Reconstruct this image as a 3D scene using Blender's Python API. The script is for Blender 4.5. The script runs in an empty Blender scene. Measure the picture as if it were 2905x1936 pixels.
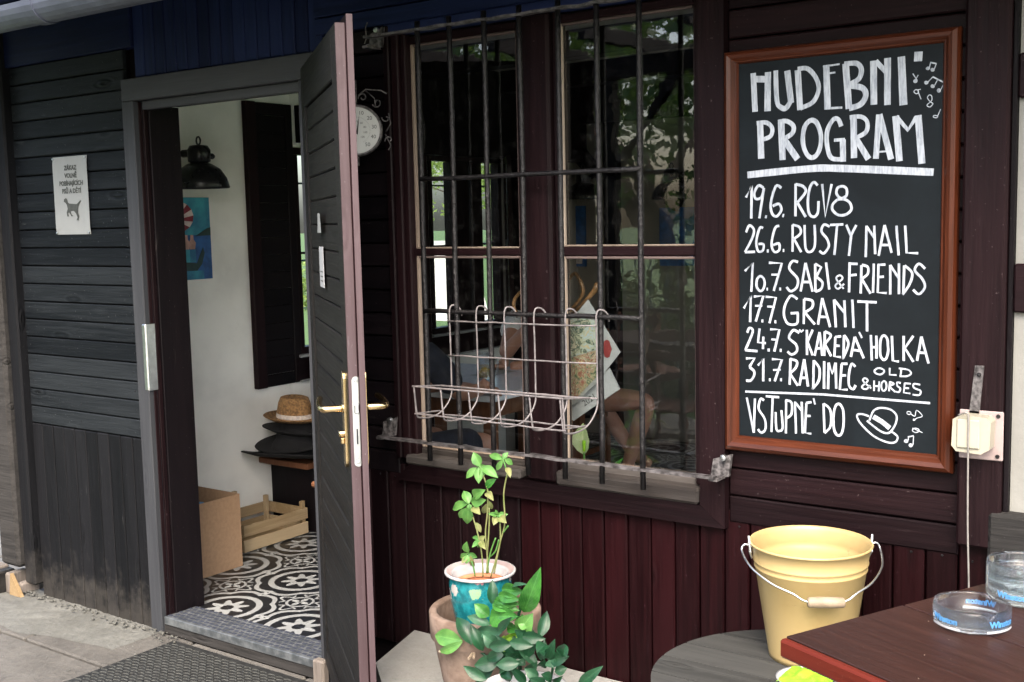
import bpy, bmesh, math, random
from mathutils import Vector, Matrix, Euler, noise
R = math.radians
rnd = random.Random(11)
sc = bpy.context.scene
C = sc.collection

# ------------------------------------------------------------------ camera, sky, sun, exposure
cam_d = bpy.data.cameras.new('camera'); cam = bpy.data.objects.new('camera', cam_d); C.objects.link(cam)
cam_d.lens = 40.122; cam_d.sensor_width = 36; cam_d.clip_start = .05; cam_d.clip_end = 400
cam.matrix_world = Matrix((
    (0.811799, -0.043718, 0.582299, 0), (0.583507, 0.099001, -0.806051, -2.66), (-0.022409, 0.994126, 0.105879, 1.4939), (0, 0, 0, 1)))
sc.camera = cam
world = bpy.data.worlds.new('World'); sc.world = world; world.use_nodes = True
wn = world.node_tree.nodes; wl = world.node_tree.links
sky = wn.new('ShaderNodeTexSky'); sky.sky_type = 'NISHITA'; sky.sun_disc = False
SUN_EL, SUN_AZ = R(50), R(150)            # azimuth from +y towards +x: veiled sun high in front of the house, a little right
sky.sun_elevation = SUN_EL; sky.sun_rotation = SUN_AZ; sky.air_density = 1.0; sky.dust_density = 5.0; sky.ozone_density = .3
bg = wn['Background']; bg.inputs['Strength'].default_value = .15
wl.new(sky.outputs[0], bg.inputs['Color'])
sd = bpy.data.lights.new('sun', 'SUN'); sd.energy = .38; sd.angle = R(70); sd.color = (1, .985, .97)
so = bpy.data.objects.new('sun', sd); C.objects.link(so)
sdir = Vector((math.sin(SUN_AZ)*math.cos(SUN_EL), math.cos(SUN_AZ)*math.cos(SUN_EL), math.sin(SUN_EL)))
so.rotation_euler = sdir.to_track_quat('Z', 'Y').to_euler(); so.location = (4, -10, 14)
vs = sc.view_settings; vs.view_transform = 'Standard'; vs.look = 'None'; vs.gamma = 1; vs.use_curve_mapping = False
vs.exposure = 2.45
sc.cycles.max_bounces = 10; sc.cycles.transparent_max_bounces = 16; sc.cycles.glossy_bounces = 4; sc.cycles.diffuse_bounces = 5

# ------------------------------------------------------------------ materials
class NG:
    """small expression helper over a node tree"""
    def __init__(s, nt): s.nt = nt
    def n(s, t, **k):
        x = s.nt.nodes.new(t)
        for a, b in k.items(): setattr(x, a, b)
        return x
    def put(s, sock, v):
        if isinstance(v, bpy.types.NodeSocket): s.nt.links.new(v, sock)
        elif v is not None: sock.default_value = v
    def m(s, op, a, b=None, c=None, clamp=False):
        x = s.n('ShaderNodeMath', operation=op, use_clamp=clamp)
        for i, v in enumerate((a, b, c)):
            if v is not None: s.put(x.inputs[i], v)
        return x.outputs[0]
    def step(s, v, a, b):               # smooth ramp a..b -> 0..1
        x = s.n('ShaderNodeMapRange', interpolation_type='SMOOTHSTEP')
        s.put(x.inputs['Value'], v); x.inputs['From Min'].default_value = a; x.inputs['From Max'].default_value = b
        return x.outputs[0]
    def mix(s, f, a, b):
        x = s.n('ShaderNodeMix', data_type='RGBA')
        s.put(x.inputs[0], f); s.put(x.inputs[6], a); s.put(x.inputs[7], b); return x.outputs[2]
    def coord(s, scale=(1, 1, 1), world=False, rand=True, rot=(0, 0, 0)):
        tc = s.n('ShaderNodeNewGeometry').outputs['Position'] if world else s.n('ShaderNodeTexCoord').outputs['Object']
        if rand and not world:
            oi = s.n('ShaderNodeObjectInfo'); va = s.n('ShaderNodeVectorMath', operation='SCALE')
            va.inputs[0].default_value = (31.7, 17.3, 23.9); s.nt.links.new(oi.outputs['Random'], va.inputs['Scale'])
            ad = s.n('ShaderNodeVectorMath', operation='ADD'); s.nt.links.new(tc, ad.inputs[0]); s.nt.links.new(va.outputs[0], ad.inputs[1]); tc = ad.outputs[0]
        mp = s.n('ShaderNodeMapping'); s.nt.links.new(tc, mp.inputs[0]); mp.inputs['Scale'].default_value = scale; mp.inputs['Rotation'].default_value = rot
        return mp.outputs[0]
    def noise(s, vec, scale=5, detail=4, rough=.55, dist=0):
        x = s.n('ShaderNodeTexNoise'); s.put(x.inputs['Vector'], vec); x.inputs['Scale'].default_value = scale
        x.inputs['Detail'].default_value = detail; x.inputs['Roughness'].default_value = rough; x.inputs['Distortion'].default_value = dist
        return x.outputs[0]
    def bump(s, h, strength, dist=.01):
        x = s.n('ShaderNodeBump'); x.inputs['Strength'].default_value = strength; x.inputs['Distance'].default_value = dist
        s.put(x.inputs['Height'], h); return x.outputs[0]
def c4(c): return (c[0], c[1], c[2], 1)
def newmat(name):
    m = bpy.data.materials.new(name); m.use_nodes = True
    return m, NG(m.node_tree), m.node_tree.nodes['Principled BSDF']
def simple(name, col, rough=.5, metal=0, var=.25, scale=25, bump=.15, bdist=.002, spec=.5, col2=None, spots=0, trans=0, coat=0):
    m, g, b = newmat(name)
    v = g.coord(); n1 = g.noise(v, scale, 5); n2 = g.noise(v, scale*5, 3)
    ca = c4([c*(1-var) for c in col]); cb = c4(col2 or [min(1, c*(1+var)) for c in col])
    col_o = g.mix(g.step(n1, .3, .7), ca, cb)
    if spots: col_o = g.mix(g.m('MULTIPLY', g.step(g.noise(v, scale*1.7, 6, .7), .62, .7), spots), col_o, c4([c*.3 for c in col]))
    g.put(b.inputs['Base Color'], col_o); b.inputs['Metallic'].default_value = metal
    g.put(b.inputs['Roughness'], g.m('ADD', g.m('MULTIPLY', n2, .25), max(.02, rough-.12)))
    b.inputs['Specular IOR Level'].default_value = spec; b.inputs['Coat Weight'].default_value = coat
    b.inputs['Transmission Weight'].default_value = trans
    if bump: g.put(b.inputs['Normal'], g.bump(g.m('ADD', n2, g.m('MULTIPLY', n1, 2)), bump, bdist))
    return m
def wood(name, ca, cb, axis='x', rough=.55, ring_amp=.08, bump=.35, wear=.3, wearcol=(.25, .22, .2), knots=.6, fine=1, spec=.22, pers=.35):
    m, g, b = newmat(name)
    i = 'xyz'.index(axis)
    def sc_(al, ac): v = [ac*fine]*3; v[i] = al*fine; return tuple(v)
    v1 = g.coord(sc_(1.5, 22)); v2 = g.coord(sc_(5, 140)); vk = g.coord(sc_(2.2, 7)); vb = g.coord(sc_(1, 1.5))
    dn = g.noise(v1, 1, 5, .6, 1.2); fn = g.noise(v2, 1, 4, .6); big = g.noise(vb, 2.3, 3)
    vo = g.n('ShaderNodeTexVoronoi'); g.put(vo.inputs['Vector'], vk); vo.inputs['Scale'].default_value = 1.25
    kd = vo.outputs['Distance']
    kn = g.m('SUBTRACT', 1, g.step(kd, .03, .13)); ring = g.m('MULTIPLY', g.m('SINE', g.m('ADD', g.m('MULTIPLY', kd, 48), g.m('MULTIPLY', dn, 9))), g.m('SUBTRACT', 1, g.step(kd, .05, .30)))
    t = g.m('ADD', g.m('MULTIPLY', dn, .6), g.m('ADD', g.m('MULTIPLY', fn, .4), g.m('MULTIPLY', ring, ring_amp)))
    oi = g.n('ShaderNodeObjectInfo')
    t = g.m('ADD', t, g.m('MULTIPLY', g.m('SUBTRACT', oi.outputs['Random'], .5), pers))
    col = g.mix(g.step(t, .25, .75), c4(ca), c4(cb))
    col = g.mix(g.m('MULTIPLY', kn, knots), col, c4([c*.25 for c in ca]))
    wm = g.m('MULTIPLY', g.step(g.noise(g.coord(sc_(7, 45)), 1, 6, .7), .62, .74), g.m('MULTIPLY', g.step(big, .4, .7), wear))
    col = g.mix(wm, col, c4(wearcol))
    dust = g.step(g.noise(g.coord((1, 1, 1)), 130, 2), .70, .76); chip = g.m('MULTIPLY', g.step(g.noise(g.coord((1, 1, 1)), 34, 5, .75), .735, .76), min(1, wear*2))
    col = g.mix(g.m('MAXIMUM', g.m('MULTIPLY', dust, wear*.7), chip), col, c4([c*1.6 for c in wearcol]))
    g.put(b.inputs['Base Color'], col)
    g.put(b.inputs['Roughness'], g.m('ADD', g.m('MULTIPLY', fn, .35), rough-.15)); b.inputs['Specular IOR Level'].default_value = spec*.5
    h = g.m('ADD', g.m('MULTIPLY', fn, .5), g.m('ADD', g.m('MULTIPLY', dn, .7), g.m('MULTIPLY', g.m('ADD', kn, ring), .35)))
    g.put(b.inputs['Normal'], g.bump(h, bump, .004))
    return m
BR = (.0046, .0019, .0026); BR2 = (.0135, .0056, .0068)
M = {}
M['plank_black_x'] = wood('stain_black_x', (0.0034, 0.0046, 0.0061), (0.0172, 0.0206, 0.0234), 'x', wear=1, wearcol=(0.0624, 0.0706, 0.072), bump=.9, rough=.6, ring_amp=.2, knots=.9)
M['plank_black_z'] = wood('stain_black_z', (0.0032, 0.0037, 0.0045), (0.0088, 0.0092, 0.0107), 'z', wear=.9, wearcol=(0.0425, 0.0425, 0.0425), bump=.7, ring_amp=.14, rough=.6)
_m = M['plank_black_z']; _g = NG(_m.node_tree); _b = _m.node_tree.nodes['Principled BSDF']; _l = _b.inputs['Base Color'].links[0].from_socket
_sx = _g.n('ShaderNodeSeparateXYZ'); _g.put(_sx.inputs[0], _g.n('ShaderNodeNewGeometry').outputs['Position']); _ns = _g.noise(_g.coord(world=True), 14, 6, .7)
_f = _g.m('MULTIPLY', _g.step(_g.m('SUBTRACT', _g.m('MULTIPLY', _ns, .62), _sx.outputs[2]), .16, .40), .24); _g.put(_b.inputs['Base Color'], _g.mix(_f, _l, (.12, .11, .095, 1)))
M['frame_grey'] = wood('frame_grey', (0.0306, 0.0328, 0.0374), (0.049, 0.052, 0.0566), 'z', wear=.1, knots=0, bump=.2, rough=.55, pers=.1)
M['frame_grey_x'] = wood('frame_grey_x', (0.038, 0.0408, 0.0466), (0.0608, 0.0646, 0.0703), 'x', wear=.1, knots=0, bump=.2, rough=.55, pers=.1)
M['brown_x'] = wood('brown_stain_x', BR, BR2, 'x', rough=.5, bump=.4, wear=.35, wearcol=(.11, .085, .085))
M['brown_z'] = wood('brown_stain_z', BR, BR2, 'z', rough=.5, bump=.4, wear=.35, wearcol=(.11, .085, .085))
M['brown_y'] = wood('brown_stain_y', BR, BR2, 'y', rough=.5, bump=.4, wear=.3, wearcol=(.11, .085, .085))
M['red_z'] = wood('redbrown_board_z', (0.004, 0.0007, 0.0012), (0.0137, 0.0025, 0.0035), 'z', rough=.45, bump=.35, wear=.4, wearcol=(0.0493, 0.0237, 0.0327), pers=.3)
M['dark_z'] = wood('dark_brown_z', (.0028, .0022, .0030), (.0068, .0048, .0058), 'z', rough=.5, bump=.3, wear=.15)
M['navy_shade_x'] = wood('board_eave_shade_x', (0.0056, 0.009, 0.0323), (0.015, 0.0239, 0.0774), 'x', rough=.6, bump=.3, wear=.1)  # blue shadow under the eave put into the board colour
M['navy_shade_z'] = wood('board_eave_shade_z', (0.0056, 0.009, 0.0323), (0.015, 0.0239, 0.0774), 'z', rough=.6, bump=.3, wear=.1)  # same painted eave shadow for the upright boards
M['dark_x'] = wood('dark_brown_x', (.0028, .0022, .0030), (.0068, .0048, .0058), 'x', rough=.5, bump=.3, wear=.15)
M['weather_x'] = wood('weathered_x', (0.0304, 0.0261, 0.0239), (0.081, 0.0737, 0.0686), 'x', rough=.8, bump=1, wear=.6, wearcol=(0.0284, 0.0211, 0.0199), knots=.3)
M['weather_z'] = wood('weathered_z', (.12, .105, .09), (.30, .26, .23), 'z', rough=.8, bump=1, wear=.6, wearcol=(.07, .05, .045), knots=.3)
M['beam_grey_x'] = wood('beam_grey_x', (0.0175, 0.017, 0.0165), (0.05, 0.0475, 0.045), 'x', rough=.75, bump=1, wear=.6, wearcol=(0.1, 0.09, 0.08), knots=.4)
M['bead'] = wood('bare_bead', (0.2167, 0.1697, 0.1337), (0.3323, 0.2746, 0.224), 'z', rough=.7, bump=.5, wear=.5, wearcol=(0.0867, 0.0506, 0.0433), knots=0)
M['bead_dark'] = wood('worn_bead', (0.06, 0.045, 0.0425), (0.15, 0.115, 0.105), 'x', rough=.6, bump=.5, wear=.7, wearcol=(0.025, 0.015, 0.015), knots=0)
M['leaf_face'] = wood('door_face', (0.0073, 0.007, 0.007), (0.0147, 0.014, 0.0136), 'x', rough=.5, bump=.25, wear=.2, wearcol=(0.105, 0.098, 0.091), knots=.2, pers=.1)
M['leaf_edge'] = wood('door_edge', (0.0426, 0.0261, 0.0288), (0.0753, 0.0512, 0.0564), 'z', rough=.42, bump=.25, wear=.4, wearcol=(0.2107, 0.2046, 0.2192), knots=0, spec=.6)
M['mahogany_x'] = wood('mahogany_x', (0.0283, 0.0067, 0.0029), (0.0915, 0.0225, 0.0085), 'x', rough=.34, bump=.12, wear=.08, wearcol=(0.2952, 0.1606, 0.1166), knots=.1, spec=.5, pers=.1)
M['mahogany_z'] = wood('mahogany_z', (0.0283, 0.0067, 0.0029), (0.0915, 0.0225, 0.0085), 'z', rough=.34, bump=.12, wear=.08, wearcol=(0.2952, 0.1606, 0.1166), knots=.1, spec=.5, pers=.1)
M['table_wood'] = wood('table_top_wood', (0.0162, 0.006, 0.0041), (0.0392, 0.0152, 0.0105), 'x', rough=.42, bump=.3, wear=.3, wearcol=(0.162, 0.1, 0.0808), knots=.2, spec=.5)
M['table_edge'] = wood('table_edge_wood', (0.0527, 0.0069, 0.0038), (0.0911, 0.0138, 0.0074), 'x', rough=.4, bump=.25, wear=.2, wearcol=(0.2104, 0.0858, 0.0528), knots=0)
M['grey_plank'] = wood('grey_round_plank', (0.0225, 0.0234, 0.0225), (0.0495, 0.0504, 0.0477), 'x', rough=.75, bump=.5, wear=.4, wearcol=(0.036, 0.0337, 0.0315), knots=.3)
M['crate'] = wood('crate_pine', (0.2333, 0.162, 0.0842), (0.3888, 0.2981, 0.1814), 'y', rough=.6, bump=.2, wear=.2, wearcol=(0.1296, 0.0778, 0.0389))
M['chair_wood'] = wood('chair_wood', (.09, .035, .018), (.18, .08, .04), 'z', rough=.4, bump=.15, wear=.1)
M['chair_dark'] = wood('terrace_chair_wood', (.05, .025, .018), (.10, .05, .035), 'z', rough=.5, bump=.2, wear=.2)
M['bamboo'] = simple('rattan', (0.1848, 0.0968, 0.0396), .4, var=.35, scale=40, bump=.2)
M['plaster'] = simple('white_plaster', (0.2086, 0.2086, 0.1905), .85, var=.06, scale=6, bump=.5, bdist=.004)
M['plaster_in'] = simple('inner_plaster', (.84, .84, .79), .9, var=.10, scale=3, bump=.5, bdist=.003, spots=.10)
M['plaster_dim'] = simple('dimmed_plaster', (.26, .235, .205), .9, var=.1, scale=3, bump=.25, bdist=.003)  # darker copy of the inner plaster, the room's dimness put into its colour
M['brass'] = simple('polished_brass', (0.624, 0.4592, 0.24), .2, 1, var=.15, scale=12, bump=.05)
M['steel'] = simple('zinc_steel', (.62, .64, .64), .35, 1, var=.12, scale=40, bump=.1)
M['gutter'] = simple('gutter_zinc', (.10, .112, .15), .5, .55, var=.15, scale=9, bump=.1)
M['wire'] = simple('white_wire', (0.1485, 0.1362, 0.1386), .45, .1, var=.3, scale=60, bump=.2, spots=.5)
M['iron'] = simple('black_iron', (0.0042, 0.0039, 0.0048), .38, .2, var=.5, scale=60, bump=.8, bdist=.003, col2=(0.0108, 0.0096, 0.0108))
M['iron_worn'] = simple('worn_iron', (.03, .027, .028), .5, .2, var=.5, scale=70, bump=.15, bdist=.0005, col2=(.16, .15, .15))
M['iron_pale'] = simple('pale_worn_iron', (0.0567, 0.0519, 0.0519), .45, .3, var=.5, scale=50, bump=.2, bdist=.001, col2=(0.1606, 0.1512, 0.1559))
M['yellow'] = simple('yellow_enamel', (0.3802, 0.2709, 0.1118), .4, 0, var=.06, scale=7, bump=.04, col2=(0.4032, 0.3024, 0.1366), spots=.5)
_m = M['yellow']; _g = NG(_m.node_tree); _b = _m.node_tree.nodes['Principled BSDF']; _l = _b.inputs['Base Color'].links[0].from_socket; _v = _g.coord(rand=False)
_sc = _g.m('MULTIPLY', _g.step(_g.noise(_g.coord((30, 30, 260), rand=False), 1, 3, .6), .66, .70), _g.step(_g.noise(_v, 9, 3), .5, .62)); _ch = _g.step(_g.noise(_v, 42, 6, .8), .72, .75)
_di = _g.m('MULTIPLY', _g.step(_g.noise(_v, 6, 6, .75), .5, .75), .35)
_c = _g.mix(_di, _l, (.36, .27, .13, 1)); _c = _g.mix(_g.m('MULTIPLY', _sc, .6), _c, (.42, .33, .18, 1)); _c = _g.mix(_ch, _c, (.16, .11, .07, 1)); _g.put(_b.inputs['Base Color'], _c)
M['handle_wood'] = simple('pale_handle_wood', (0.242, 0.1892, 0.132), .6, var=.2, scale=30, bump=.3)
M['terracotta'] = simple('terracotta', (0.1156, 0.0714, 0.049), .85, var=.22, scale=14, bump=.5, bdist=.003, col2=(0.204, 0.1496, 0.1156))
M['terra_in'] = simple('terracotta_inner', (.46, .17, .08), .8, var=.2, scale=20, bump=.3)
M['white_glaze'] = simple('white_glaze', (0.3889, 0.3826, 0.3826), .18, var=.03, scale=9, bump=0, coat=.3)
M['white_plastic'] = simple('white_plastic', (0.34, 0.3468, 0.3468), .4, var=.05, scale=9, bump=.02)
M['dial_white'] = simple('dial_white', (0.527, 0.5355, 0.5185), .4, var=.02, bump=0)
M['cable_grey'] = simple('grey_cable', (0.192, 0.18, 0.168), .5, bump=0)
M['soil'] = simple('soil', (.028, .018, .012), .95, var=.6, scale=70, bump=1, bdist=.008)
M['cream'] = simple('cream_plastic', (0.3291, 0.3107, 0.2423), .4, var=.07, scale=14, bump=.05, spots=.35)
M['pinkplate'] = simple('faded_plate', (0.2805, 0.221, 0.2125), .6, var=.12, scale=20, bump=.1)
M['cardboard'] = simple('cardboard', (0.306, 0.1955, 0.1148), .85, var=.08, scale=60, bump=.12)
M['paper'] = simple('paper', (0.2411, 0.2526, 0.2468), .6, var=.04, scale=8, bump=.1, bdist=.004)
M['paper_grey'] = simple('paper_grey', (0.3255, 0.336, 0.3465), .6, var=.05, scale=8, bump=.1)
M['ink'] = simple('grey_ink', (.05, .055, .05), .8, bump=0)
M['black_ink'] = simple('black_ink', (.02, .02, .02), .8, bump=0)
M['blue_ink'] = simple('blue_print', (.05, .20, .42), .5, bump=0)
M['red_ink'] = simple('red_print', (0.162, 0.018, 0.018), .7, bump=0)
M['green_card'] = simple('green_card', (.04, .14, .09), .6, bump=0)
M['straw'] = simple('straw', (0.3024, 0.1656, 0.0648), .8, var=.45, scale=90, bump=1, bdist=.004)
M['band'] = simple('hat_band', (.55, .48, .42), .8, var=.2, scale=60)
M['felt'] = simple('black_felt', (0.0048, 0.0048, 0.0056), .95, var=.3, scale=30, bump=.2)
M['dark_cloth'] = simple('dark_cloth', (.015, .017, .028), .9, var=.3, scale=40, bump=.4)
M['white_cloth'] = simple('white_cotton', (.70, .69, .68), .9, var=.05, scale=16, bump=.8, bdist=.012)
M['skin'] = simple('skin', (.44, .22, .15), .5, var=.12, scale=9, bump=.1)
M['hair'] = simple('brown_hair', (.05, .028, .018), .6, var=.4, scale=90, bump=1)
M['tabletop_white'] = simple('white_laminate', (.80, .83, .90), .16, var=.03, scale=5, bump=.02)
M['lampblack'] = simple('black_enamel', (0.0098, 0.0105, 0.0126), .3, var=.3, scale=12, bump=.1)
M['beer'] = simple('beer', (.85, .45, .03), .1, bump=0, trans=.4)
M['foam_green'] = simple('lime_cloth', (0.1764, 0.374, 0.012), .7, var=.25, scale=30, bump=.5)
M['rooftile'] = simple('clay_roof', (.50, .20, .13), .8, var=.25, scale=3, bump=.4)
M['bark'] = simple('bark', (.09, .065, .05), .9, var=.4, scale=12, bump=1, bdist=.03)
M['parapet'] = simple('render_wall', (.55, .50, .42), .9, var=.08, scale=2)
M['fence'] = simple('green_fence_paint', (.02, .07, .06), .5, bump=.05)
M['bench_green'] = simple('bench_green', (.03, .08, .06), .6)
def board_mat():
    m, g, b = newmat('chalkboard_slate'); v = g.coord(world=True)
    n1 = g.noise(v, 4, 6, .65, 1.5); n2 = g.noise(v, 45, 3)
    g.put(b.inputs['Base Color'], g.mix(g.step(g.m('ADD', g.m('MULTIPLY', n1, .8), g.m('MULTIPLY', n2, .2)), .35, .7), (.0018, .0040, .0058, 1), (.0042, .0078, .0105, 1)))
    b.inputs['Roughness'].default_value = .6; b.inputs['Specular IOR Level'].default_value = .2
    g.put(b.inputs['Normal'], g.bump(n2, .1, .001)); return m
M['slate'] = board_mat()
def chalk_mat():
    m, g, b = newmat('white_chalk_marker'); v = g.coord((60, 60, 9), world=True); n = g.noise(v, 3, 4, .7)
    g.put(b.inputs['Base Color'], g.mix(g.step(n, .35, .6), (.26, .29, .335, 1), (.44, .475, .52, 1)))
    b.inputs['Roughness'].default_value = .8; return m
M['chalk'] = chalk_mat()
def leaf_mat(name, ca, cb, rough=.35):
    m, g, b = newmat(name); v = g.coord(); n1 = g.noise(v, 28, 4)
    uv = g.n('ShaderNodeTexCoord').outputs['UV']; sx = g.n('ShaderNodeSeparateXYZ'); g.put(sx.inputs[0], uv)
    side = g.m('ABSOLUTE', g.m('SUBTRACT', sx.outputs[0], .5))
    ve = g.m('SINE', g.m('MULTIPLY', g.m('SUBTRACT', sx.outputs[1], g.m('MULTIPLY', side, .9)), 60))
    veins = g.m('MULTIPLY', g.step(ve, .75, 1), .35); mid = g.m('SUBTRACT', 1, g.step(side, .012, .04))
    col = g.mix(g.step(n1, .3, .7), c4(ca), c4(cb))
    col = g.mix(g.m('MAXIMUM', g.m('MULTIPLY', mid, .3), g.m('MULTIPLY', veins, .5)), col, c4([min(1, c*1.7+.02) for c in cb]))
    g.put(b.inputs['Base Color'], col); b.inputs['Roughness'].default_value = rough
    g.put(b.inputs['Normal'], g.bump(g.m('SUBTRACT', n1, veins), .35, .004))
    tr = g.n('ShaderNodeBsdfTranslucent'); g.put(tr.inputs[0], col); mx = g.n('ShaderNodeMixShader'); mx.inputs[0].default_value = .25
    out = m.node_tree.nodes['Material Output']
    g.put(mx.inputs[1], b.outputs[0]); g.put(mx.inputs[2], tr.outputs[0]); g.put(out.inputs[0], mx.outputs[0]); return m
LEAF = [leaf_mat('leaf_deep', (.005, .034, .014), (.013, .066, .026), .32), leaf_mat('leaf_mid', (.018, .095, .014), (.050, .19, .03), .25),
        leaf_mat('leaf_bright', (.055, .17, .035), (.11, .26, .06), .45), leaf_mat('leaf_lime', (.10, .25, .012), (.20, .36, .035)),
        leaf_mat('leaf_pale', (.014, .065, .030), (.040, .12, .060), .34), leaf_mat('leaf_yellowing', (.13, .17, .045), (.23, .24, .10), .5),
        leaf_mat('leaf_lily', (.35, .46, .22), (.50, .58, .34), .5)]
def tree_leaf(name, ca, cb):
    m, g, b = newmat(name); oi = g.n('ShaderNodeNewGeometry')
    n = g.noise(g.coord(world=True), 2.2, 3)
    g.put(b.inputs['Base Color'], g.mix(g.m('ADD', g.m('MULTIPLY', oi.outputs['Random Per Island'], .6), g.m('MULTIPLY', n, .4)), c4(ca), c4(cb))); b.inputs['Roughness'].default_value = .5
    tr = g.n('ShaderNodeBsdfTranslucent'); tr.inputs[0].default_value = c4([c*1.3 for c in cb]); mx = g.n('ShaderNodeMixShader'); mx.inputs[0].default_value = .3
    g.put(mx.inputs[1], b.outputs[0]); g.put(mx.inputs[2], tr.outputs[0]); g.put(m.node_tree.nodes['Material Output'].inputs[0], mx.outputs[0]); return m
M['tree_leaf'] = tree_leaf('tree_leaf', (.03, .07, .015), (.08, .14, .03)); M['tree_leaf2'] = tree_leaf('tree_leaf_light', (.10, .17, .03), (.22, .30, .07))
def glass_mat(name, tint=(.93, .95, .94), refl=2.0, wav=.03, sc_=5, dirt=.012):
    """window pane: mostly clear, mirror-like at its Fresnel share, slightly wavy old glass"""
    m, g, b = newmat(name); nt = m.node_tree; v = g.coord((1, 1, 1), world=True)
    w_ = g.m('ADD', g.noise(v, sc_, 2), g.m('MULTIPLY', g.noise(v, sc_*5, 2), .12)); nm = g.bump(w_, wav, .02)
    fr = g.n('ShaderNodeFresnel'); bf = g.n('ShaderNodeNewGeometry').outputs['Backfacing']; g.put(fr.inputs['IOR'], g.m('ADD', 1.5, g.m('MULTIPLY', bf, 1/1.5-1.5))); g.put(fr.inputs['Normal'], nm)
    gl = g.n('ShaderNodeBsdfGlossy'); gl.inputs['Roughness'].default_value = .01; g.put(gl.inputs['Normal'], nm)
    tp = g.n('ShaderNodeBsdfTransparent'); tp.inputs[0].default_value = c4(tint)
    mx = g.n('ShaderNodeMixShader'); g.put(mx.inputs[0], g.m('MULTIPLY', fr.outputs[0], refl, clamp=True)); g.put(mx.inputs[1], tp.outputs[0]); g.put(mx.inputs[2], gl.outputs[0])
    df = g.n('ShaderNodeBsdfDiffuse'); df.inputs[0].default_value = (.5, .5, .48, 1)
    m2 = g.n('ShaderNodeMixShader'); g.put(m2.inputs[0], g.m('MULTIPLY', g.step(g.noise(v, 30, 5, .7), .5, .8), dirt)); g.put(m2.inputs[1], mx.outputs[0]); g.put(m2.inputs[2], df.outputs[0])
    g.put(nt.nodes['Material Output'].inputs[0], m2.outputs[0]); return m
M['pane'] = glass_mat('old_window_glass'); M['pane2'] = glass_mat('inner_window_glass', refl=1, wav=.05)
def solid_glass(name, tint):
    m, g, b = newmat(name); b.inputs['Base Color'].default_value = c4(tint); b.inputs['Roughness'].default_value = .02
    b.inputs['Transmission Weight'].default_value = 1; b.inputs['IOR'].default_value = 1.47
    g.put(b.inputs['Normal'], g.bump(g.noise(g.coord(), 60, 2), .05, .002)); return m
M['ashglass'] = solid_glass('pressed_glass', (.95, .98, 1.0))
_nt = M['ashglass'].node_tree; _mx = _nt.nodes.new('ShaderNodeMixShader'); _tp = _nt.nodes.new('ShaderNodeBsdfTransparent'); _tp.inputs[0].default_value = (.92, .96, .98, 1); _mx.inputs[0].default_value = .5
_nt.links.new(_nt.nodes['Principled BSDF'].outputs[0], _mx.inputs[1]); _nt.links.new(_tp.outputs[0], _mx.inputs[2]); _nt.links.new(_mx.outputs[0], _nt.nodes['Material Output'].inputs[0])
def lime_stone(name, ca, cb, crack=.5):
    m, g, b = newmat(name); v = g.coord(world=True); oi = g.n('ShaderNodeObjectInfo')
    n1 = g.noise(v, 3.5, 8, .7); n2 = g.noise(v, 45, 6, .75); n3 = g.noise(v, 13, 5, .6)
    t = g.m('ADD', g.m('MULTIPLY', n1, .55), g.m('ADD', g.m('MULTIPLY', n2, .35), g.m('MULTIPLY', oi.outputs['Random'], .2)))
    col = g.mix(g.step(t, .35, .75), c4(ca), c4(cb)); col = g.mix(g.m('MULTIPLY', g.step(n3, .6, .72), crack), col, c4([c*.5 for c in ca]))
    g.put(b.inputs['Base Color'], col); b.inputs['Roughness'].default_value = .85
    g.put(b.inputs['Normal'], g.bump(g.m('ADD', g.m('MULTIPLY', n3, 1.5), n2), .8, .006)); return m
M['stone'] = lime_stone('worn_stone', (0.0521, 0.049, 0.0429), (0.1163, 0.1102, 0.0976)); M['stone_light'] = lime_stone('pale_mortar', (0.0764, 0.0766, 0.0672), (0.1528, 0.1553, 0.1391), .3)
M['slab'] = lime_stone('concrete_slab', (0.2046, 0.204, 0.1944), (0.2883, 0.2958, 0.2862), .25); M['joint'] = lime_stone('joint_dirt', (.05, .045, .04), (.12, .11, .1))
M['paving_far'] = lime_stone('pale_paving', (.10, .10, .095), (.17, .17, .16), .3)
M['gravel'] = lime_stone('pale_gravel_path', (0.48, 0.456, 0.396), (0.72, 0.684, 0.6), .2)
M['grass'] = lime_stone('lawn', (.035, .075, .014), (.07, .125, .028), .2)
M['rubber'] = simple('mat_rubber', (0.0126, 0.0133, 0.0126), .6, var=.4, scale=40, bump=.5); M['rubber_rib'] = simple('mat_rib', (0.045, 0.0473, 0.0428), .75, var=.5, scale=60, bump=.5)
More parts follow.
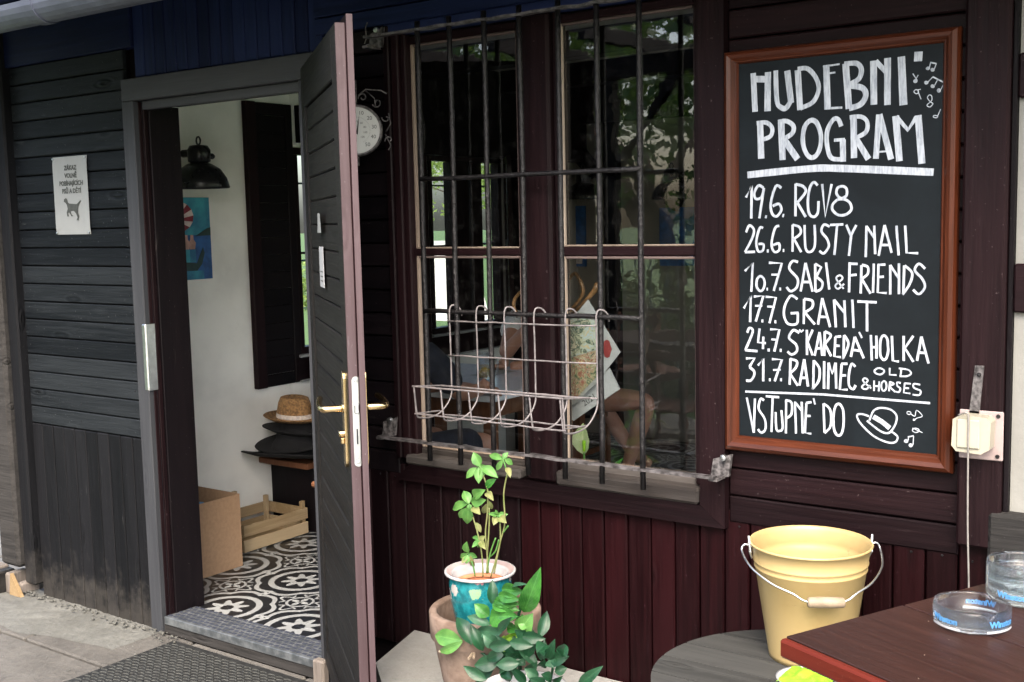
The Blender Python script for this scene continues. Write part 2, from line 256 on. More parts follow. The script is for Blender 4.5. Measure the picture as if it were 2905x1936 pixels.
def tile_mat():
    """encaustic look floor tile: the pattern repeats every four tiles (0.4 m)"""
    m, g, b = newmat('patterned_tile'); ps = g.n('ShaderNodeNewGeometry').outputs['Position']; sx = g.n('ShaderNodeSeparateXYZ'); g.put(sx.inputs[0], ps)
    def cell(s_, off): return g.m('SUBTRACT', g.m('MULTIPLY', g.m('FRACT', g.m('ADD', g.m('DIVIDE', g.m('SUBTRACT', s_, off), .4), 100.5)), 2), 1)
    x = cell(sx.outputs[0], TX); y = cell(sx.outputs[1], TY)
    def pol(px, py): return g.m('SQRT', g.m('ADD', g.m('MULTIPLY', px, px), g.m('MULTIPLY', py, py))), g.m('ARCTAN2', py, px)
    r, a = pol(x, y)
    def band(v, lo, hi): return g.m('MULTIPLY', g.m('GREATER_THAN', v, lo), g.m('LESS_THAN', v, hi))
    spike = g.m('POWER', g.m('ABSOLUTE', g.m('COSINE', g.m('MULTIPLY', a, 4))), 2.2)
    star = g.m('MULTIPLY', g.m('GREATER_THAN', r, .13), g.m('LESS_THAN', r, g.m('ADD', .24, g.m('MULTIPLY', spike, .19))))
    ring1 = band(r, .56, .69)
    lobe = g.m('ABSOLUTE', g.m('SUBTRACT', g.m('SUBTRACT', r, .86), g.m('MULTIPLY', g.m('ABSOLUTE', g.m('SINE', g.m('MULTIPLY', a, 4))), .10)))
    ring2 = g.m('LESS_THAN', lobe, .05)
    ax, ay = g.m('SUBTRACT', 1, g.m('ABSOLUTE', x)), g.m('SUBTRACT', 1, g.m('ABSOLUTE', y))
    rc, ac = pol(ax, ay)
    cr = band(rc, .235, .29); pet = g.m('MULTIPLY', g.m('LESS_THAN', rc, g.m('MULTIPLY', g.m('ABSOLUTE', g.m('COSINE', g.m('MULTIPLY', ac, 2))), .21)), g.m('GREATER_THAN', rc, .04))
    curl = g.m('LESS_THAN', g.m('ABSOLUTE', g.m('SUBTRACT', rc, g.m('ADD', .43, g.m('MULTIPLY', g.m('COSINE', g.m('MULTIPLY', ac, 8)), .09)))), .035)
    curl = g.m('MULTIPLY', curl, g.m('GREATER_THAN', r, 1.0))
    rm1, am1 = pol(g.m('SUBTRACT', g.m('ABSOLUTE', x), .62), g.m('SUBTRACT', g.m('ABSOLUTE', y), .62))
    dot = g.m('LESS_THAN', rm1, .05)
    rm2, _ = pol(g.m('SUBTRACT', g.m('ABSOLUTE', x), .93), g.m('MULTIPLY', y, 1.0)); rm3, _ = pol(g.m('MULTIPLY', x, 1.0), g.m('SUBTRACT', g.m('ABSOLUTE', y), .93))
    med = g.m('MAXIMUM', band(rm2, .02, .09), band(rm3, .02, .09))
    al = star
    for q_ in (ring1, ring2, cr, pet, curl, dot, med): al = g.m('MAXIMUM', al, q_)
    wn_ = g.noise(g.coord(world=True), 60, 4, .7); wear_ = g.m('MULTIPLY', al, g.m('ADD', .75, g.m('MULTIPLY', wn_, .4)), clamp=True)
    g.put(b.inputs['Base Color'], g.mix(wear_, (.006, .007, .009, 1), (.27, .285, .285, 1)))
    g.put(b.inputs['Roughness'], g.m('ADD', .25, g.m('MULTIPLY', wn_, .3))); g.put(b.inputs['Normal'], g.bump(wn_, .1, .002)); return m
TX, TY = (-3.483,0.205)
M['tile'] = tile_mat()
def checker_mat():
    m, g, b = newmat('tread_plate'); v = g.coord(world=True); n = g.noise(v, 30, 5)
    g.put(b.inputs['Base Color'], g.mix(g.step(n, .35, .7), (.075, .085, .09, 1), (.17, .185, .19, 1))); b.inputs['Metallic'].default_value = .4; b.inputs['Roughness'].default_value = .42
    g.put(b.inputs['Normal'], g.bump(g.noise(v, 200, 2), .2, .001)); return m
M['tread'] = checker_mat()
def pot_mat():
    """turquoise glazed pot with loose pink, white and green flower patches"""
    m, g, b = newmat('turquoise_flower_glaze'); v = g.coord()
    vo = g.n('ShaderNodeTexVoronoi'); g.put(vo.inputs['Vector'], g.coord((1, 1, 1.0))); vo.inputs['Scale'].default_value = 20
    wob = g.m('ADD', vo.outputs['Distance'], g.m('MULTIPLY', g.noise(v, 95, 4), .62))
    sp = g.n('ShaderNodeSeparateXYZ'); g.put(sp.inputs[0], vo.outputs['Color'])
    base = g.mix(g.step(g.noise(v, 40, 5, .7), .35, .65), (.005, .085, .10, 1), (.012, .18, .20, 1))
    pal = g.mix(g.m('GREATER_THAN', sp.outputs[0], .55), (.38, .38, .35, 1), (.50, .17, .21, 1))
    pal = g.mix(g.m('GREATER_THAN', sp.outputs[1], .72), pal, (.16, .32, .18, 1))
    flower = g.m('MULTIPLY', g.m('SUBTRACT', 1, g.step(wob, .60, .66)), g.m('GREATER_THAN', sp.outputs[2], .25))
    line = g.m('MULTIPLY', flower, g.step(g.m('SINE', g.m('MULTIPLY', wob, 70)), .6, 1))
    col = g.mix(flower, base, pal); col = g.mix(g.m('MULTIPLY', line, .5), col, (.25, .05, .08, 1))
    g.put(b.inputs['Base Color'], col); b.inputs['Roughness'].default_value = .2; b.inputs['Coat Weight'].default_value = .4; return m
M['teal_pot'] = pot_mat()
def art_mat(name, cols, scale=14):
    m, g, b = newmat(name); v = g.coord(); r = g.n('ShaderNodeValToRGB'); g.put(r.inputs[0], g.noise(v, scale, 7, .7, 1.5)); e = r.color_ramp
    e.interpolation = 'CONSTANT'; e.elements[0].color = c4(cols[0]); e.elements[1].position = .42; e.elements[1].color = c4(cols[1])
    for i, c in enumerate(cols[2:]): x = e.elements.new(.47+.055*i); x.color = c4(c)
    g.put(b.inputs['Base Color'], r.outputs[0]); b.inputs['Roughness'].default_value = .5; return m
M['art_top'] = art_mat('printed_map_upper', [(.44, .37, .22), (.33, .42, .44), (.36, .38, .28), (.05, .09, .07), (.46, .43, .33)], 16)
M['art_low'] = art_mat('printed_map_lower', [(.06, .09, .05), (.34, .33, .20), (.22, .07, .05), (.42, .39, .28), (.07, .09, .06)], 30)
M['sea'] = simple('painted_sea', (.03, .22, .42), .5, var=.35, scale=9, bump=.2, col2=(.05, .40, .50)); M['sea2'] = simple('painted_deep_sea', (.02, .10, .30), .5, var=.3, scale=20)
M['hill'] = simple('painted_hill', (.02, .05, .05), .6); M['pw'] = simple('painted_white', (.6, .5, .48), .6); M['pr'] = simple('painted_red', (.22, .02, .04), .6); M['skinp'] = simple('painted_skin', (.5, .3, .26), .6)

# ------------------------------------------------------------------ mesh helpers
class MB:
    def __init__(s): s.v = []; s.f = []; s.uv = {}
    def add(s, vs_, fs):
        k = len(s.v); s.v += [tuple(p) for p in vs_]; s.f += [tuple(i+k for i in q_) for q_ in fs]; return k
    def box(s, x0, x1, y0, y1, z0, z1, c=0):
        if c <= 0:
            s.add([(x, y, z) for x in (x0, x1) for y in (y0, y1) for z in (z0, z1)], [(0, 1, 3, 2), (4, 6, 7, 5), (0, 4, 5, 1), (2, 3, 7, 6), (0, 2, 6, 4), (1, 5, 7, 3)]); return s
        c = min(c, (x1-x0)*.45, (y1-y0)*.45, (z1-z0)*.45); L = ((x0, x1), (y0, y1), (z0, z1)); P_ = {}; vs_ = []
        for ax in range(3):
            for sa in (0, 1):
                for sb in (0, 1):
                    for sc__ in (0, 1):
                        sg = [0, 0, 0]; o_ = [i for i in range(3) if i != ax]; sg[ax] = sa; sg[o_[0]] = sb; sg[o_[1]] = sc__
                        p = [L[i][sg[i]] for i in range(3)]
                        for i in o_: p[i] += c if sg[i] == 0 else -c
                        P_[(ax, *sg)] = len(vs_); vs_.append(p)
        fs = []
        for ax in range(3):
            a, b = [i for i in range(3) if i != ax]
            for sa in (0, 1):
                q_ = []
                for (u, w_) in ((0, 0), (1, 0), (1, 1), (0, 1)):
                    sg = [0]*3; sg[ax] = sa; sg[a] = u; sg[b] = w_; q_.append(P_[(ax, *sg)])
                fs.append(q_)
            for u in (0, 1):
                for w_ in (0, 1):
                    e_ = []
                    for t_ in (0, 1):
                        sg = [0]*3; sg[ax] = t_; sg[a] = u; sg[b] = w_; e_.append((P_[(a, *sg)], P_[(b, *sg)]))
                    fs.append((e_[0][0], e_[0][1], e_[1][1], e_[1][0]))
        for u in (0, 1):
            for w_ in (0, 1):
                for t_ in (0, 1): fs.append([P_[(ax, u, w_, t_)] for ax in range(3)])
        s.add(vs_, fs); return s
    def tube(s, pts, r, n=8, closed=False, caps=True):
        pts = [Vector(p) for p in pts]; N = len(pts); rr = r if isinstance(r, (list, tuple)) else [r]*N; rings = []; up = None
        for i, p in enumerate(pts):
            d = (pts[(i+1) % N]-pts[i-1]) if closed else (pts[min(i+1, N-1)]-pts[max(i-1, 0)])
            d.normalize()
            if up is None: up = d.orthogonal()
            up = (up-d*up.dot(d)); up = d.orthogonal() if up.length < 1e-6 else up
            up.normalize(); sd_ = d.cross(up)
            rings.append(s.add([p+(up*math.cos(2*math.pi*k/n)+sd_*math.sin(2*math.pi*k/n))*rr[i] for k in range(n)], []))
        for i in range(N if closed else N-1):
            a, b = rings[i], rings[(i+1) % N]
            for k in range(n): s.f.append((a+k, a+(k+1) % n, b+(k+1) % n, b+k))
        if caps and not closed: s.f.append(tuple(rings[0]+k for k in reversed(range(n)))); s.f.append(tuple(rings[-1]+k for k in range(n)))
        return s
    def lathe(s, prof, c=(0, 0, 0), n=40, ax='z', caps=False, squash=1):
        rings = []
        for (r, h) in prof:
            P_ = []
            for k in range(n):
                a = 2*math.pi*k/n; x, y = r*math.cos(a), r*math.sin(a)*squash
                P_.append((c[0]+x, c[1]+y, c[2]+h) if ax == 'z' else ((c[0]+h, c[1]+x, c[2]+y) if ax == 'x' else (c[0]+x, c[1]+h, c[2]+y)))
            rings.append(s.add(P_, []))
        for a, b in zip(rings, rings[1:]):
            for k in range(n): s.f.append((a+k, a+(k+1) % n, b+(k+1) % n, b+k))
        if caps: s.f.append(tuple(rings[0]+k for k in reversed(range(n)))); s.f.append(tuple(rings[-1]+k for k in range(n)))
        return s
    def prism(s, poly, a0, a1, ax='y'):
        def P_(p, a): return {'y': (p[0], a, p[1]), 'x': (a, p[0], p[1]), 'z': (p[0], p[1], a)}[ax]
        n = len(poly); k = s.add([P_(p, a0) for p in poly]+[P_(p, a1) for p in poly], [])
        s.f.append(tuple(k+i for i in range(n))); s.f.append(tuple(k+n+i for i in reversed(range(n))))
        for i in range(n): s.f.append((k+i, k+(i+1) % n, k+n+(i+1) % n, k+n+i))
        return s
    def ribbon(s, pts, w_, y, closed):
        n = len(pts); P_ = [Vector(p) for p in pts]; L = []
        for i in range(n):
            a = P_[i-1] if (i > 0 or closed) else P_[i]; b = P_[(i+1) % n] if (i < n-1 or closed) else P_[i]
            d = (b-a).normalized(); nn = Vector((-d[1], d[0]))
            j = w_*(.5+.05*noise.noise(Vector((P_[i][0]*60, P_[i][1]*60, y*900)))); L.append((P_[i]+nn*j, P_[i]-nn*j))
        k = s.add([(q_[0], y, q_[1]) for l_ in L for q_ in l_], [])
        for i in range(n if closed else n-1): a = k+2*i; b = k+2*((i+1) % n); s.f.append((a, b, b+1, a+1))
        return s
    def mesh(s, name, smooth=False, org=(0, 0, 0)):
        me = bpy.data.meshes.new(name); me.from_pydata([(p[0]-org[0], p[1]-org[1], p[2]-org[2]) for p in s.v], [], s.f)
        if s.uv:
            ul = me.uv_layers.new(name='UVMap')
            for i, l_ in enumerate(me.loops): ul.data[i].uv = s.uv.get(l_.vertex_index, (.5, .5))
        bm = bmesh.new(); bm.from_mesh(me); bmesh.ops.recalc_face_normals(bm, faces=bm.faces); bm.to_mesh(me); bm.free()
        if smooth: me.polygons.foreach_set('use_smooth', [True]*len(me.polygons))
        return me
def catmull(pts, k=6, closed=False):
    P_ = [Vector(p) for p in pts]; n = len(P_); out = []
    for i in range(n if closed else n-1):
        a = P_[(i-1) % n] if (closed or i > 0) else P_[i]; b = P_[i]; c = P_[(i+1) % n]; d = P_[(i+2) % n] if (closed or i < n-2) else P_[i+1]
        for t_ in range(k):
            u = t_/k; out.append(.5*((2*b)+(-a+c)*u+(2*a-5*b+4*c-d)*u*u+(-a+3*b-3*c+d)*u**3))
    if not closed: out.append(P_[-1])
    return out
def link(name, me, mat, parent=None, loc=(0, 0, 0), rot=None):
    o = bpy.data.objects.new(name, me); C.objects.link(o)
    if mat is not None and not me.materials: me.materials.append(mat)
    o.location = loc
    if rot: o.rotation_euler = rot
    if parent is not None:
        o.parent = parent
        if parent.get('_w'): o.matrix_parent_inverse = Matrix.Translation(-Vector(parent['_w']))
    return o
def tag(o, label=None, cat=None, group=None, kind=None):
    for k, v in (('label', label), ('category', cat), ('group', group), ('kind', kind)):
        if v: o[k] = v
    return o
def thing(name, label, cat, loc=(0, 0, 0), rz=0, group=None, local=False):
    """Empty at the thing's base. Parts are given in world coordinates unless local."""
    o = bpy.data.objects.new(name, None); C.objects.link(o); o.location = loc; o.rotation_euler = (0, 0, rz); o.empty_display_size = .05
    if not local: o['_w'] = tuple(loc) if any(loc) else (0.0, 0.0, 1e-9)
    return tag(o, label, cat, group)
def clean(): 
    for o in bpy.data.objects:
        if '_w' in o: del o['_w']
def part(name, mb, mat, parent=None, smooth=False, center=False, **kw):
    org = (0, 0, 0)
    if center:
        xs = list(zip(*mb.v)); org = tuple((min(a)+max(a))/2 for a in xs)
    me = mb.mesh(name, smooth, org); o = link(name, me, M[mat] if isinstance(mat, str) else mat, parent, org)
    return tag(o, **kw) if kw else o
def bx(name, mat, parent, x0, x1, y0, y1, z0, z1, c=.003, **kw):
    return part(name, MB().box(min(x0, x1), max(x0, x1), min(y0, y1), max(y0, y1), min(z0, z1), max(z0, z1), c), mat, parent, center=True, **kw)
def copy_tree(o, parent=None):
    c = o.copy(); C.objects.link(c)
    if parent: c.parent = parent
    for ch in list(o.children): copy_tree(ch, c)
    return c
def text_mesh(s, size, extrude=.0003, spacing=1, bold=0):
    cu = bpy.data.curves.new('lettering', 'FONT'); cu.body = s; cu.size = size; cu.align_x = 'CENTER'; cu.align_y = 'CENTER'; cu.extrude = extrude; cu.space_character = spacing; cu.offset = bold; cu.resolution_u = 3
    o = bpy.data.objects.new('tmp', cu); C.objects.link(o); dg = bpy.context.evaluated_depsgraph_get(); me = bpy.data.meshes.new_from_object(o.evaluated_get(dg)); bpy.data.objects.remove(o); bpy.data.curves.remove(cu)
    me.materials.clear(); return me
def board(name, mat, parent, x0, x1, z0, z1, y=0, th=.018, gap=.0022, cham=.0035):
    """a tongue and groove board on the facade, front edges chamfered; its own origin"""
    x0 += gap; x1 -= gap; z0 += gap; z1 -= gap; cx, cz = (x0+x1)/2, (z0+z1)/2; j = rnd.uniform(-.0008, .0008)
    mb = MB(); c = cham; F = [(x0, y+j+c), (x1, y+j+c)]
    v = [(x0, y+th, z0), (x1, y+th, z0), (x1, y+th, z1), (x0, y+th, z1), (x0, y+j+c, z0), (x1, y+j+c, z0), (x1, y+j+c, z1), (x0, y+j+c, z1),
         (x0+c, y+j, z0+c), (x1-c, y+j, z0+c), (x1-c, y+j, z1-c), (x0+c, y+j, z1-c)]
    mb.add(v, [(0, 1, 2, 3), (0, 4, 5, 1), (1, 5, 6, 2), (2, 6, 7, 3), (3, 7, 4, 0), (4, 8, 9, 5), (5, 9, 10, 6), (6, 10, 11, 7), (7, 11, 8, 4), (8, 11, 10, 9)])
    return part(name, mb, mat, parent, center=True)
def heights(z0, z1, p):
    n = max(1, round((z1-z0)/p)); return [z0+(z1-z0)*i/n for i in range(n+1)]

# ------------------------------------------------------------------ ground
def sheet(name, x0, x1, y0, y1, z, mat, kind='structure', nx=1, ny=1, amp=0, fr=4):
    mb = MB(); k = mb.add([(x0+(x1-x0)*i/nx, y0+(y1-y0)*j/ny, z+(amp*noise.noise(Vector((i*fr/nx*3, j*fr/ny*3, 7))) if amp else 0)) for j in range(ny+1) for i in range(nx+1)], [])
    for j in range(ny):
        for i in range(nx): a = k+j*(nx+1)+i; mb.f.append((a, a+1, a+nx+2, a+nx+1))
    return part(name, mb, mat, None, kind=kind)
GZ = -.062
sheet('ground', -150, 150, -150, 150, -.16, 'grass')
pav = sheet('paving', -7.0, 3.0, -5.2, 6, GZ-.03, 'joint')
rs = random.Random(5)
mb = MB().prism([(-13.5, 12), (-11.0, 12), (-58, 72), (-70, 72)], -.158, -.150, 'z'); part('added_bright_path', mb, 'gravel', None, kind='structure')  # pale path added and widened to brighten the view through the side windows
y = -5.2; row = 0
while y < -.34:
    h_ = rs.choice((.42, .5, .58)); y1 = min(y+h_, -.335); x = -7.0+rs.uniform(0, .3)
    if -.34-y1 < .15: y1 = -.34
    while x < 3.0:
        w_ = rs.choice((.5, .65, .8, .9)); x1 = min(3.0, x+w_); g_ = .005
        dz = rs.uniform(-.003, .003)
        bx('paving_stone', 'stone', pav, x+g_, x1-g_, y+g_, y1-g_, GZ-.04, GZ+dz, c=.006); x = x1
    y = y1
for (x0, x1, y0, y1) in [(-7.0+.62*i, -7.0+.62*i+.6, -.33+.48*j, -.33+.48*j+.46) for i in range(4) for j in range(13)]:
    bx('paving_stone', 'paving_far', pav, x0, min(x1, -4.62), y0, y1, GZ-.04, GZ+rs.uniform(-.003, .003), c=.006)
for i in range(5): bx('paving_stone', 'stone', pav, -4.615+.6*i, -4.615+.6*i+.59, -.333, -.005, GZ-.04, GZ+rs.uniform(-.002, .0005), c=.006)
# rough pale mortar strip in front of the left panel
mb = MB(); NX, NY = 70, 14
for j in range(NY+1):
    for i in range(NX+1):
        x = -4.75+1.13*i/NX; yy = -.33+.36*j/NY+.05*noise.noise(Vector((x*3, 1, 0)))*(1-j/NY)+.10*(i/NX)**2*(1-j/NY); e_ = min(1, j/4.0)*min(1, (NX-i)/9)
        mb.v.append((x+.02*noise.noise(Vector((i*.3, j*.3, 1))), yy-(.03*noise.noise(Vector((x*5, 0, 3))) if j == 0 else 0), GZ+.0012+e_*(.001+.010*abs(noise.noise(Vector((x*9, yy*9, 0))))+.02*max(0, (yy+.06)*6)*abs(noise.noise(Vector((x*30, yy*30, 2)))))))
for j in range(NY):
    for i in range(NX): a = j*(NX+1)+i; mb.f.append((a, a+1, a+NX+2, a+NX+1))
part('mortar_strip', mb, 'stone_light', None, kind='structure')
def rock(mb, c, s_, seed):
    rr = random.Random(seed); bm = bmesh.new(); bmesh.ops.create_icosphere(bm, subdivisions=1, radius=1)
    k = len(mb.v)
    for v in bm.verts: mb.v.append(tuple(c[i]+v.co[i]*s_[i]*rr.uniform(.7, 1.15) for i in range(3)))
    for f_ in bm.faces: mb.f.append(tuple(k+v.index for v in f_.verts))
    bm.free()
mb = MB()
for i in range(170):
    x = rs.uniform(-4.6, -3.45); s_ = rs.uniform(.002, .008)*(1.6 if rs.random() < .12 else 1); rock(mb, (x, -.014-abs(rs.gauss(0, .028)), GZ+.012), (s_, s_, s_*.6), i)
part('rubble', mb, 'stone_light', None, kind='stuff')
# raised concrete slab along the right part of the facade; its unseen front is stretched to bounce light
mb = MB().prism([(-2.33, .0), (-2.25, -.27), (-1.985, -.50), (-1.94, -.62), (-1.9, -.9), (-1.7, -4.2), (4.5, -4.2), (4.5, .0)], -.1, .2, 'z')
part('raised_slab', mb, 'slab', None, kind='structure')

# ------------------------------------------------------------------ the timber facade
fac = thing('timber_facade', 'dark stained timber clad pub wall of horizontal and vertical boards', 'wall', (-2.5, 0, 0))
for z0, z1 in zip(*(lambda h: (h[:-1], h[1:]))(heights(.69, 2.152, .0731))): board('plank', 'plank_black_x', fac, -4.425, -3.668, z0, z1)
xs = heights(-4.425, -3.668, .0733)
for x0, x1 in zip(xs[:-1], xs[1:]): board('board', 'plank_black_z', fac, x0, x1, GZ+.0-rs.uniform(0, .008), .69)
bx('beam', 'navy_shade_x', fac, -4.55, -3.60, -.012, .06, 2.152, 2.42)
xs = heights(-3.60, -2.64, .06)
for x0, x1 in zip(xs[:-1], xs[1:]): board('board', 'navy_shade_z', fac, x0, x1, 2.04, 2.40)
for z0, z1 in zip(*(lambda h: (h[:-1], h[1:]))(heights(.70, 2.085, .0712))): board('plank', 'dark_x', fac, -2.66, -2.372, z0, z1, y=.004)
xs = [-2.66, -2.58, -2.504, -2.429, -2.356, -2.283, -2.209, -2.135, -2.064, -1.989, -1.913, -1.841, -1.769, -1.699, -1.626, -1.55, -1.478, -1.405, -1.332, -1.26, -1.189, -1.117, -1.045, -.972, -.899, -.825, -.749, -.675, -.604]
for i, (x0, x1) in enumerate(zip(xs[:-1], xs[1:])): board('board', 'red_z' if x0 > -1.95 else 'brown_z', fac, x0, x1, .135, .735, y=.008)
for z0, z1 in zip(*(lambda h: (h[:-1], h[1:]))(heights(.702, 2.14, .0735))): board('plank', 'brown_x', fac, -1.245, -.672, z0, z1, y=.003, th=.022)
bx('beam', 'navy_shade_x', fac, -2.66, -.55, -.014, .06, 2.142, 2.42); bx('beam', 'navy_shade_x', fac, -2.66, -1.246, -.010, .05, 2.088, 2.138)
post = bx('post', 'brown_z', fac, -.672, -.578, -.028, .08, .735, 2.41, c=.006)
bx('post', 'dark_z', fac, -.577, -.566, -.012, .08, .60, 2.41, c=.002)
bx('wood_block', 'crate', fac, -.604, -.580, -.006, .03, .665, .733, c=.002, label='pale bare wood block under the brown post')
bx('backing', 'dark_x', fac, -4.43, -3.68, .024, .17, GZ, 2.42, c=0)
bx('backing', 'dark_x', fac, -2.66, -2.46, .03, .17, .0, 2.40, c=0); bx('backing', 'dark_x', fac, -2.459, -2.30, .03, .05, .0, 2.40, c=0); bx('backing', 'dark_x', fac, -2.2995, -.55, .034, .17, .0, .70, c=0); bx('backing', 'dark_x', fac, -2.459, -2.30, .052, .17, .0, .70, c=0)
bx('backing', 'dark_x', fac, -1.31, -.56, .030, .17, .70, 2.40, c=0); bx('backing', 'dark_x', fac, -2.30, -1.31, .055, .17, 2.085, 2.40, c=0); bx('backing', 'dark_x', fac, -3.67, -2.66, .034, .17, 2.03, 2.40, c=0)
# corner post at the left end, with split weathered blocks at its foot
bx('corner_post', 'plank_black_z', fac, -4.500, -4.4265, -.035, .06, -.01, 2.42, c=.008)
bx('corner_post', 'beam_grey_x', fac, -4.64, -4.502, -.06, .05, .06, 2.42, c=.014)
for i, (x0, x1, z0, z1, yy) in enumerate([(-4.73, -4.655, GZ, .045, -.10), (-4.653, -4.60, GZ, .035, -.105), (-4.598, -4.565, GZ, .03, -.07), (-4.55, -4.51, GZ, -.012, -.05)]):
    bx('foot_block', 'weather_z' if i != 1 else 'plank_black_z', fac, x0, x1, yy, yy+.09, z0, z1, c=.007)
mb = MB(); mb.prism([(-4.56, GZ), (-4.47, GZ), (-4.50, -.02), (-4.545, .035)], -.075, -.06); part('bark_sliver', mb, 'crate', fac)

nl = MB()
for i in range(len(xs)-1):
    for z_ in (.695,): nl.lathe([(0, .0045), (.0028, .0048), (.003, .007)], ((xs[i]+xs[i+1])/2+rs.uniform(-.008, .008), 0, z_+rs.uniform(-.006, .006)), 6, 'y')
for i in range(20):
    for x in (-4.40, -4.06, -3.70): nl.lathe([(0, -.0012), (.0026, -.0008), (.003, .0015)], (x+rs.uniform(-.01, .01), 0, .727+.0731*i+rs.uniform(-.004, .004)), 6, 'y')
part('nail_heads', nl, 'iron', fac, kind='stuff')
bt_ = MB()
for i in range(420):
    x, y_ = rs.uniform(-4.9, -2.4), rs.uniform(-1.2, -.03); s_ = rs.uniform(.0015, .005); rock(bt_, (x, y_, GZ+s_*.3), (s_, s_*rs.uniform(.5, 1), s_*.5), i)
part('ground_litter', bt_, 'stone_light', None, kind='stuff')
# half timbered white wall to the right
htw = thing('half_timbered_wall', 'white plastered wall with dark timber beams at the right edge', 'wall', (-.5, 0, .2))
bx('plaster_panel', 'plaster', htw, -.565, 1.5, .004, .15, .82, 2.40, c=0)
bx('beam', 'beam_grey_x', htw, -.603, 1.5, -.035, .15, .56, .822, c=.008)
bx('plaster_panel', 'plaster', htw, -.60, 1.5, .004, .15, .2, .558, c=0)
for z0, z1 in ((1.268, 1.374), (1.728, 1.822)): bx('beam', 'brown_x', htw, -.5645, 1.5, -.014, .05, z0, z1, c=.004)
bx('beam', 'brown_x', htw, -.5645, 1.5, -.014, .05, 2.3, 2.42, c=.004)
for x in (.25, 1.2): bx('post', 'brown_z', htw, x, x+.09, -.016, .05, .83, 2.29)

# eave: soffit boards and the zinc gutter
roof = thing('roof', 'dark boarded eave and roof over the pub front', 'roof', (-2, 0, 2.4))
for i in range(7): bx('soffit_board', 'navy_shade_x', roof, -4.9, 1.6, -.56+.085*i, -.56+.085*i+.082, 2.30+.016*i, 2.318+.016*i, c=.003)
bx('fascia', 'navy_shade_x', roof, -4.9, 1.6, -.585, -.563, 2.22, 2.40)
mb = MB().prism([(-.62, 2.40), (-.62, 2.43), (2.2, 3.9), (4.9, 2.5), (4.9, 2.45), (2.2, 3.84)], -4.95, 1.7, 'x'); part('roof_slope', mb, 'rooftile', roof)
for xx in (-4.9, 1.6): part('gable', MB().prism([(-.5, 2.42), (2.2, 3.82), (4.8, 2.46), (4.8, 2.42)], xx, xx+.05, 'x'), 'dark_x', roof)
gut = thing('gutter', 'grey zinc half round rain gutter along the eave', 'gutter', (-2, -.56, 2.2))
prof = [(math.cos(a)*.062, math.sin(a)*.062) for a in [math.pi+math.pi*i/12 for i in range(13)]]
outer = [(-.527+p[0]-.06+.0, 2.183+p[1]) for p in prof]; inner = [(-.587+p[0]*.96, 2.183+p[1]*.96) for p in reversed(prof)]
part('trough', MB().prism(outer+inner, -4.95, 1.7, 'x'), 'gutter', gut)
for xx in (-3.25, -1.4, .4): part('joint_collar', MB().prism([(-.587+p[0]*1.06, 2.183+p[1]*1.06) for p in prof]+[(-.587+p[0], 2.183+p[1]) for p in reversed(prof)], xx, xx+.05, 'x'), 'gutter', gut)

# ------------------------------------------------------------------ door frame, threshold, mat
df = thing('door_frame', 'grey painted door frame round the open doorway', 'door frame', (-3.2, 0, 0))
bx('jamb', 'frame_grey', df, -3.6665, -3.600, -.016, .05, GZ, 1.957, c=.003)
for k_, (y0, y1, xo) in enumerate(((.004, .02, .0), (.022, .04, .006), (.042, .178, .012))): bx('jamb_lining', 'brown_z' if k_ < 2 else 'dark_z', df, -3.5995, -3.596+xo, y0, y1, -.03, 1.955-xo, c=.002)
bx('lintel', 'frame_grey_x', df, -3.6665, -2.60, -.016, .05, 1.958, 2.038, c=.003)
bx('lintel_lining', 'frame_grey_x', df, -3.583, -2.76, .012, .035, 1.925, 1.957, c=.002); bx('lintel_lining', 'dark_x', df, -3.583, -2.76, .036, .178, 1.945, 1.957, c=.002)
bx('jamb', 'frame_grey', df, -2.745, -2.662, -.012, .178, GZ, 1.957, c=.003)
bx('foot_strip', 'weather_z', df, -2.752, -2.70, -.05, -.018, GZ, .03, c=.006)
sp = bx('strike_plate', 'steel', df, -3.6185, -3.5945, -.020, -.004, .884, 1.135, c=.004)
bx('strike_plate', 'steel', df, -3.5945, -3.5925, -.018, .022, .884, 1.135, c=.001)
for z0, z1 in ((1.035, 1.085), (.935, .985)): bx('slot', 'lampblack', sp, -3.5924, -3.5915, .002, .015, z0, z1, c=.0005)
for z_ in (.90, 1.01, 1.12): part('screw', MB().lathe([(0, -3.5905), (.003, -3.5908), (.004, -3.5925)], (0, .008, z_), 8, 'x'), 'iron', sp)
th_ = thing('threshold_plate', 'aluminium tread plate on the doorstep', 'threshold', (-3.2, .06, 0))
bx('plate', 'tread', th_, -3.592, -2.748, -.006, .135, .0035, .0065, c=.001)
bx('nosing', 'tread', th_, -3.592, -2.748, -.010, -.0065, -.022, .0065, c=.001)
rib = MB()
for i in range(30):
    for j in range(6):
        cx, cy = -3.58+.028*i+(.014 if j % 2 else 0), .012+.023*j
        for q_ in range(4): rib.box(cx-.008+.0048*q_, cx-.0055+.0048*q_, cy-.006, cy+.006, .006, .0086)
part('tread_ribs', rib, 'gutter', th_, kind='stuff')
part('step_riser', MB().box(-3.6, -2.745, -.004, .13, GZ, .003), 'beam_grey_x', None, kind='structure')
mt = thing('doormat', 'black rubber doormat with curved ribs in front of the doorstep', 'doormat', (-3.15, -.3, GZ))
MX0, MX1, MY0, MY1 = -3.49, -2.60, -.62, -.045
bx('mat_base', 'rubber', mt, MX0, MX1, MY0, MY1, GZ-.002, GZ+.008, c=.003)
arc = MB(); nn = 0
for j in range(int((MY1-MY0)/.017)-1):
    for i in range(int((MX1-MX0)/.04)-1):
        cx = MX0+.03+.04*i+(.02 if j % 2 else 0); cy = MY0+.012+.017*j; pp = [(cx-.018+.012*t_, cy+.006*math.sin(math.pi*t_/3), GZ+.009) for t_ in range(4)]
        arc.tube(pp, .0024, 4, caps=False)
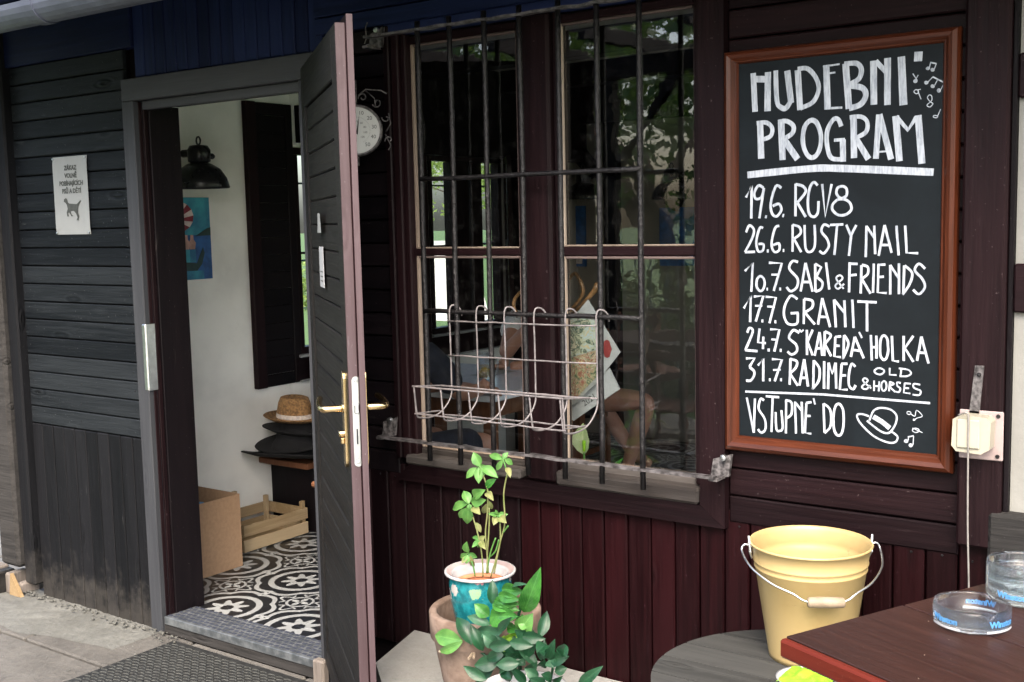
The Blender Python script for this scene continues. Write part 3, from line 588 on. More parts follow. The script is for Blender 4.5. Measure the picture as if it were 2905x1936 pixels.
part('rib_pattern', arc, 'rubber_rib', mt, kind='stuff')

# ------------------------------------------------------------------ the open door (built in its own frame, hinged at x=-2.745)
dr = thing('entrance_door', 'dark brown boarded wooden door standing wide open outwards', 'door', (-2.745, 0, 0), R(-38.3), local=True)
def dbx(*a, **k): return bx(*a, **k)
W = .89
dbx('hinge_stile', 'leaf_face', dr, 0, .10, 0, .026, .022, 1.992); dbx('free_stile', 'leaf_face', dr, W-.088, W-.001, 0, .026, .022, 1.992)
dbx('top_rail', 'leaf_face', dr, .101, W-.089, 0, .026, 1.862, 1.992); dbx('bottom_rail', 'leaf_face', dr, .101, W-.089, 0, .026, .022, .085)
for z0, z1 in zip(*(lambda h: (h[:-1], h[1:]))(heights(.086, 1.861, .0725))):
    b_ = board('door_board', 'leaf_face', dr, .101, W-.089, z0, z1, y=.006, th=.018, gap=.001, cham=.004)
dbx('outer_layer', 'brown_x', dr, -.01, W+.013, .027, .044, .004, 2.012, c=.002)
dbx('edge_strip', 'leaf_edge', dr, W-.001, W+.001, .001, .0255, .023, 1.991, c=.0006); dbx('edge_strip', 'leaf_edge', dr, W+.0132, W+.015, .0275, .0435, .005, 2.011, c=.0006)
dbx('edge_seal', 'red_z', dr, W+.0005, W+.0125, .0262, .0268, .023, 1.991, c=0)
def plate(y0, y1): return MB().prism([(W-.052+.019*math.cos(a), 0+z_+.019*math.sin(a)) for z_, a in [(1.092, math.pi*i/8) for i in range(9)]+[(.874, math.pi+math.pi*i/8) for i in range(9)]], y0, y1)
for (y0, y1, sg) in ((-.008, -.0005, -1), (.0445, .052, 1)):
    pl = part('handle_plate', plate(y0, y1), 'brass', dr)
    pts = [(W-.052, (y0 if sg < 0 else y1), 1.012), (W-.052, sg*.05+(.0 if sg < 0 else .045), 1.012), (W-.06, sg*.06+(.0 if sg < 0 else .045), 1.012), (W-.085, sg*.064+(0 if sg < 0 else .045), 1.014), (W-.125, sg*.062+(0 if sg < 0 else .045), 1.020), (W-.165, sg*.055+(0 if sg < 0 else .045), 1.024)]
    part('lever', MB().tube(catmull(pts, 4), [.0095]*12+[.008]*9, 12), 'brass', pl, smooth=True)
    part('rosette', MB().lathe([(0, y0-.004 if sg < 0 else y1+.004), (.012, y0-.004 if sg < 0 else y1+.004), (.013, y0 if sg < 0 else y1)], (W-.052, 0, 1.012), 20, 'y'), 'brass', pl, smooth=True)
cy_ = part('lock_knob', MB().lathe([(0, -.022), (.008, -.022), (.009, -.018), (.009, -.008)], (W-.052, 0, .945), 16, 'y'), 'brass', dr, smooth=True)
part('lock_knob', MB().box(W-.059, W-.045, -.018, -.008, .918, .934, .002), 'brass', dr)
lp = part('lock_faceplate', MB().prism([(.0195+.0105*math.cos(a), z_+.0105*math.sin(a)) for z_, a in [(1.091, math.pi*i/8) for i in range(9)]+[(.876, math.pi+math.pi*i/8) for i in range(9)]], W+.001, W+.0035, 'x'), 'steel', dr)
part('latch_bolt', MB().box(W+.0035, W+.009, .0135, .0255, 1.005, 1.03, .002), 'steel', lp); part('bolt_slot', MB().box(W+.0035, W+.004, .017, .021, .925, .965), 'lampblack', lp)
for z_ in (1.09, .877): part('screw', MB().lathe([(0, W+.0045), (.003, W+.0045), (.0045, W+.0036)], (0, .0195, z_), 10, 'x'), 'steel', lp)
for z_ in (.25, 1.0, 1.75): part('hinge', MB().tube([(-.008, .03, z_-.045), (-.008, .03, z_+.045)], .008, 10), 'iron', dr)
# a paper slip in a clear sleeve and a narrow sticker on the inner face
mb = MB(); N_ = 8
k_ = mb.add([(.345+.15*i/N_*(1 if j else .8)+(.03 if j == 0 else 0), -.0015-.022*(i/N_)*(1-j*.3)*(1-i/N_*.6), 1.468+.056*(1-j)) for j in range(2) for i in range(N_+1)], [(i, i+1, N_+2+i, N_+1+i) for i in range(N_)])
tag(part('paper_slip', mb, 'paper', None), 'curled white paper slip stuck on the open door', 'paper slip').matrix_world = Matrix.Translation((-2.745, 0, 0)) @ Matrix.Rotation(R(-38.3), 4, 'Z')
stk = tag(part('door_sticker', MB().box(.372, .47, -.0022, -.0006, 1.308, 1.427, .0004), 'paper_grey', None), 'narrow white sticker below the paper slip on the door', 'sticker'); stk.matrix_world = Matrix.Translation((-2.745, .006*0, 0)) @ Matrix.Rotation(R(-38.3), 4, 'Z')
for z_ in (1.325, 1.338, 1.352): part('print_line', MB().box(.39, .45, -.0026, -.0021, z_, z_+.004), 'ink', stk)

# ------------------------------------------------------------------ front window
YW = .04
win = thing('front_window', 'old brown wooden double casement window with peeling glazing beads', 'window', (-1.8, 0, .7))
for (x0, x1, y0) in ((-2.372, -2.348, -.016), (-2.347, -.0, 0), (-2.347, -2.318, -.008)):
    if x1 < -1: bx('trim_left', 'brown_z', win, x0, x1, y0, .045, .757, 2.083, c=.004)
bx('trim_left', 'brown_z', win, -2.3175, -2.2985, .004, .05, .765, 2.055, c=.004)
mb = MB().prism([(-2.372, .6875), (-1.247, .6875), (-1.318, .742), (-2.318, .742)], -.016, .05); part('trim_bottom', mb, 'brown_x', win)
mb = MB().prism([(-1.2465, .688), (-1.2465, 2.083), (-1.3175, 2.083), (-1.3175, .7425)], -.016, .05); part('trim_right', mb, 'brown_z', win)
bx('trim_right', 'brown_z', win, -1.338, -1.3183, .0, .05, .79, 2.055, c=.004)
bx('trim_top', 'navy_shade_x', win, -2.372, -1.246, -.012, .052, 2.0565, 2.087, c=.004)
bx('mullion', 'brown_z', win, -1.872, -1.770, -.014, .06, .745, 2.055, c=.008); bx('mullion', 'brown_z', win, -1.888, -1.8725, .008, .06, .765, 2.055, c=.003); bx('mullion', 'brown_z', win, -1.769, -1.757, .008, .06, .765, 2.055, c=.003)
bx('sill', 'weather_x', win, -2.33, -1.89, -.02, .06, .743, .772, c=.006); bx('sill', 'weather_x', win, -1.765, -1.32, -.024, .06, .743, .785, c=.007)
def sash(x0, x1, z0, z1, zr0, zr1, side):
    s = bx('sash_stile', 'brown_z', win, x0-.014, x0-.001, YW-.015, YW+.03, z0, z1, c=.003); bx('sash_stile', 'brown_z', win, x1+.001, x1+.016, YW-.015, YW+.03, z0, z1, c=.003)
    bx('sash_rail', 'brown_x', win, x0, x1, YW-.012, YW+.03, zr0, zr1, c=.004)
    bx('sash_rail', 'weather_x', win, x0, x1, YW-.014, YW+.03, z0-.001, z0+.026, c=.005); bx('sash_rail', 'brown_x', win, x0, x1, YW-.012, YW+.03, z1-.018, z1+.006, c=.004)
    for (a, b) in ((z0+.0265, zr0-.001), (zr1+.001, z1-.019)):
        bx('glazing_bead', 'bead', win, x0+.0002, x0+.011, YW-.010, YW+.002, a, b, c=.002); bx('glazing_bead', 'bead_dark', win, x1-.006, x1-.0002, YW-.008, YW+.002, a, b, c=.002)
        bx('glazing_bead', 'bead_dark', win, x0+.0112, x1-.0062, YW-.010, YW+.002, b-.007, b, c=.002); bx('glazing_bead', 'bead', win, x0+.0112, x1-.0062, YW-.010, YW+.002, a, a+.005, c=.002)
        part('pane', MB().box(x0, x1, YW+.003, YW+.005, a, b), 'pane', win)
sash(-2.302, -1.906, .765, 2.045, 1.3895, 1.4098, 'l'); sash(-1.764, -1.348, .779, 2.045, 1.3884, 1.4138, 'r')

# iron grille
gr = thing('window_grille', 'black iron grille of round bars in front of the window', 'grille', (-1.8, -.07, .8))
YB = -.07
BX = [-2.185, -2.067, -1.944, -1.824, -1.699, -1.579, -1.455]
def wob(p, q_, n=9, a=.0025):
    P_, Q_ = Vector(p), Vector(q_); return [P_.lerp(Q_, i/n)+Vector([a*noise.noise(Vector((P_[0]*7+i*1.7, j*5.1, P_[2]*3))) for j in range(3)]) for i in range(n+1)]
for x in BX: part('vertical_bar', MB().tube(wob((x, YB, .778), (x, YB, 2.07)), .0078, 8), 'iron', gr, smooth=True)
for z_ in (1.616, 1.231): part('cross_bar', MB().tube(wob((-2.185, YB-.004, z_), (-1.45, YB-.004, z_), 12), .0068, 8), 'iron', gr, smooth=True)
for z_, x0, x1 in ((.832, -2.385, -1.245), (2.045, -2.385, -1.245)):
    pts = wob((x0, YB-.002, z_), (x1, YB-.002, z_), 24, .004); mb = MB()
    for a, b in zip(pts, pts[1:]): 
        k_ = mb.add([(p[0], p[1]+dy, p[2]+dz) for p in (a, b) for dy, dz in ((-.011, -.0035), (.011, -.0035), (.011, .0035), (-.011, .0035))], [(0, 1, 5, 4), (1, 2, 6, 5), (2, 3, 7, 6), (3, 0, 4, 7)])
    part('flat_bar', mb, 'iron_pale', gr)
for x, z_ in ((-2.385, .86), (-1.252, .86), (-2.385, 2.05)):
    bk = part('bracket', MB().prism([(x-.028, z_-.035), (x+.022, z_-.03), (x+.03, z_+.028), (x-.02, z_+.012)], -.030, -.018), 'iron_worn', gr)
    part('bracket_arm', MB().box(x-.012, x+.012, YB-.006, -.018, z_-.036, z_-.028, .001), 'iron_worn', bk); part('bolt', MB().lathe([(0, -.044), (.008, -.042), (.009, -.031)], (x+.012, 0, z_+.02), 8, 'y'), 'steel', bk)

# wire rack hung on the grille
rk = thing('wire_rack', 'white wire basket rack hooked on the window grille', 'wire rack', (-1.83, -.15, .95))
RX = [-2.079, -1.981, -1.882, -1.781, -1.678, -1.581]; YR, YF = -.088, -.215
for i, x in enumerate(RX):
    pts = [(x+.022, -.060, 1.218), (x+.02, -.062, 1.236), (x+.010, -.074, 1.250), (x, YR, 1.238), (x, YR, 1.15), (x, YR, 1.03), (x-.002, YR-.002, .985), (x-.01, YR-.03, .948), (x-.022, (YR+YF)/2, .932), (x-.028, YF+.012, .936), (x-.030, YF+.002, .955), (x-.036, YF, 1.03)]
    part('wire_loop', MB().tube(catmull(pts, 4), .0026, 6), 'wire', rk, smooth=True)
for z_, yy in ((1.205, YR-.005), (1.105, YR-.005), (1.012, YR-.005)): part('back_wire', MB().tube(wob((-2.082, yy, z_), (-1.578, yy, z_+.002)), .0024, 6), 'wire', rk, smooth=True)
part('front_rim', MB().tube([(-1.62, YR-.006, 1.012), (-2.11, YR-.01, 1.015), (-2.118, YF-.003, 1.028), (-1.605, YF-.003, 1.030), (-1.60, YR-.006, 1.014)], .0026, 6), 'wire', rk)
part('front_wire', MB().tube(wob((-2.113, YF-.002, .950), (-1.60, YF-.002, .945)), .0024, 6), 'wire', rk); part('front_wire', MB().tube(wob((-2.08, -.13, .937), (-1.60, -.13, .942)), .0024, 6), 'wire', rk)
for x in (-2.113, -1.608): part('end_wire', MB().tube([(x, YF-.002, 1.028), (x+.004, YF, .95), (x+.012, YR-.03, .944)], .0024, 6), 'wire', rk)

# ------------------------------------------------------------------ chalkboard
cb = thing('chalkboard', 'framed chalkboard with the handwritten music programme', 'chalkboard', (-.96, 0, .9))
bx('slate_panel', 'slate', cb, -1.208, -.716, -.012, .001, .930, 1.866, c=0)
def mould(p0, p1, q0, q1, mat):      # outer edge p0-p1, inner edge q0-q1, rounded profile
    pr = [(0, .001), (0, -.016), (.12, -.027), (.35, -.034), (.6, -.030), (.8, -.021), (.9, -.0205), (1, -.014), (1, -.0125)]
    mb = MB(); P_ = [[(a[0]+(b[0]-a[0])*t_, y_, a[1]+(b[1]-a[1])*t_) for t_, y_ in pr] for a, b in ((p0, q0), (p1, q1))]
    n = len(pr); mb.add(P_[0]+P_[1], [(i, i+1, n+i+1, n+i) for i in range(n-1)]); return part('frame_moulding', mb, mat, cb, center=True)
OX0, OX1, OZ0, OZ1 = -1.244, -.684, .897, 1.891; IX0, IX1, IZ0, IZ1 = -1.2075, -.7205, .937, 1.860
mould((OX0, OZ1), (OX1, OZ1), (IX0, IZ1), (IX1, IZ1), 'mahogany_x'); mould((OX0, OZ0), (OX1, OZ0), (IX0, IZ0), (IX1, IZ0), 'mahogany_x')
mould((OX0, OZ0), (OX0, OZ1), (IX0, IZ0), (IX0, IZ1), 'mahogany_z'); mould((OX1, OZ0), (OX1, OZ1), (IX1, IZ0), (IX1, IZ1), 'mahogany_z')
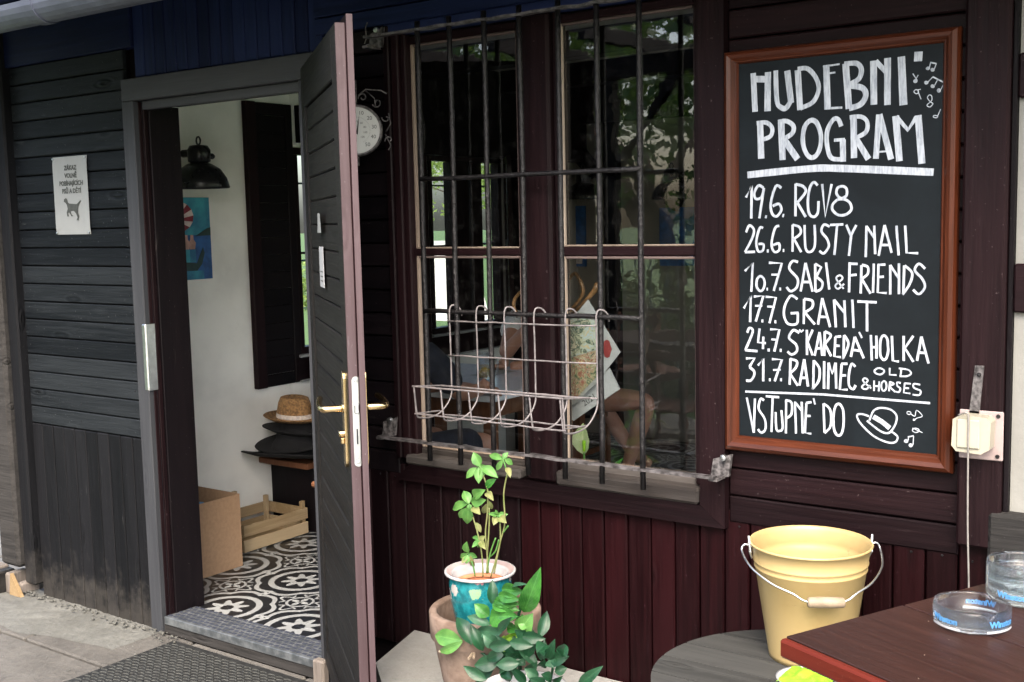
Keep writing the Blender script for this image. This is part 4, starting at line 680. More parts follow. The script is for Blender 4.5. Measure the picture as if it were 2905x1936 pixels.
STROKES = [[(0.0146,[(-1.17,1.835),(-1.165,1.742)],0),(0.0162,[(-1.132,1.834),(-1.133,1.741)],0),(0.0155,[(-1.173,1.821),(-1.132,1.817)],0),(0.0119,[(-1.112,1.836),(-1.109,1.765),(-1.099,1.748),(-1.086,1.745),(-1.074,1.762),(-1.074,1.777)],0),(0.0152,[(-1.083,1.833),(-1.073,1.756)],0),(0.0151,[(-1.057,1.832),(-1.05,1.738)],0),(0.0109,[(-1.057,1.834),(-1.033,1.833),(-1.012,1.81),(-1.005,1.782),(-1.019,1.754),(-1.05,1.742)],0),(0.0157,[(-0.987,1.837),(-0.983,1.736)],0),(0.0041,[(-0.995,1.834),(-0.955,1.836)],0),(0.0041,[(-0.985,1.817),(-0.965,1.818)],0),(0.005,[(-0.991,1.737),(-0.948,1.736)],0),(0.0156,[(-0.941,1.836),(-0.932,1.732)],0),(0.0115,[(-0.944,1.835),(-0.916,1.834),(-0.904,1.82),(-0.909,1.799),(-0.931,1.787)],0),(0.0131,[(-0.931,1.785),(-0.901,1.777),(-0.893,1.759),(-0.905,1.74),(-0.932,1.733)],0),(0.0154,[(-0.876,1.836),(-0.874,1.737)],0),(0.0113,[(-0.871,1.835),(-0.847,1.808)],0),(0.0153,[(-0.844,1.839),(-0.843,1.734)],0),(0.0175,[(-0.813,1.839),(-0.807,1.731)],0),(0.0182,[(-0.775,1.846),(-0.776,1.825)],0)],[(0.0164,[(-1.152,1.713),(-1.149,1.628)],0),(0.0104,[(-1.161,1.714),(-1.136,1.714),(-1.121,1.7),(-1.125,1.681),(-1.148,1.673)],0),(0.0162,[(-1.098,1.713),(-1.094,1.622)],0),(0.0111,[(-1.106,1.713),(-1.084,1.714),(-1.067,1.701),(-1.07,1.684),(-1.092,1.672)],0),(0.0162,[(-1.09,1.67),(-1.056,1.622)],0),(0.0109,[(-1.021,1.712),(-1.011,1.707),(-1.004,1.694),(-0.999,1.676),(-0.999,1.657),(-1.003,1.64),(-1.011,1.628),(-1.021,1.624),(-1.03,1.629),(-1.038,1.642),(-1.043,1.66),(-1.043,1.679),(-1.039,1.697),(-1.031,1.708)],1),(0.0107,[(-0.95,1.693),(-0.957,1.709),(-0.969,1.71),(-0.983,1.686),(-0.984,1.653),(-0.975,1.623),(-0.956,1.617),(-0.944,1.62)],0),(0.0075,[(-0.967,1.662),(-0.941,1.662)],0),(0.0141,[(-0.946,1.662),(-0.945,1.611)],0),(0.0148,[(-0.921,1.712),(-0.919,1.618)],0),(0.0099,[(-0.93,1.712),(-0.904,1.712),(-0.889,1.699),(-0.892,1.676),(-0.919,1.663)],0),(0.014,[(-0.915,1.663),(-0.885,1.614)],0),(0.013,[(-0.862,1.714),(-0.868,1.614)],0),(0.0138,[(-0.861,1.714),(-0.833,1.611)],0),(0.0041,[(-0.87,1.629),(-0.84,1.63)],0),(0.0153,[(-0.824,1.708),(-0.814,1.606)],0),(0.0096,[(-0.823,1.707),(-0.796,1.675),(-0.778,1.702)],0),(0.0151,[(-0.774,1.706),(-0.764,1.598)],0),(0.0166,[(-1.185,1.59),(-1.036,1.598),(-0.955,1.596),(-0.738,1.578)],0)],[(0.0047,[(-0.754,1.809),(-0.752,1.808),(-0.752,1.807),(-0.754,1.806),(-0.756,1.807),(-0.756,1.808)],1),(0.0047,[(-0.744,1.805),(-0.742,1.804),(-0.742,1.802),(-0.744,1.802),(-0.745,1.802),(-0.746,1.805)],1),(0.002,[(-0.751,1.808),(-0.748,1.821)],0),(0.002,[(-0.74,1.805),(-0.736,1.816)],0),(0.0031,[(-0.749,1.82),(-0.736,1.816)],0),(0.0048,[(-0.781,1.784),(-0.779,1.783),(-0.779,1.781),(-0.781,1.78),(-0.783,1.781),(-0.783,1.783)],1),(0.002,[(-0.777,1.783),(-0.787,1.799)],0),(0.002,[(-0.779,1.788),(-0.775,1.795)],0),(0.0047,[(-0.757,1.778),(-0.755,1.777),(-0.755,1.776),(-0.757,1.775),(-0.759,1.776),(-0.759,1.778)],1),(0.0047,[(-0.743,1.769),(-0.742,1.768),(-0.741,1.766),(-0.743,1.766),(-0.745,1.767),(-0.745,1.769)],1),(0.0055,[(-0.73,1.759),(-0.728,1.758),(-0.728,1.756),(-0.73,1.755),(-0.731,1.757),(-0.731,1.758)],1),(0.002,[(-0.753,1.778),(-0.743,1.788)],0),(0.002,[(-0.739,1.769),(-0.733,1.78)],0),(0.002,[(-0.725,1.759),(-0.718,1.773)],0),(0.0031,[(-0.743,1.788),(-0.718,1.773)],0),(0.002,[(-0.779,1.763),(-0.775,1.761),(-0.774,1.758),(-0.775,1.755),(-0.779,1.754),(-0.782,1.756),(-0.784,1.759),(-0.782,1.762)],1),(0.002,[(-0.776,1.762),(-0.769,1.763)],0),(0.002,[(-0.775,1.759),(-0.768,1.741)],0),(0.002,[(-0.749,1.722),(-0.755,1.727),(-0.745,1.736),(-0.745,1.746),(-0.75,1.749),(-0.754,1.743),(-0.748,1.734),(-0.742,1.729),(-0.748,1.722)],0),(0.002,[(-0.736,1.703),(-0.733,1.702),(-0.731,1.7),(-0.733,1.698),(-0.736,1.698),(-0.739,1.699),(-0.741,1.701),(-0.739,1.703)],1),(0.002,[(-0.731,1.702),(-0.725,1.716)],0)],[(0.0066,[(-1.189,1.535),(-1.174,1.564),(-1.175,1.483)],0),(0.0065,[(-1.143,1.557),(-1.156,1.563),(-1.167,1.546),(-1.163,1.531),(-1.149,1.534),(-1.142,1.553)],0),(0.0065,[(-1.142,1.557),(-1.154,1.483)],0),(0.0078,[(-1.139,1.487),(-1.134,1.486)],0),(0.0064,[(-1.097,1.555),(-1.111,1.56),(-1.124,1.52),(-1.121,1.495),(-1.109,1.487),(-1.097,1.502),(-1.103,1.517),(-1.119,1.512)],0),(0.0077,[(-1.094,1.489),(-1.09,1.488)],0),(0.0064,[(-1.061,1.564),(-1.061,1.486)],0),(0.0064,[(-1.061,1.563),(-1.042,1.557),(-1.036,1.543),(-1.057,1.518),(-1.055,1.518)],0),(0.0064,[(-1.056,1.518),(-1.035,1.484)],0),(0.0063,[(-1.006,1.558),(-1.016,1.566),(-1.026,1.551),(-1.03,1.518),(-1.026,1.491),(-1.014,1.484),(-1.005,1.495),(-1.004,1.521)],0),(0.0063,[(-0.995,1.561),(-0.987,1.484),(-0.972,1.56)],0),(0.0062,[(-0.947,1.554),(-0.942,1.553),(-0.937,1.549),(-0.935,1.543),(-0.935,1.537),(-0.937,1.531),(-0.942,1.528),(-0.947,1.526),(-0.953,1.528),(-0.957,1.532),(-0.96,1.538),(-0.96,1.544),(-0.958,1.55),(-0.953,1.553)],1),(0.0062,[(-0.947,1.524),(-0.937,1.522),(-0.929,1.516),(-0.925,1.509),(-0.924,1.5),(-0.929,1.493),(-0.937,1.488),(-0.947,1.486),(-0.957,1.488),(-0.965,1.494),(-0.97,1.501),(-0.97,1.51),(-0.965,1.517),(-0.957,1.523)],1)],[(0.0061,[(-1.189,1.449),(-1.18,1.466),(-1.168,1.455),(-1.173,1.434),(-1.192,1.4)],0),(0.0061,[(-1.192,1.4),(-1.165,1.401)],0),(0.0061,[(-1.144,1.459),(-1.153,1.459),(-1.162,1.426),(-1.157,1.403),(-1.145,1.404),(-1.143,1.419),(-1.156,1.42)],0),(0.0075,[(-1.134,1.403),(-1.129,1.403)],0),(0.006,[(-1.102,1.464),(-1.113,1.458),(-1.122,1.421),(-1.115,1.401),(-1.102,1.405),(-1.103,1.421),(-1.118,1.417)],0),(0.0074,[(-1.093,1.404),(-1.089,1.404)],0),(0.006,[(-1.068,1.466),(-1.068,1.401)],0),(0.006,[(-1.068,1.466),(-1.051,1.46),(-1.048,1.445),(-1.066,1.431),(-1.065,1.431)],0),(0.006,[(-1.064,1.431),(-1.046,1.4)],0),(0.0059,[(-1.038,1.465),(-1.035,1.409),(-1.022,1.401),(-1.012,1.417),(-1.013,1.465)],0),(0.0058,[(-0.976,1.46),(-0.99,1.465),(-0.996,1.449),(-0.982,1.431),(-0.978,1.413),(-0.99,1.397),(-1.001,1.403)],0),(0.0058,[(-0.975,1.464),(-0.943,1.465)],0),(0.0058,[(-0.958,1.464),(-0.964,1.393)],0),(0.0058,[(-0.936,1.464),(-0.925,1.439)],0),(0.0058,[(-0.912,1.463),(-0.924,1.44),(-0.929,1.391)],0),(0.0057,[(-0.888,1.461),(-0.889,1.388)],0),(0.0057,[(-0.888,1.46),(-0.869,1.432)],0),(0.0057,[(-0.87,1.461),(-0.867,1.395)],0),(0.0057,[(-0.846,1.462),(-0.859,1.391)],0),(0.0057,[(-0.846,1.462),(-0.829,1.398)],0),(0.0057,[(-0.855,1.416),(-0.833,1.416)],0),(0.0056,[(-0.819,1.46),(-0.813,1.392)],0),(0.0056,[(-0.799,1.46),(-0.795,1.398),(-0.769,1.397)],0)],[(0.0061,[(-1.192,1.353),(-1.171,1.374),(-1.175,1.302)],0),(0.0061,[(-1.151,1.341),(-1.146,1.339),(-1.142,1.334),(-1.14,1.327),(-1.14,1.319),(-1.142,1.312),(-1.146,1.306),(-1.151,1.304),(-1.155,1.306),(-1.159,1.311),(-1.161,1.318),(-1.161,1.327),(-1.159,1.334),(-1.155,1.339)],1),(0.0075,[(-1.135,1.309),(-1.131,1.309)],0),(0.0061,[(-1.129,1.374),(-1.095,1.373),(-1.116,1.305)],0),(0.0047,[(-1.122,1.345),(-1.102,1.345)],0),(0.0074,[(-1.102,1.31),(-1.097,1.31)],0),(0.006,[(-1.054,1.376),(-1.068,1.378),(-1.076,1.36),(-1.055,1.336),(-1.057,1.315),(-1.072,1.305),(-1.083,1.315)],0),(0.0059,[(-1.035,1.374),(-1.047,1.305)],0),(0.0059,[(-1.035,1.374),(-1.017,1.305)],0),(0.006,[(-1.043,1.328),(-1.022,1.328)],0),(0.0059,[(-1.011,1.372),(-1.01,1.305)],0),(0.0059,[(-1.011,1.372),(-0.996,1.364),(-1.008,1.341)],0),(0.0059,[(-1.008,1.341),(-0.993,1.328),(-0.996,1.312),(-1.01,1.305)],0),(0.0059,[(-0.984,1.375),(-0.976,1.311)],0),(0.004,[(-0.941,1.313),(-0.959,1.337),(-0.95,1.345),(-0.944,1.337),(-0.961,1.321),(-0.954,1.313),(-0.94,1.325)],0),(0.0058,[(-0.927,1.372),(-0.928,1.305)],0),(0.0058,[(-0.93,1.373),(-0.908,1.372)],0),(0.0058,[(-0.926,1.345),(-0.91,1.347)],0),(0.0058,[(-0.899,1.369),(-0.9,1.303)],0),(0.0058,[(-0.898,1.37),(-0.884,1.365),(-0.884,1.349),(-0.898,1.337),(-0.897,1.336)],0),(0.0058,[(-0.897,1.336),(-0.877,1.303)],0),(0.0057,[(-0.87,1.373),(-0.871,1.305)],0),(0.0057,[(-0.859,1.371),(-0.86,1.306),(-0.839,1.305)],0),(0.0057,[(-0.861,1.37),(-0.843,1.371)],0),(0.0057,[(-0.858,1.342),(-0.846,1.343)],0),(0.0057,[(-0.832,1.37),(-0.831,1.302)],0),(0.0057,[(-0.832,1.37),(-0.811,1.338)],0),(0.0057,[(-0.812,1.374),(-0.811,1.303)],0),(0.0056,[(-0.8,1.369),(-0.801,1.305)],0),(0.0056,[(-0.799,1.369),(-0.782,1.352),(-0.787,1.327),(-0.801,1.305),(-0.802,1.304)],0),(0.0056,[(-0.753,1.362),(-0.767,1.373),(-0.776,1.358),(-0.759,1.339),(-0.753,1.32),(-0.766,1.304),(-0.779,1.314)],0)],[(0.0062,[(-1.195,1.26),(-1.176,1.292),(-1.178,1.226)],0),(0.0061,[(-1.168,1.29),(-1.143,1.292),(-1.163,1.228)],0),(0.0047,[(-1.165,1.267),(-1.146,1.268)],0),(0.0075,[(-1.148,1.23),(-1.143,1.23)],0),(0.0061,[(-1.137,1.29),(-1.11,1.289),(-1.127,1.225)],0),(0.0047,[(-1.133,1.266),(-1.113,1.266)],0),(0.0075,[(-1.114,1.229),(-1.109,1.229)],0),(0.006,[(-1.055,1.286),(-1.072,1.294),(-1.087,1.269),(-1.089,1.244),(-1.078,1.225),(-1.056,1.227),(-1.054,1.253)],0),(0.006,[(-1.072,1.251),(-1.052,1.253)],0),(0.006,[(-1.038,1.287),(-1.039,1.226)],0),(0.006,[(-1.038,1.287),(-1.018,1.283),(-1.018,1.267),(-1.037,1.254),(-1.036,1.254)],0),(0.006,[(-1.036,1.254),(-1.011,1.226)],0),(0.0059,[(-0.993,1.29),(-1.003,1.226)],0),(0.0059,[(-0.993,1.29),(-0.973,1.221)],0),(0.0059,[(-0.999,1.245),(-0.981,1.245)],0),(0.0059,[(-0.964,1.287),(-0.959,1.221)],0),(0.0059,[(-0.964,1.287),(-0.938,1.256)],0),(0.0058,[(-0.939,1.286),(-0.936,1.222)],0),(0.0058,[(-0.92,1.288),(-0.916,1.221)],0),(0.0058,[(-0.908,1.284),(-0.862,1.283)],0),(0.0058,[(-0.885,1.282),(-0.884,1.214)],0)],[(0.0062,[(-1.186,1.199),(-1.18,1.211),(-1.171,1.202),(-1.191,1.155),(-1.191,1.155)],0),(0.0062,[(-1.191,1.155),(-1.158,1.154)],0),(0.0061,[(-1.153,1.211),(-1.157,1.176),(-1.136,1.175)],0),(0.0061,[(-1.143,1.191),(-1.144,1.16)],0),(0.0075,[(-1.132,1.158),(-1.126,1.158)],0),(0.0061,[(-1.125,1.21),(-1.101,1.21),(-1.114,1.155)],0),(0.0047,[(-1.122,1.185),(-1.104,1.185)],0),(0.0075,[(-1.1,1.159),(-1.095,1.159)],0),(0.006,[(-1.05,1.204),(-1.065,1.21),(-1.076,1.191),(-1.058,1.175),(-1.056,1.159),(-1.069,1.15),(-1.08,1.157)],0),(0.0046,[(-1.05,1.212),(-1.045,1.207),(-1.039,1.212)],0),(0.006,[(-1.031,1.212),(-1.03,1.151)],0),(0.0059,[(-1.016,1.213),(-1.029,1.183),(-1.016,1.151)],0),(0.0059,[(-0.999,1.208),(-1.011,1.15)],0),(0.0059,[(-0.999,1.208),(-0.992,1.151)],0),(0.0059,[(-1.007,1.168),(-0.994,1.169)],0),(0.0059,[(-0.986,1.21),(-0.987,1.151)],0),(0.0059,[(-0.986,1.21),(-0.971,1.201),(-0.986,1.18),(-0.985,1.18)],0),(0.0059,[(-0.986,1.18),(-0.97,1.151)],0),(0.0059,[(-0.96,1.198),(-0.962,1.151),(-0.946,1.15)],0),(0.0059,[(-0.96,1.198),(-0.946,1.2)],0),(0.0059,[(-0.961,1.177),(-0.949,1.177)],0),(0.0059,[(-0.939,1.203),(-0.94,1.149)],0),(0.0059,[(-0.939,1.203),(-0.928,1.183),(-0.94,1.15),(-0.941,1.149)],0),(0.0058,[(-0.913,1.2),(-0.922,1.152)],0),(0.0058,[(-0.913,1.2),(-0.891,1.15)],0),(0.0058,[(-0.918,1.169),(-0.898,1.167)],0),(0.0045,[(-0.903,1.212),(-0.896,1.198)],0),(0.0058,[(-0.875,1.206),(-0.872,1.146)],0),(0.0058,[(-0.862,1.205),(-0.861,1.151)],0),(0.0058,[(-0.874,1.177),(-0.861,1.178)],0),(0.0057,[(-0.844,1.206),(-0.84,1.204),(-0.836,1.196),(-0.835,1.184),(-0.834,1.172),(-0.836,1.16),(-0.839,1.152),(-0.844,1.149),(-0.848,1.152),(-0.852,1.159),(-0.853,1.171),(-0.853,1.184),(-0.852,1.195),(-0.849,1.203)],1),(0.0057,[(-0.826,1.206),(-0.823,1.148),(-0.809,1.147)],0),(0.0057,[(-0.799,1.207),(-0.798,1.149)],0),(0.0057,[(-0.777,1.208),(-0.796,1.179),(-0.776,1.148)],0),(0.0056,[(-0.759,1.207),(-0.768,1.151)],0),(0.0056,[(-0.759,1.207),(-0.742,1.146)],0),(0.0056,[(-0.764,1.17),(-0.747,1.17)],0)],[(0.0062,[(-1.189,1.134),(-1.166,1.136),(-1.18,1.113)],0),(0.0062,[(-1.18,1.113),(-1.166,1.1),(-1.175,1.08),(-1.189,1.078)],0),(0.0061,[(-1.157,1.118),(-1.143,1.137),(-1.143,1.079)],0),(0.0075,[(-1.128,1.084),(-1.123,1.084)],0),(0.0061,[(-1.12,1.136),(-1.094,1.136),(-1.113,1.081)],0),(0.0047,[(-1.117,1.109),(-1.097,1.111)],0),(0.0075,[(-1.099,1.086),(-1.094,1.086)],0),(0.006,[(-1.072,1.14),(-1.074,1.075)],0),(0.006,[(-1.073,1.139),(-1.056,1.134),(-1.058,1.119),(-1.073,1.103),(-1.072,1.102)],0),(0.006,[(-1.073,1.103),(-1.053,1.074)],0),(0.006,[(-1.037,1.14),(-1.049,1.075)],0),(0.006,[(-1.037,1.14),(-1.027,1.074)],0),(0.006,[(-1.045,1.094),(-1.03,1.095)],0),(0.006,[(-1.013,1.139),(-1.014,1.071)],0),(0.006,[(-1.013,1.138),(-0.999,1.12),(-1.0,1.091),(-1.014,1.071),(-1.015,1.071)],0),(0.0059,[(-0.987,1.138),(-0.987,1.071)],0),(0.0059,[(-0.976,1.135),(-0.977,1.071)],0),(0.0059,[(-0.976,1.135),(-0.967,1.109),(-0.959,1.136)],0),(0.0059,[(-0.959,1.136),(-0.957,1.073)],0),(0.0059,[(-0.944,1.134),(-0.948,1.072),(-0.929,1.073)],0),(0.0059,[(-0.945,1.134),(-0.93,1.135)],0),(0.0059,[(-0.945,1.106),(-0.933,1.107)],0),(0.0058,[(-0.911,1.129),(-0.92,1.135),(-0.926,1.112),(-0.926,1.084),(-0.916,1.075),(-0.91,1.085)],0),(0.004,[(-0.873,1.08),(-0.892,1.096),(-0.888,1.103),(-0.881,1.097),(-0.895,1.082),(-0.885,1.077),(-0.875,1.087)],0)],[(0.004,[(-0.854,1.129),(-0.849,1.128),(-0.845,1.126),(-0.843,1.124),(-0.843,1.121),(-0.845,1.118),(-0.849,1.115),(-0.854,1.114),(-0.859,1.115),(-0.863,1.117),(-0.865,1.119),(-0.865,1.123),(-0.863,1.125),(-0.859,1.128)],1),(0.004,[(-0.83,1.131),(-0.83,1.115),(-0.814,1.115)],0),(0.0039,[(-0.803,1.131),(-0.805,1.113)],0),(0.004,[(-0.809,1.131),(-0.788,1.129),(-0.781,1.121),(-0.79,1.114),(-0.807,1.113)],0),(0.004,[(-0.866,1.099),(-0.866,1.074)],0),(0.004,[(-0.854,1.098),(-0.855,1.074)],0),(0.004,[(-0.866,1.086),(-0.854,1.086)],0),(0.004,[(-0.843,1.099),(-0.84,1.098),(-0.838,1.095),(-0.837,1.09),(-0.837,1.086),(-0.838,1.081),(-0.84,1.078),(-0.843,1.076),(-0.846,1.077),(-0.848,1.081),(-0.849,1.085),(-0.849,1.09),(-0.848,1.094),(-0.846,1.097)],1),(0.004,[(-0.829,1.099),(-0.831,1.076)],0),(0.004,[(-0.829,1.098),(-0.82,1.094),(-0.829,1.087),(-0.816,1.075)],0),(0.004,[(-0.804,1.097),(-0.812,1.098),(-0.812,1.09),(-0.805,1.084),(-0.808,1.076),(-0.815,1.076)],0),(0.0039,[(-0.795,1.098),(-0.797,1.075),(-0.782,1.074)],0),(0.0039,[(-0.795,1.097),(-0.781,1.097)],0),(0.0039,[(-0.796,1.086),(-0.785,1.086)],0),(0.0039,[(-0.76,1.096),(-0.774,1.097),(-0.774,1.088),(-0.759,1.082),(-0.762,1.072),(-0.777,1.072)],0),(0.0053,[(-1.191,1.05),(-0.99,1.057),(-0.737,1.055)],0)],[(0.0057,[(-1.187,1.035),(-1.168,0.947)],0),(0.0057,[(-1.165,1.034),(-1.168,0.948)],0),(0.0057,[(-1.141,1.031),(-1.15,1.034),(-1.155,1.009),(-1.139,0.985),(-1.137,0.959),(-1.148,0.949),(-1.157,0.957)],0),(0.0057,[(-1.136,1.042),(-1.101,1.042)],0),(0.0056,[(-1.118,1.042),(-1.121,0.953)],0),(0.0056,[(-1.11,1.004),(-1.108,0.962),(-1.099,0.958),(-1.092,0.967),(-1.095,1.01)],0),(0.0056,[(-1.083,1.037),(-1.083,0.953)],0),(0.0056,[(-1.084,1.036),(-1.069,1.031),(-1.069,1.003),(-1.082,0.991)],0),(0.0056,[(-1.06,1.034),(-1.057,0.955)],0),(0.0056,[(-1.06,1.033),(-1.042,1.012)],0),(0.0056,[(-1.043,1.035),(-1.04,0.957)],0),(0.0055,[(-1.031,1.033),(-1.034,0.959),(-1.018,0.958)],0),(0.0055,[(-1.032,1.033),(-1.018,1.036)],0),(0.0056,[(-1.032,1.001),(-1.02,1.002)],0),(0.0046,[(-1.013,1.046),(-1.009,1.031)],0),(0.0055,[(-0.988,1.035),(-0.985,0.964)],0),(0.0055,[(-0.988,1.035),(-0.971,1.02),(-0.97,0.982),(-0.985,0.963)],0),(0.0059,[(-0.951,1.037),(-0.945,1.034),(-0.94,1.024),(-0.938,1.008),(-0.938,0.991),(-0.94,0.975),(-0.944,0.964),(-0.95,0.96),(-0.956,0.963),(-0.961,0.973),(-0.963,0.989),(-0.963,1.006),(-0.961,1.022),(-0.957,1.033)],1)],[(0.0045,[(-0.877,1.013),(-0.895,1.017),(-0.906,1.012),(-0.896,0.993),(-0.866,0.967),(-0.834,0.955),(-0.815,0.957),(-0.81,0.971),(-0.827,0.983)],0),(0.0045,[(-0.876,1.003),(-0.867,1.026),(-0.851,1.035),(-0.827,1.033),(-0.813,1.02),(-0.815,1.0),(-0.829,0.978),(-0.85,0.98),(-0.882,1.002)],0),(0.0116,[(-0.867,1.013),(-0.847,1.003),(-0.828,0.989)],0),(0.0018,[(-0.785,1.032),(-0.781,1.031),(-0.78,1.029),(-0.781,1.026),(-0.784,1.025),(-0.788,1.026),(-0.789,1.028),(-0.788,1.031)],1),(0.0018,[(-0.78,1.027),(-0.771,1.022),(-0.767,1.036),(-0.754,1.024),(-0.766,1.018),(-0.773,1.012)],0),(0.0022,[(-0.773,1.015),(-0.771,1.014),(-0.771,1.013),(-0.773,1.012),(-0.774,1.012),(-0.774,1.014)],1),(0.0022,[(-0.769,0.994),(-0.763,0.993),(-0.761,0.99),(-0.763,0.986),(-0.769,0.984),(-0.774,0.986),(-0.776,0.988),(-0.774,0.992)],1),(0.0018,[(-0.776,0.994),(-0.753,0.985)],0),(0.0053,[(-0.79,0.964),(-0.788,0.963),(-0.788,0.961),(-0.79,0.96),(-0.792,0.961),(-0.792,0.962)],1),(0.0053,[(-0.779,0.955),(-0.777,0.954),(-0.777,0.953),(-0.779,0.951),(-0.781,0.952),(-0.781,0.954)],1),(0.0022,[(-0.785,0.964),(-0.785,0.973)],0),(0.0022,[(-0.774,0.955),(-0.773,0.976)],0),(0.0031,[(-0.786,0.972),(-0.773,0.976)],0)]]
yk = -.0124
for st in STROKES:
    mb = MB()
    for (w_, pts, cl) in st:
        yk -= .000004
        if len(pts) >= 4: pts = catmull([Vector((p[0], p[1], 0)) for p in pts], 5, bool(cl))
        mb.ribbon([(p[0], p[1]) for p in pts], w_, yk, bool(cl))
    part('chalk_writing', mb, 'chalk', cb)

# junction box, cable, metal strap
jb = thing('junction_box', 'cream plastic junction box on a faded plate beside the chalkboard', 'junction box', (-.63, -.03, 1.0))
bx('back_plate', 'pinkplate', jb, -.667, -.574, -.034, -.029, .940, 1.050, c=.002)
mb = MB().prism([(-.672, .975), (-.662, .963), (-.61, .960), (-.592, .972), (-.590, 1.032), (-.60, 1.042), (-.655, 1.044), (-.670, 1.034)], -.078, -.034)
bxo = part('box_body', mb, 'cream', jb); bx('box_lid', 'cream', bxo, -.660, -.612, -.0835, -.0785, .972, 1.036, c=.004)
for x, z_ in ((-.585, 1.040), (-.585, .950)): part('screw', MB().lathe([(0, -.037), (.004, -.037), (.005, -.034)], (x, 0, z_), 8, 'y'), 'iron', jb)
part('cable', MB().tube(catmull([(-.656, -.084, 1.045), (-.640, -.090, 1.052), (-.634, -.088, 1.04), (-.634, -.087, .98), (-.632, -.085, .80), (-.627, -.083, .64), (-.625, -.08, .42)], 5), .0020, 8), 'cable_grey', jb, smooth=True)
ms = thing('metal_strap', 'rusty flat metal strap screwed above the junction box', 'metal strap', (-.636, -.03, 1.03))
part('strap', MB().prism([(-.636, 1.150), (-.617, 1.150), (-.626, 1.030), (-.648, 1.028)], -.034, -.029), 'iron_worn', ms); part('screw', MB().lathe([(0, -.038), (.004, -.037), (.005, -.034)], (-.627, 0, 1.13), 8, 'y'), 'iron', ms)

# paper notice on the left planks
nt_ = thing('paper_notice', 'white paper notice with a dog picture pinned on the dark planks', 'notice', (-4.035, -.004, 1.47))
mb = MB(); NX, NZ = 6, 12
mb.add([(-4.149+.228*i/NX+.002*j/NZ, -.0030-.0016*abs(noise.noise(Vector((i*.6, j*.35, 4))))-(.0025 if (i in (0, NX) and 0 < j < NZ) else 0), 1.474+.304*j/NZ) for j in range(NZ+1) for i in range(NX+1)], [(j*(NX+1)+i, j*(NX+1)+i+1, (j+1)*(NX+1)+i+1, (j+1)*(NX+1)+i) for j in range(NZ) for i in range(NX)])
part('sheet', mb, 'paper', nt_)
for i, (s_, z_, w_) in enumerate((('ZÁKAZ', 1.733, .0245), ('VOLNĚ', 1.703, .0245), ('POBÍHAJÍCÍCH', 1.673, .0245), ('PSŮ A DĚTÍ', 1.643, .0245))):
    me = text_mesh(s_, w_, .0001, bold=.0009); link('notice_text', me, M['ink'], nt_, (-4.030, -.0052, z_), (R(90), 0, 0))
dog = [(-4.085, 1.603), (-4.083, 1.612), (-4.072, 1.617), (-4.064, 1.614), (-4.060, 1.600), (-4.050, 1.595), (-4.000, 1.592), (-3.975, 1.606), (-3.972, 1.604), (-3.992, 1.584), (-3.995, 1.572), (-3.996, 1.556), (-3.990, 1.545), (-3.996, 1.530), (-4.008, 1.529), (-4.000, 1.540), (-4.008, 1.555), (-4.022, 1.566), (-4.046, 1.566), (-4.040, 1.553), (-4.028, 1.546), (-4.040, 1.545), (-4.052, 1.558), (-4.056, 1.563), (-4.062, 1.556), (-4.058, 1.545), (-4.068, 1.545), (-4.070, 1.560), (-4.062, 1.575), (-4.066, 1.590), (-4.074, 1.598)]
part('dog_picture', MB().prism(dog, -.0056, -.0050), 'ink', nt_)
for x in (-4.142, -3.928):
    for z_ in (1.480, 1.771): part('pin', MB().lathe([(0, -.010), (.0035, -.009), (.004, -.007)], (x, 0, z_), 8, 'y'), 'steel', nt_)

# thermometer with scrolled iron holder between door and window
tp_ = (-2.408,-0.1,1.771)
tm = thing('thermometer', 'round white dial thermometer in a scrolled iron holder', 'thermometer', (tp_[0], tp_[1], tp_[2]), R(38), local=True)
part('dial', MB().lathe([(0, 0), (.069, 0)], (0, 0, 0), 48, 'y'), 'dial_white', tm)
part('rim', MB().lathe([(.069, .0005), (.070, -.006), (.074, -.006), (.077, -.001), (.077, .02), (0, .02)], (0, 0, 0), 56, 'y'), 'iron_worn', tm)
for v_ in range(-30, 51, 10):
    a = R(90)-R((v_-5)*3.2); me = text_mesh(str(v_), .016); link('number', me, M['ink'], tm, (.053*math.cos(a), -.0008, .053*math.sin(a)), (R(90), 0, 0))
for v_ in (20, 40, 60, 80, 100, 120):
    a = R(90)-R(((v_-32)/1.8-5)*3.2); me = text_mesh(str(v_), .0085); link('number', me, M['ink'], tm, (.026*math.cos(a), -.0008, .026*math.sin(a)), (R(90), 0, 0))
mb = MB()
for v_ in range(-34, 54, 2):
    a = R(90)-R((v_-5)*3.2); mb.ribbon([(r_*math.cos(a), r_*math.sin(a)) for r_ in (.038, .041)], .0006, -.0006, False)
part('scale_marks', mb, 'ink', tm)
a = R(80); part('needle', MB().prism([(-.003, -.012), (.003, -.012), (.001+.046*math.cos(a), .046*math.sin(a))], -.003, -.002), 'black_ink', tm)
def spiral(cx, cz, r0, r1, a0, a1, n=14): return [(cx+(r0+(r1-r0)*i/n)*math.cos(R(a0+(a1-a0)*i/n)), .01, cz+(r0+(r1-r0)*i/n)*math.sin(R(a0+(a1-a0)*i/n))) for i in range(n+1)]
for s_ in (1, -1):
    for pts in (spiral(.02, .098, .004, .014, -180, 200), spiral(.062, .082, .004, .015, 180, -160), spiral(.088, .036, .003, .013, 90, -190), spiral(.096, -.03, .003, .014, -60, 200), [(.006, .01, .104), (.03, .01, .122), (.075, .01, .118), (.092, .01, .108)], [(.086, .01, -.006), (.102, .01, .02), (.096, .01, .05)], [(.084, .01, -.012), (.100, .01, -.046), (.092, .01, -.060)], [(.03, .01, .118), (.055, .01, .095), (.058, .01, .07)]):
        part('scroll', MB().tube([(s_*p[0], p[1], p[2]) for p in pts], .0022, 6), 'iron_worn', tm, smooth=True)
